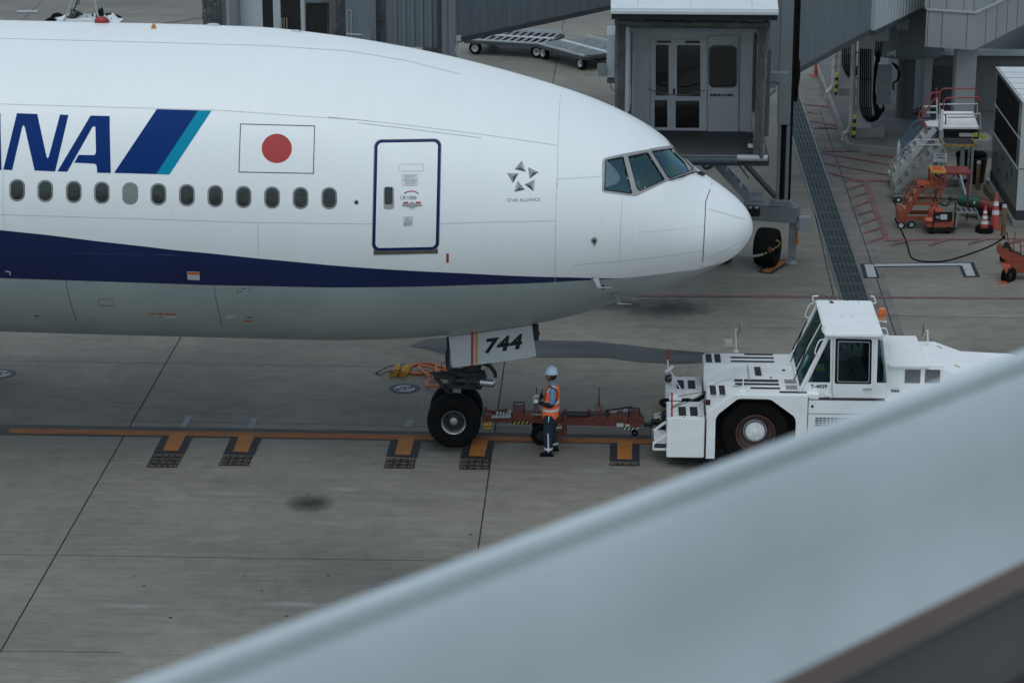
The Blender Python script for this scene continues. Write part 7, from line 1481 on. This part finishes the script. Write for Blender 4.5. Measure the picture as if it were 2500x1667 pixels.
# silver steps
ps = G(*cB(722, 765)); zs_ = 1.62
xs_ = [PY(*cB(x, y), ps.y).x for x, y in ((1200, 205), (1495, 205))]
zs_ = PY(*cB(1200, 205), ps.y).z; silv = stair_set('wheeled_steps', 'silver aluminium wheeled steps carrying a white load limit sign', (ps.x, ps.y, 0), 0, xs_[0]-ps.x, zs_, .75, 7, 'aluminium', plat=xs_[1]-xs_[0], rails=False, grp='wheeled maintenance steps')
a = MB()
for Yr, dyp in ((ps.y, 50), (ps.y+.75, 0)):
    pts = [(690, 650), (683, 380), (900+0, 165), (1190, 160)] if Yr > ps.y+.5 else [(700, 655), (693, 425), (920, 213), (1195, 210)]
    P = [PY(*cB(*p), Yr) for p in pts]; a.tube([P[0], P[1]-V((0, 0, .08)), P[1]+V((.06, 0, .05)), P[2]-V((.06, 0, .05)), P[2]+V((.06, 0, 0)), P[3]], .022, 8); 
a.build('handrail', 'aluminium', silv, world=True)
a = MB(); a.bar(PY(*cB(800, 315), ps.y), PY(*cB(935, 440), ps.y), .04, .04); a.bar(PY(*cB(815, 275), ps.y+.7), PY(*cB(960, 430), ps.y+.7), .04, .04); a.build('rail_brace', 'aluminium', silv, world=True)
a = MB(); a.bb(xs_[0]+.02, xs_[1]-.02, ps.y+.05, ps.y+.7, zs_+.002, zs_+.01); a.build('anti_slip_mat', 'matblack', silv, world=True)
a = MB(); a.bb(xs_[0]-.03, xs_[1]+.03, ps.y-.05, ps.y-.02, zs_-.06, zs_+.01); a.bb(xs_[0]-.03, xs_[0], ps.y-.05, ps.y+.8, zs_-.02, zs_+.012); a.bb(xs_[1], xs_[1]+.03, ps.y-.05, ps.y+.8, zs_-.02, zs_+.012); a.build('edge_trim', mat('worn_yellow', (.28, .18, .05), .6, var=.4, scale=6, dirt=.3), silv, world=True)
a = MB(); Yg = ps.y-.08; boxY(a, cB, 1098, 294, 1220, 378, Yg, .02); sgn = a.build('load_sign', 'lightgrey', silv, world=True)
a = MB(); pj = lambda x, y: PY(x, y, Yg-.004); text(a, '150kg', [cB(1112, 324), cB(1206, 324), cB(1206, 350), cB(1112, 350)], pj, off=.02); text(a, '制限荷重', [cB(1117, 299), cB(1203, 299), cB(1203, 317), cB(1117, 317)], pj, off=.01); text(a, '(1人)', [cB(1117, 357), cB(1200, 357), cB(1200, 373), cB(1117, 373)], pj, off=.01); a.build('sign_lettering', 'black', sgn, world=True)
# orange steps
po = G(*cB(830, 1015)); Yo = po.y; X = lambda x, y, Y=None: PY(*cB(x, y), Yo if Y is None else Y)
ors = thing('wheeled_steps', 'bright orange low maintenance steps with an upper red table', 'steps', (po.x, Yo, 0), 0, 'wheeled maintenance steps')
zl = X(1000, 600).z; zu = X(1110, 465).z; W_ = .65
a = MB()
for y in (Yo, Yo+W_):
    a.bar((X(880, 0).x, y, .42), (X(1010, 0).x, y, zl), .05, .12); a.bar((X(1085, 0).x+.12, y, .25), (X(1225, 0).x, y, zl), .06, .08); a.bar((X(815, 0).x, y, .3), (X(1180, 0).x, y, .3), .05, .1)
    a.bar((X(940, 0).x, y, zl*.58), (X(1165, 0).x, y, zl*.58), .05, .07); a.bar((X(1000, 0).x, y, zl-.03), (X(1235, 0).x, y, zl-.03), .05, .06)
a.bb(X(800, 0).x, X(880, 0).x, Yo-.02, Yo+W_, .17, .48, .01); a.bb(X(980, 0).x, X(1110, 0).x, Yo, Yo+W_, zl-.05, zl); a.build('frame', 'orange', ors, world=True)
a = MB()
for k in range(3): xk = X(860+k*45, 0).x; zk = .5+k*(zl-.5)/3; a.bb(xk, xk+.22, Yo+.03, Yo+W_-.03, zk-.02, zk+.01); a.m(0)
for k in range(3): xk = X(860+k*45, 0).x; zk = .5+k*(zl-.5)/3; a.bb(xk-.0, xk+.02, Yo+.03, Yo+W_-.03, zk-.1, zk-.021)
a.build('treads', mat('worn_tread', (.36, .20, .12), .7, var=.3), ors, world=True)
a = MB(); a.bb(X(1030, 0).x, X(1120, 0).x, Yo+.12, Yo+W_-.12, zl+.002, zl+.012); a.m(1); a.bb(X(1100, 0).x, X(1245, 0).x, Yo, Yo+W_, zu-.06, zu, .005); a.m(0); a.bb(X(1118, 0).x, X(1222, 0).x, Yo+.12, Yo+W_-.12, zu+.002, zu+.010); a.build('upper_step', [mat('red_orange_mat', (.45, .07, .02), .7), mat('step_yellow', (.45, .24, .04), .6, dirt=.2)], ors, world=True)
a = MB()
for x in (1105, 1235):
    for y in (Yo+.03, Yo+W_-.03): a.bar((X(x, 0).x, y, zl-.03), (X(x, 0).x, y, zu-.05), .05, .05)
for y in (Yo, Yo+W_): a.bar((X(1110, 0).x, y, zl), (X(1230, 0).x, y, zu-.08), .03, .03); a.bar((X(1230, 0).x, y, zl), (X(1110, 0).x, y, zu-.08), .03, .03)
a.bar((X(1000, 0).x+.05, Yo, zl), (X(1110, 0).x, Yo, zl*.6), .03, .03); a.bar((X(1150, 0).x, Yo, zl), (X(1060, 0).x, Yo, zl*.6), .03, .03); a.bb(X(1120, 0).x, X(1230, 0).x, Yo+.05, Yo+W_, zl+.02, zl+.15); a.build('bracing', 'orange', ors, world=True)
a = MB(); a.prism([(X(1248, 0).x, Yo-.02, zu-.08), (X(1248, 0).x, Yo+W_, zu-.05), (X(1470, 0).x, Yo+W_, zu-.05), (X(1492, 0).x, Yo-.02, zu-.08)], (0, 0, .05)); a.build('red_table', mat('table_red', (.17, .03, .025), .7, var=.2), ors, world=True)
a = MB()
for k in range(11): xk = X(1248+k*22, 0).x; a.bb(xk, xk+.03, Yo-.04, Yo-.02, zu-.09, zu-.05)
a.bar((X(1330, 0).x, Yo, zu-.08), (X(1240, 0).x, Yo, zl+.05), .04, .04); a.bar((X(1500, 0).x, Yo+W_, .1), (X(1490, 0).x, Yo+W_, zu-.05), .05, .05); a.build('table_strut', 'towred', ors, world=True)
a = MB()
for Yr, pp in ((Yo+W_, [(805, 860), (812, 720), (890, 560), (985, 548)]), (Yo, [(830, 880), (850, 740), (915, 610), (1010, 603)])): a.tube([X(*p, Yr) for p in pp], .022, 8, sub=2)
a.build('handrail', 'orange', ors, world=True)
for x, y in ((X(830, 0).x, Yo), (X(830, 0).x, Yo+W_), (X(935, 0).x, Yo+.1), (X(1180, 0).x, Yo+W_)): a = MB(); a.lathe(tyre_prof(.10, .05, .05), (x, y, .10), (0, -1, 0), 20); a.m(1); a.lathe([(.0, .03), (.03, .03), (.06, .035), (.065, .02)], (x, y, .10), (0, -1, 0), 16); a.build('castor', ['rubber', 'lightgrey'], ors, world=True)
# white platform with red and blue rails
Yw = 69.6; X2 = lambda x, y, Y=Yw: PY(*cA(x, y), Y)
wst = thing('access_platform', 'white access platform with red top rails and blue stair rails', 'platform', (X2(1600, 0).x, Yw+.5, 0), 0)
zp = X2(1560, 1215).z; xL, xR = X2(1550, 1215).x, X2(1925, 1215).x
a = MB(); a.bb(xL, xR, Yw, Yw+1.1, zp-.06, zp, .005); a.prism([(xL+.05, Yw, zp), (xL+.15, Yw+.7, zp+.30), (xR-.1, Yw+.7, zp+.30), (xR-.02, Yw, zp)], (0, .05, 0)); a.bb(xL-.35, xL, Yw+.1, Yw+.9, zp-.05, zp+.0, .005); a.bb(xL, xL+.08, Yw-.02, Yw+.05, zp-.1, zp+.5, .01); a.build('deck', 'tugwhite', wst, world=True)
a = MB(); a.bb(xL+.1, xR-.08, Yw-.06, Yw-.01, zp-.13, zp-.06); a.bb(xL+.1, xR, Yw, Yw+1, zp-.35, zp-.14); a.build('under_deck', 'black', wst, world=True)
a = MB(); a.bb(xL+.55, xL+.95, Yw-.04, Yw+.1, zp-.28, zp-.17, .01); a.m(1); a.bb(xL+.95, xL+1.08, Yw-.05, Yw+.1, zp-.28, zp-.15); a.bb(xL+1.18, xL+1.30, Yw-.05, Yw+.1, zp-.34, zp-.24); a.build('striped_buffer', ['lightgrey', 'yellow'], wst, world=True)
a = MB()
for x, y in ((xL+.05, Yw+.05), (xL+.05, Yw+1.0), (xR-.05, Yw+1.0), (xL+.75, Yw+.5)): a.bar((x, y, .1), (x, y, zp-.05), .12, .12)
a.bb(xL-.1, xR-.2, Yw+.2, Yw+.35, .25, .4); a.build('leg_frame', 'pale', wst, world=True)
a = MB(); s0_, s1_ = PY(*cA(1270, 1540), Yw), V((xL-.15, Yw, zp-.05)); s0_ = V((s1_.x-1.15, Yw, .25))
for dy in (0, .8): a.bar(s0_+V((0, dy, 0)), s1_+V((0, dy, 0)), .05, .16)
for k in range(8): p = s0_.lerp(s1_, (k+.5)/8); a.bb(p.x-.12, p.x+.12, Yw+.02, Yw+.78, p.z-.015, p.z+.01)
a.build('stair', 'lightgrey', wst, world=True)
a = MB()
for k in range(8): p = s0_.lerp(s1_, (k+.5)/8); a.bb(p.x-.13, p.x-.11, Yw+.02, Yw+.78, p.z-.13, p.z-.01)
a.build('tread_nosing', mat('tan_nosing', (.28, .23, .15), .7), wst, world=True)
def rl(nm, m_, L_, r_=.022):
    a = MB()
    for Y_, pts, s_ in L_: a.tube([PY(*cA(*p), Y_) for p in pts], r_, 8, sub=s_)
    a.build(nm, m_, wst, world=True)
rl('red_rail', 'redrail', [(Yw+1, ((1540, 1010), (1545, 880), (1580, 850), (1870, 848), (1905, 880), (1905, 960)), 0), (Yw, ((1580, 1040), (1585, 970), (1610, 940), (1910, 935), (1942, 960), (1940, 1050)), 0), (Yw+.9, ((1540, 885), (1480, 890), (1430, 940), (1350, 1090), (1345, 1130), (1360, 1145)), 0), (Yw, ((1535, 940), (1500, 945), (1450, 1010), (1375, 1130), (1372, 1180), (1400, 1210), (1445, 1210)), 0), (Yw+.9, ((1515, 845), (1516, 940)), 0)])
rl('blue_rail', 'bluerail', [(Yw+.8, ((1130, 1560), (1150, 1420), (1300, 1170), (1330, 1155), (1440, 1150)), 0), (Yw, ((1150, 1560), (1230, 1400), (1330, 1225), (1370, 1208)), 0), (Yw, ((1180, 1360), (1270, 1410)), 0), (Yw, ((1185, 1395), (1285, 1480)), 0)])
rl('white_rail', 'lightgrey', [(Yw+1, ((1545, 1220), (1545, 1000), (1905, 998), (1905, 1090)), 0), (Yw, ((1585, 1095), (1935, 1092), (1938, 1240)), 0), (Yw, ((1540, 1250), (1540, 1100)), 0), (Yw+.6, ((1520, 1150), (1518, 950)), 0), (Yw+.6, ((1395, 1022), (1520, 1020)), 0), (Yw+.6, ((1420, 1080), (1520, 1078)), 0), (Yw, ((1620, 1125), (1900, 1120)), 0), (Yw, ((1425, 1210), (1520, 1212)), 0)], .026)
a = MB(); a.tube([PY(*cA(*p), Yw) for p in ((1600, 1100), (1605, 1150), (1600, 1190))], .02, 6); a.tube([PY(*cA(*p), Yw) for p in ((1610, 970), (1612, 1040))], .015, 6); a.build('safety_chain', 'black', wst, world=True)
a = MB(); p = PY(*cB(765, 165), 69.0); a.cyl((p.x, 69, .05), (p.x, 69, p.z-.15), .05, n=12); a.cyl((p.x, 69, p.z-.15), (p.x, 69, p.z), .045, .008, 12); tag(a.build('marker_pole', 'lightgrey', None), 'slim white pole with a pointed tip behind the silver steps', 'pole')
# bin with black sack
p = G(*cB(1360, 560)); t = thing('waste_bin', 'dark waste bin with a crumpled black sack behind the orange steps', 'bin', (10.4, 70.6, 0)); a = MB(); a.lathe([(0, 0), (.38, 0), (.46, .75), (.43, .76), (0, .7)], (0, 0, 0), (0, 0, 1), 20); a.build('body', 'black', t); a = MB(); a.ball((-.1, 0, .82), .3, (1.3, 1, .4), 12); a.ball((.25, .05, .8), .2, (1, 1, .5), 10); a.build('sack', 'rubber', t)
# small orange power cart
pc_ = G(*cB(1150, 1060)); ct = thing('power_cart', 'small orange wheeled power cart with a black control panel and frame', 'cart', pc_, R(4)); a = MB(); a.bb(-.38, .40, -.05, .55, .15, .36, .05); a.bb(-.25, .10, .05, .5, .36, .62, .04); a.ball((-.28, .0, .38), .13, (1.2, 1, .6), 12); a.build('body', mat('cart_orange', (.40, .09, .05), .5, var=.15, scale=6, dirt=.15), ct)
a = MB(); a.bb(-.2, .3, -.12, -.08, .36, .62, .01); a.bb(-.32, .36, -.06, .5, .06, .16, .01); a.tube([(-.2, -.12, .1), (-.2, -.12, .72)], .018, 8); a.tube([(.37, -.12, .05), (.37, -.12, .85), (.37, .3, .88), (.0, .3, .9)], .018, 8); a.build('frame', 'black', ct)
a = MB(); a.bb(-.02, .16, -.128, -.12, .42, .56); a.m(1); a.bb(-.14, -.04, -.126, -.12, .45, .52); a.build('label_plate', ['lightgrey', 'midgrey'], ct)
a = MB(); text(a, 'KATO', [(-.1, .33), (.12, .33), (.12, .26), (-.1, .26)], lambda u_, v_: V((u_, -.053, v_))); a.bm.free()
for x in (-.22, .22): a = MB(); a.lathe(tyre_prof(.09, .06, .05), (x, .0, .09), (0, -1, 0), 16); a.build('castor', 'rubber', ct)
# folding step
f0, f1 = G(*cB(1292, 1018)), G(*cB(1560, 985)); fs = thing('folding_step', 'folding aluminium work step between the orange cart and the cones', 'step', (f0.x+.4, f0.y+.2, 0)); ft = PY(*cB(1320, 850), f0.y).z
a = MB(); xl_, xr2 = PY(*cB(1315, 850), f0.y).x, PY(*cB(1520, 850), f0.y).x; a.bb(xl_, xr2, f0.y, f0.y+.45, ft-.05, ft, .01); a.m(1)
for k in range(4): xk = xl_+.05+(xr2-xl_-.1)*k/3.4; a.bb(xk, xk+.06, f0.y+.03, f0.y+.42, ft+.001, ft+.008)
a.build('top', ['aluminium', 'dark'], fs, world=True)
for y in (f0.y+.02, f0.y+.43):
    for xa_, xb_ in ((xl_+.04, f0.x+.03), (xr2-.04, f1.x-.05)): a = MB(); a.bar((xa_, y, ft-.03), ((xa_+xb_)/2+(.03 if xb_ < xa_ else -.0), y, ft-.14 if False else ft*.72), .05, .035); a.bar(((xa_+xb_)/2+(.03 if xb_ < xa_ else -.0), y, ft*.72), (xb_, y, .03), .05, .035); a.m(1); a.bb(xb_-.06, xb_+.05, y-.04, y+.04, 0, .03); a.build('leg', ['aluminium', 'rubber'], fs, world=True)
# green and red cylinder on a trolley
g0, g1, g2 = PY(*cB(1330, 735), 66.6), PY(*cB(1550, 775), 66.2), PY(*cB(1720, 830), 65.9); gt = thing('gas_cylinder', 'long green and red gas cylinder lying on a trolley behind the cones', 'cylinder', (g1.x, g1.y, 0))
a = MB(); a.tube([g0-V((.0, 0, 0)), g0+(g1-g0)*.12, g1], [.10, .17, .17], 20); a.m(1); a.tube([g1, g2], [.172, .172], 20); a.m(2); p = g0.lerp(g1, .75); a.bb(p.x-.08, p.x+.08, p.y-.175, p.y-.165, p.z-.0, p.z+.08); a.build('shell', ['green', mat('cyl_red', (.13, .015, .012), .5), 'lightgrey'], gt, world=True)
a = MB(); a.cyl(g0-V((.25, 0, -.03)), g0, .03, n=8); a.ball(g0-V((.22, 0, -.03)), .06, n=8); a.bar(g0.lerp(g2, .2)-V((0, 0, .2)), g2-V((0, 0, .2)), .3, .05); a.tube([g0-V((.2, 0, 0)), g0+V((-.35, -.1, -.15)), g0+V((-.6, 0, .0)), g0+V((-.68, .2, .5))], .03, 8, sub=4); a.build('valve', 'dark', gt, world=True)
a = MB(); a.cyl(PY(*cB(1345, 485), 66.6), PY(*cB(1412, 720), 66.6), .035, n=10); a.build('white_handle', 'lightgrey', gt, world=True)
a = MB(); a.cyl(PY(*cB(1330, 530), 67.0), PY(*cB(1378, 700), 67.0), .03, n=8); a.build('grey_handle', 'bridge', gt, world=True)
for y in (-.2, .2): a = MB(); a.lathe(tyre_prof(.11, .06, .06), (g1.x, g1.y+y, .11), (0, -1, 0), 20); a.build('wheel', 'rubber', gt, world=True)
a = MB(); c_ = PY(*cB(1395, 495), 68.4); a.lathe(tyre_prof(.22, .08, .15), (c_.x, 68.4, c_.z if c_.z > .22 else .22), (0, -1, 0), 28); tag(a.build('spare_wheel', 'rubber', None), 'thin black wheel standing behind the red table', 'wheel')
# timber beams against the unit
t = thing('timber_beam', 'long dark timber beam lying against the white ground unit', 'beam', G(*cB(1700, 760))); a = MB(); a.bar(G(*cB(1600, 620), .12), G(*cB(1745, 790), .12), .18, .2, .01); a.build('beam', mat('old_timber', (.10, .085, .06), .8, var=.3, scale=5), t, world=True); a = MB(); a.bb(G(*cB(1590, 610)).x, G(*cB(1625, 610)).x, G(*cB(1600, 620)).y-.05, G(*cB(1600, 620)).y+.1, .2, .26); a.build('cap', 'lightgrey', t, world=True)
# second tow bar at the right edge
X3 = lambda x, y, Y: PY(*cQ(x, y), Y)
pw = G(*cQ(1640, 1520)); Y3 = pw.y+.15
tb2 = thing('tow_bar', 'orange tow bar standing on its wheels at the right edge of the apron', 'tow bar', (pw.x, pw.y, 0))
a = MB(); a.prism([X3(*p, Y3+.2) for p in ((1500, 1090), (1520, 1060), (1830, 1190), (1860, 1400), (1690, 1340), (1500, 1150))], (0, .3, 0)); a.bb(X3(1690, 0, Y3).x, X3(1690, 0, Y3).x+2.4, Y3+.1, Y3+.4, X3(0, 1390, Y3).z, X3(0, 1210, Y3).z, .02); a.build('beam', 'orange', tb2, world=True)
a = MB(); a.prism([X3(*p, Y3-.1) for p in ((1560, 1310), (1660, 1305), (1665, 1330), (1620, 1345), (1650, 1420), (1600, 1400))], (0, .4, 0)); a.bb(X3(1590, 0, Y3).x, X3(1700, 0, Y3).x, Y3-.3, Y3, .0, .02); a.build('mudguard', mat('bright_orange', (.42, .10, .06), .5, dirt=.15), tb2, world=True)
a = MB()
for pts in (((1640, 1060), (1625, 960), (1612, 885)), ((1695, 1120), (1700, 960), (1725, 880)), ((1520, 1050), (1515, 1010)), ((1545, 1070), (1540, 1015)), ((1790, 1180), (1785, 1020), (1770, 985)), ((1785, 1050), (1840, 1050))): a.tube([X3(*p, Y3+.2) for p in pts], .016, 6)
a.build('upright_rods', 'orange', tb2, world=True)
a = MB()
for p, q in (((1600, 1010), (1660, 1080)), ((1640, 1090), (1790, 1170)), ((1700, 1150), (1760, 1150)), ((1560, 1050), (1640, 1060)), ((1730, 1130), (1829, 1190))): a.cyl(X3(*p, Y3+.25), X3(*q, Y3+.25), .04, n=8)
for pts in (((1570, 1040), (1600, 1000), (1640, 1030), (1660, 1110)),): a.tube([X3(*p, Y3+.1) for p in pts], .02, 6, sub=4)
a.ball(X3(1612, 885, Y3+.2), .025); a.build('pump', 'dark', tb2, world=True)
wr3 = (X3(0, 1330, Y3).z)/2; a = MB(); a.lathe(tyre_prof(wr3*.98, .17, .18), (pw.x, Y3, wr3*.98), (.72, -.7, 0), 36); wh = a.build('wheel', 'rubber', tb2, world=True); a = MB(); a.lathe([(0, .08), (.06, .08), (.08, .03), (.18, .05)], (pw.x, Y3, wr3*.98), (.72, -.7, 0), 24); a.build('rim', 'dark', wh, world=True)
q = G(*cQ(1575, 1260)); a = MB(); a.lathe(tyre_prof(.15, .12, .08), (q.x, q.y, .15), (.72, -.7, 0), 24); a.build('rear_wheel', 'rubber', tb2, world=True)
# ---------------- sloping parapet capping close to the camera ----------------
def cam_pt(x, y, dz): d = ray(x, y); return CP+d*(dz/FPX)
PL, PR = cam_pt(329.5, 1682, 1.72), cam_pt(2500, 868, 2.58); e1 = (PR-PL).normalized()
Wv = cam_pt(2500, 1366, 2.58)-PR; e2 = (Wv-e1*Wv.dot(e1)); wd_ = e2.length; e2.normalize(); e3 = e1.cross(e2); e3 = e3 if e3.dot(fw) > 0 else -e3
mc = (PL+PR)/2; par_ = thing('parapet_capping', 'blurred pale metal parapet capping slanting across the foreground', 'parapet', PL)
def extr(nm, prof, m_):
    a = MB(); S, E = PL-e1*1.2, PR+e1*1.5; a.rings([[S+e2*u_+e3*v_ for u_, v_ in prof], [E+e2*u_+e3*v_ for u_, v_ in prof]]); return a.build(nm, m_, par_, world=True, ang=40)
W0 = wd_
extr('capping', [(0, .02), (0, .003), (.0015, .0005), (.004, 0), (.011, .0002), (.014, .0016), (.018, .0028), (.022, .0026), (.026, .0012), (.030, .0004), (W0*.3, -.003), (W0*.5, -.001), (W0*.65, .002), (W0*.85, .001), (W0, -.003), (W0, .03)], 'beamgrey')  # plate bowed slightly to darken its middle
extr('brown_strip', [(W0, .05), (W0, -.008), (W0+.021, -.012), (W0+.021, .05)], 'brown')
extr('fine_trim', [(W0+.021, .05), (W0+.021, -.006), (W0+.026, -.006), (W0+.026, .05)], 'frame')
extr('lower_cladding', [(W0+.026, .05), (W0+.026, .002), (W0+.12, .004), (W0+.12, .05)], 'charcoal')
extr('inner_edge', [(W0+.12, .05), (W0+.12, -.004), (W0+.3, -.004), (W0+.3, .05)], mat('dark_brown', (.035, .028, .026), .7))
# ---------------- pieces that lie apart become parts of their own ----------------
import numpy as np
def split_apart():
    for o in list(sc.objects):
        if o.type != 'MESH' or o.parent is None or o.name.startswith('arm_') or o.modifiers or o.parent == ground or o.name.split('.')[0] in ('panel_joints',): continue
        me = o.data; n = len(me.vertices)
        if n < 2 or n > 60000: continue
        co = np.empty(n*3, np.float32); me.vertices.foreach_get('co', co); co = co.reshape(-1, 3)
        ed = np.empty(len(me.edges)*2, np.int32); me.edges.foreach_get('vertices', ed); ed = ed.reshape(-1, 2); lab = np.arange(n)
        while True:
            m = np.minimum(lab[ed[:, 0]], lab[ed[:, 1]]); new = lab.copy(); np.minimum.at(new, ed[:, 0], m); np.minimum.at(new, ed[:, 1], m); new = new[new]
            if (new == lab).all(): break
            lab = new
        roots, isl_ = np.unique(lab, return_inverse=True); k = len(roots)
        if k < 2 or k > 400: continue
        lo = np.full((k, 3), np.inf); hi = np.full((k, 3), -np.inf); np.minimum.at(lo, isl_, co); np.maximum.at(hi, isl_, co); size = (hi-lo).max(1)
        gap = np.maximum(0, np.maximum(lo[:, None]-hi[None], lo[None]-hi[:, None])); near = np.sqrt((gap**2).sum(2)) <= np.maximum(.02, .5*np.maximum(size[:, None], size[None]))
        grp = np.arange(k)
        for _ in range(k):
            g2 = np.array([grp[near[i]].min() for i in range(k)])
            if (g2 == grp).all(): break
            grp = g2
        gs = np.unique(grp)
        if len(gs) < 2 or len(gs) > 16: continue
        vg = grp[isl_]; base = o.name.split('.')[0]; base = base[:-1] if base.endswith('s') and not base.endswith('ss') else base
        kids = list(o.children); centre = {}
        for gi, g_i in enumerate(gs):
            bm = bmesh.new(); bm.from_mesh(me); bm.verts.ensure_lookup_table(); bmesh.ops.delete(bm, geom=[bm.verts[i] for i in np.nonzero(vg != g_i)[0]], context='VERTS')
            m2 = bpy.data.meshes.new(base); bm.to_mesh(m2); bm.free()
            for q in me.materials: m2.materials.append(q)
            q = o if gi == 0 else o.copy()
            if gi: sc.collection.objects.link(q)
            q.data = m2; q.name = base; q.parent = o.parent
split_apart()
for m_ in bpy.data.meshes:
    if 'done' in m_.attributes: m_.attributes.remove(m_.attributes['done'])
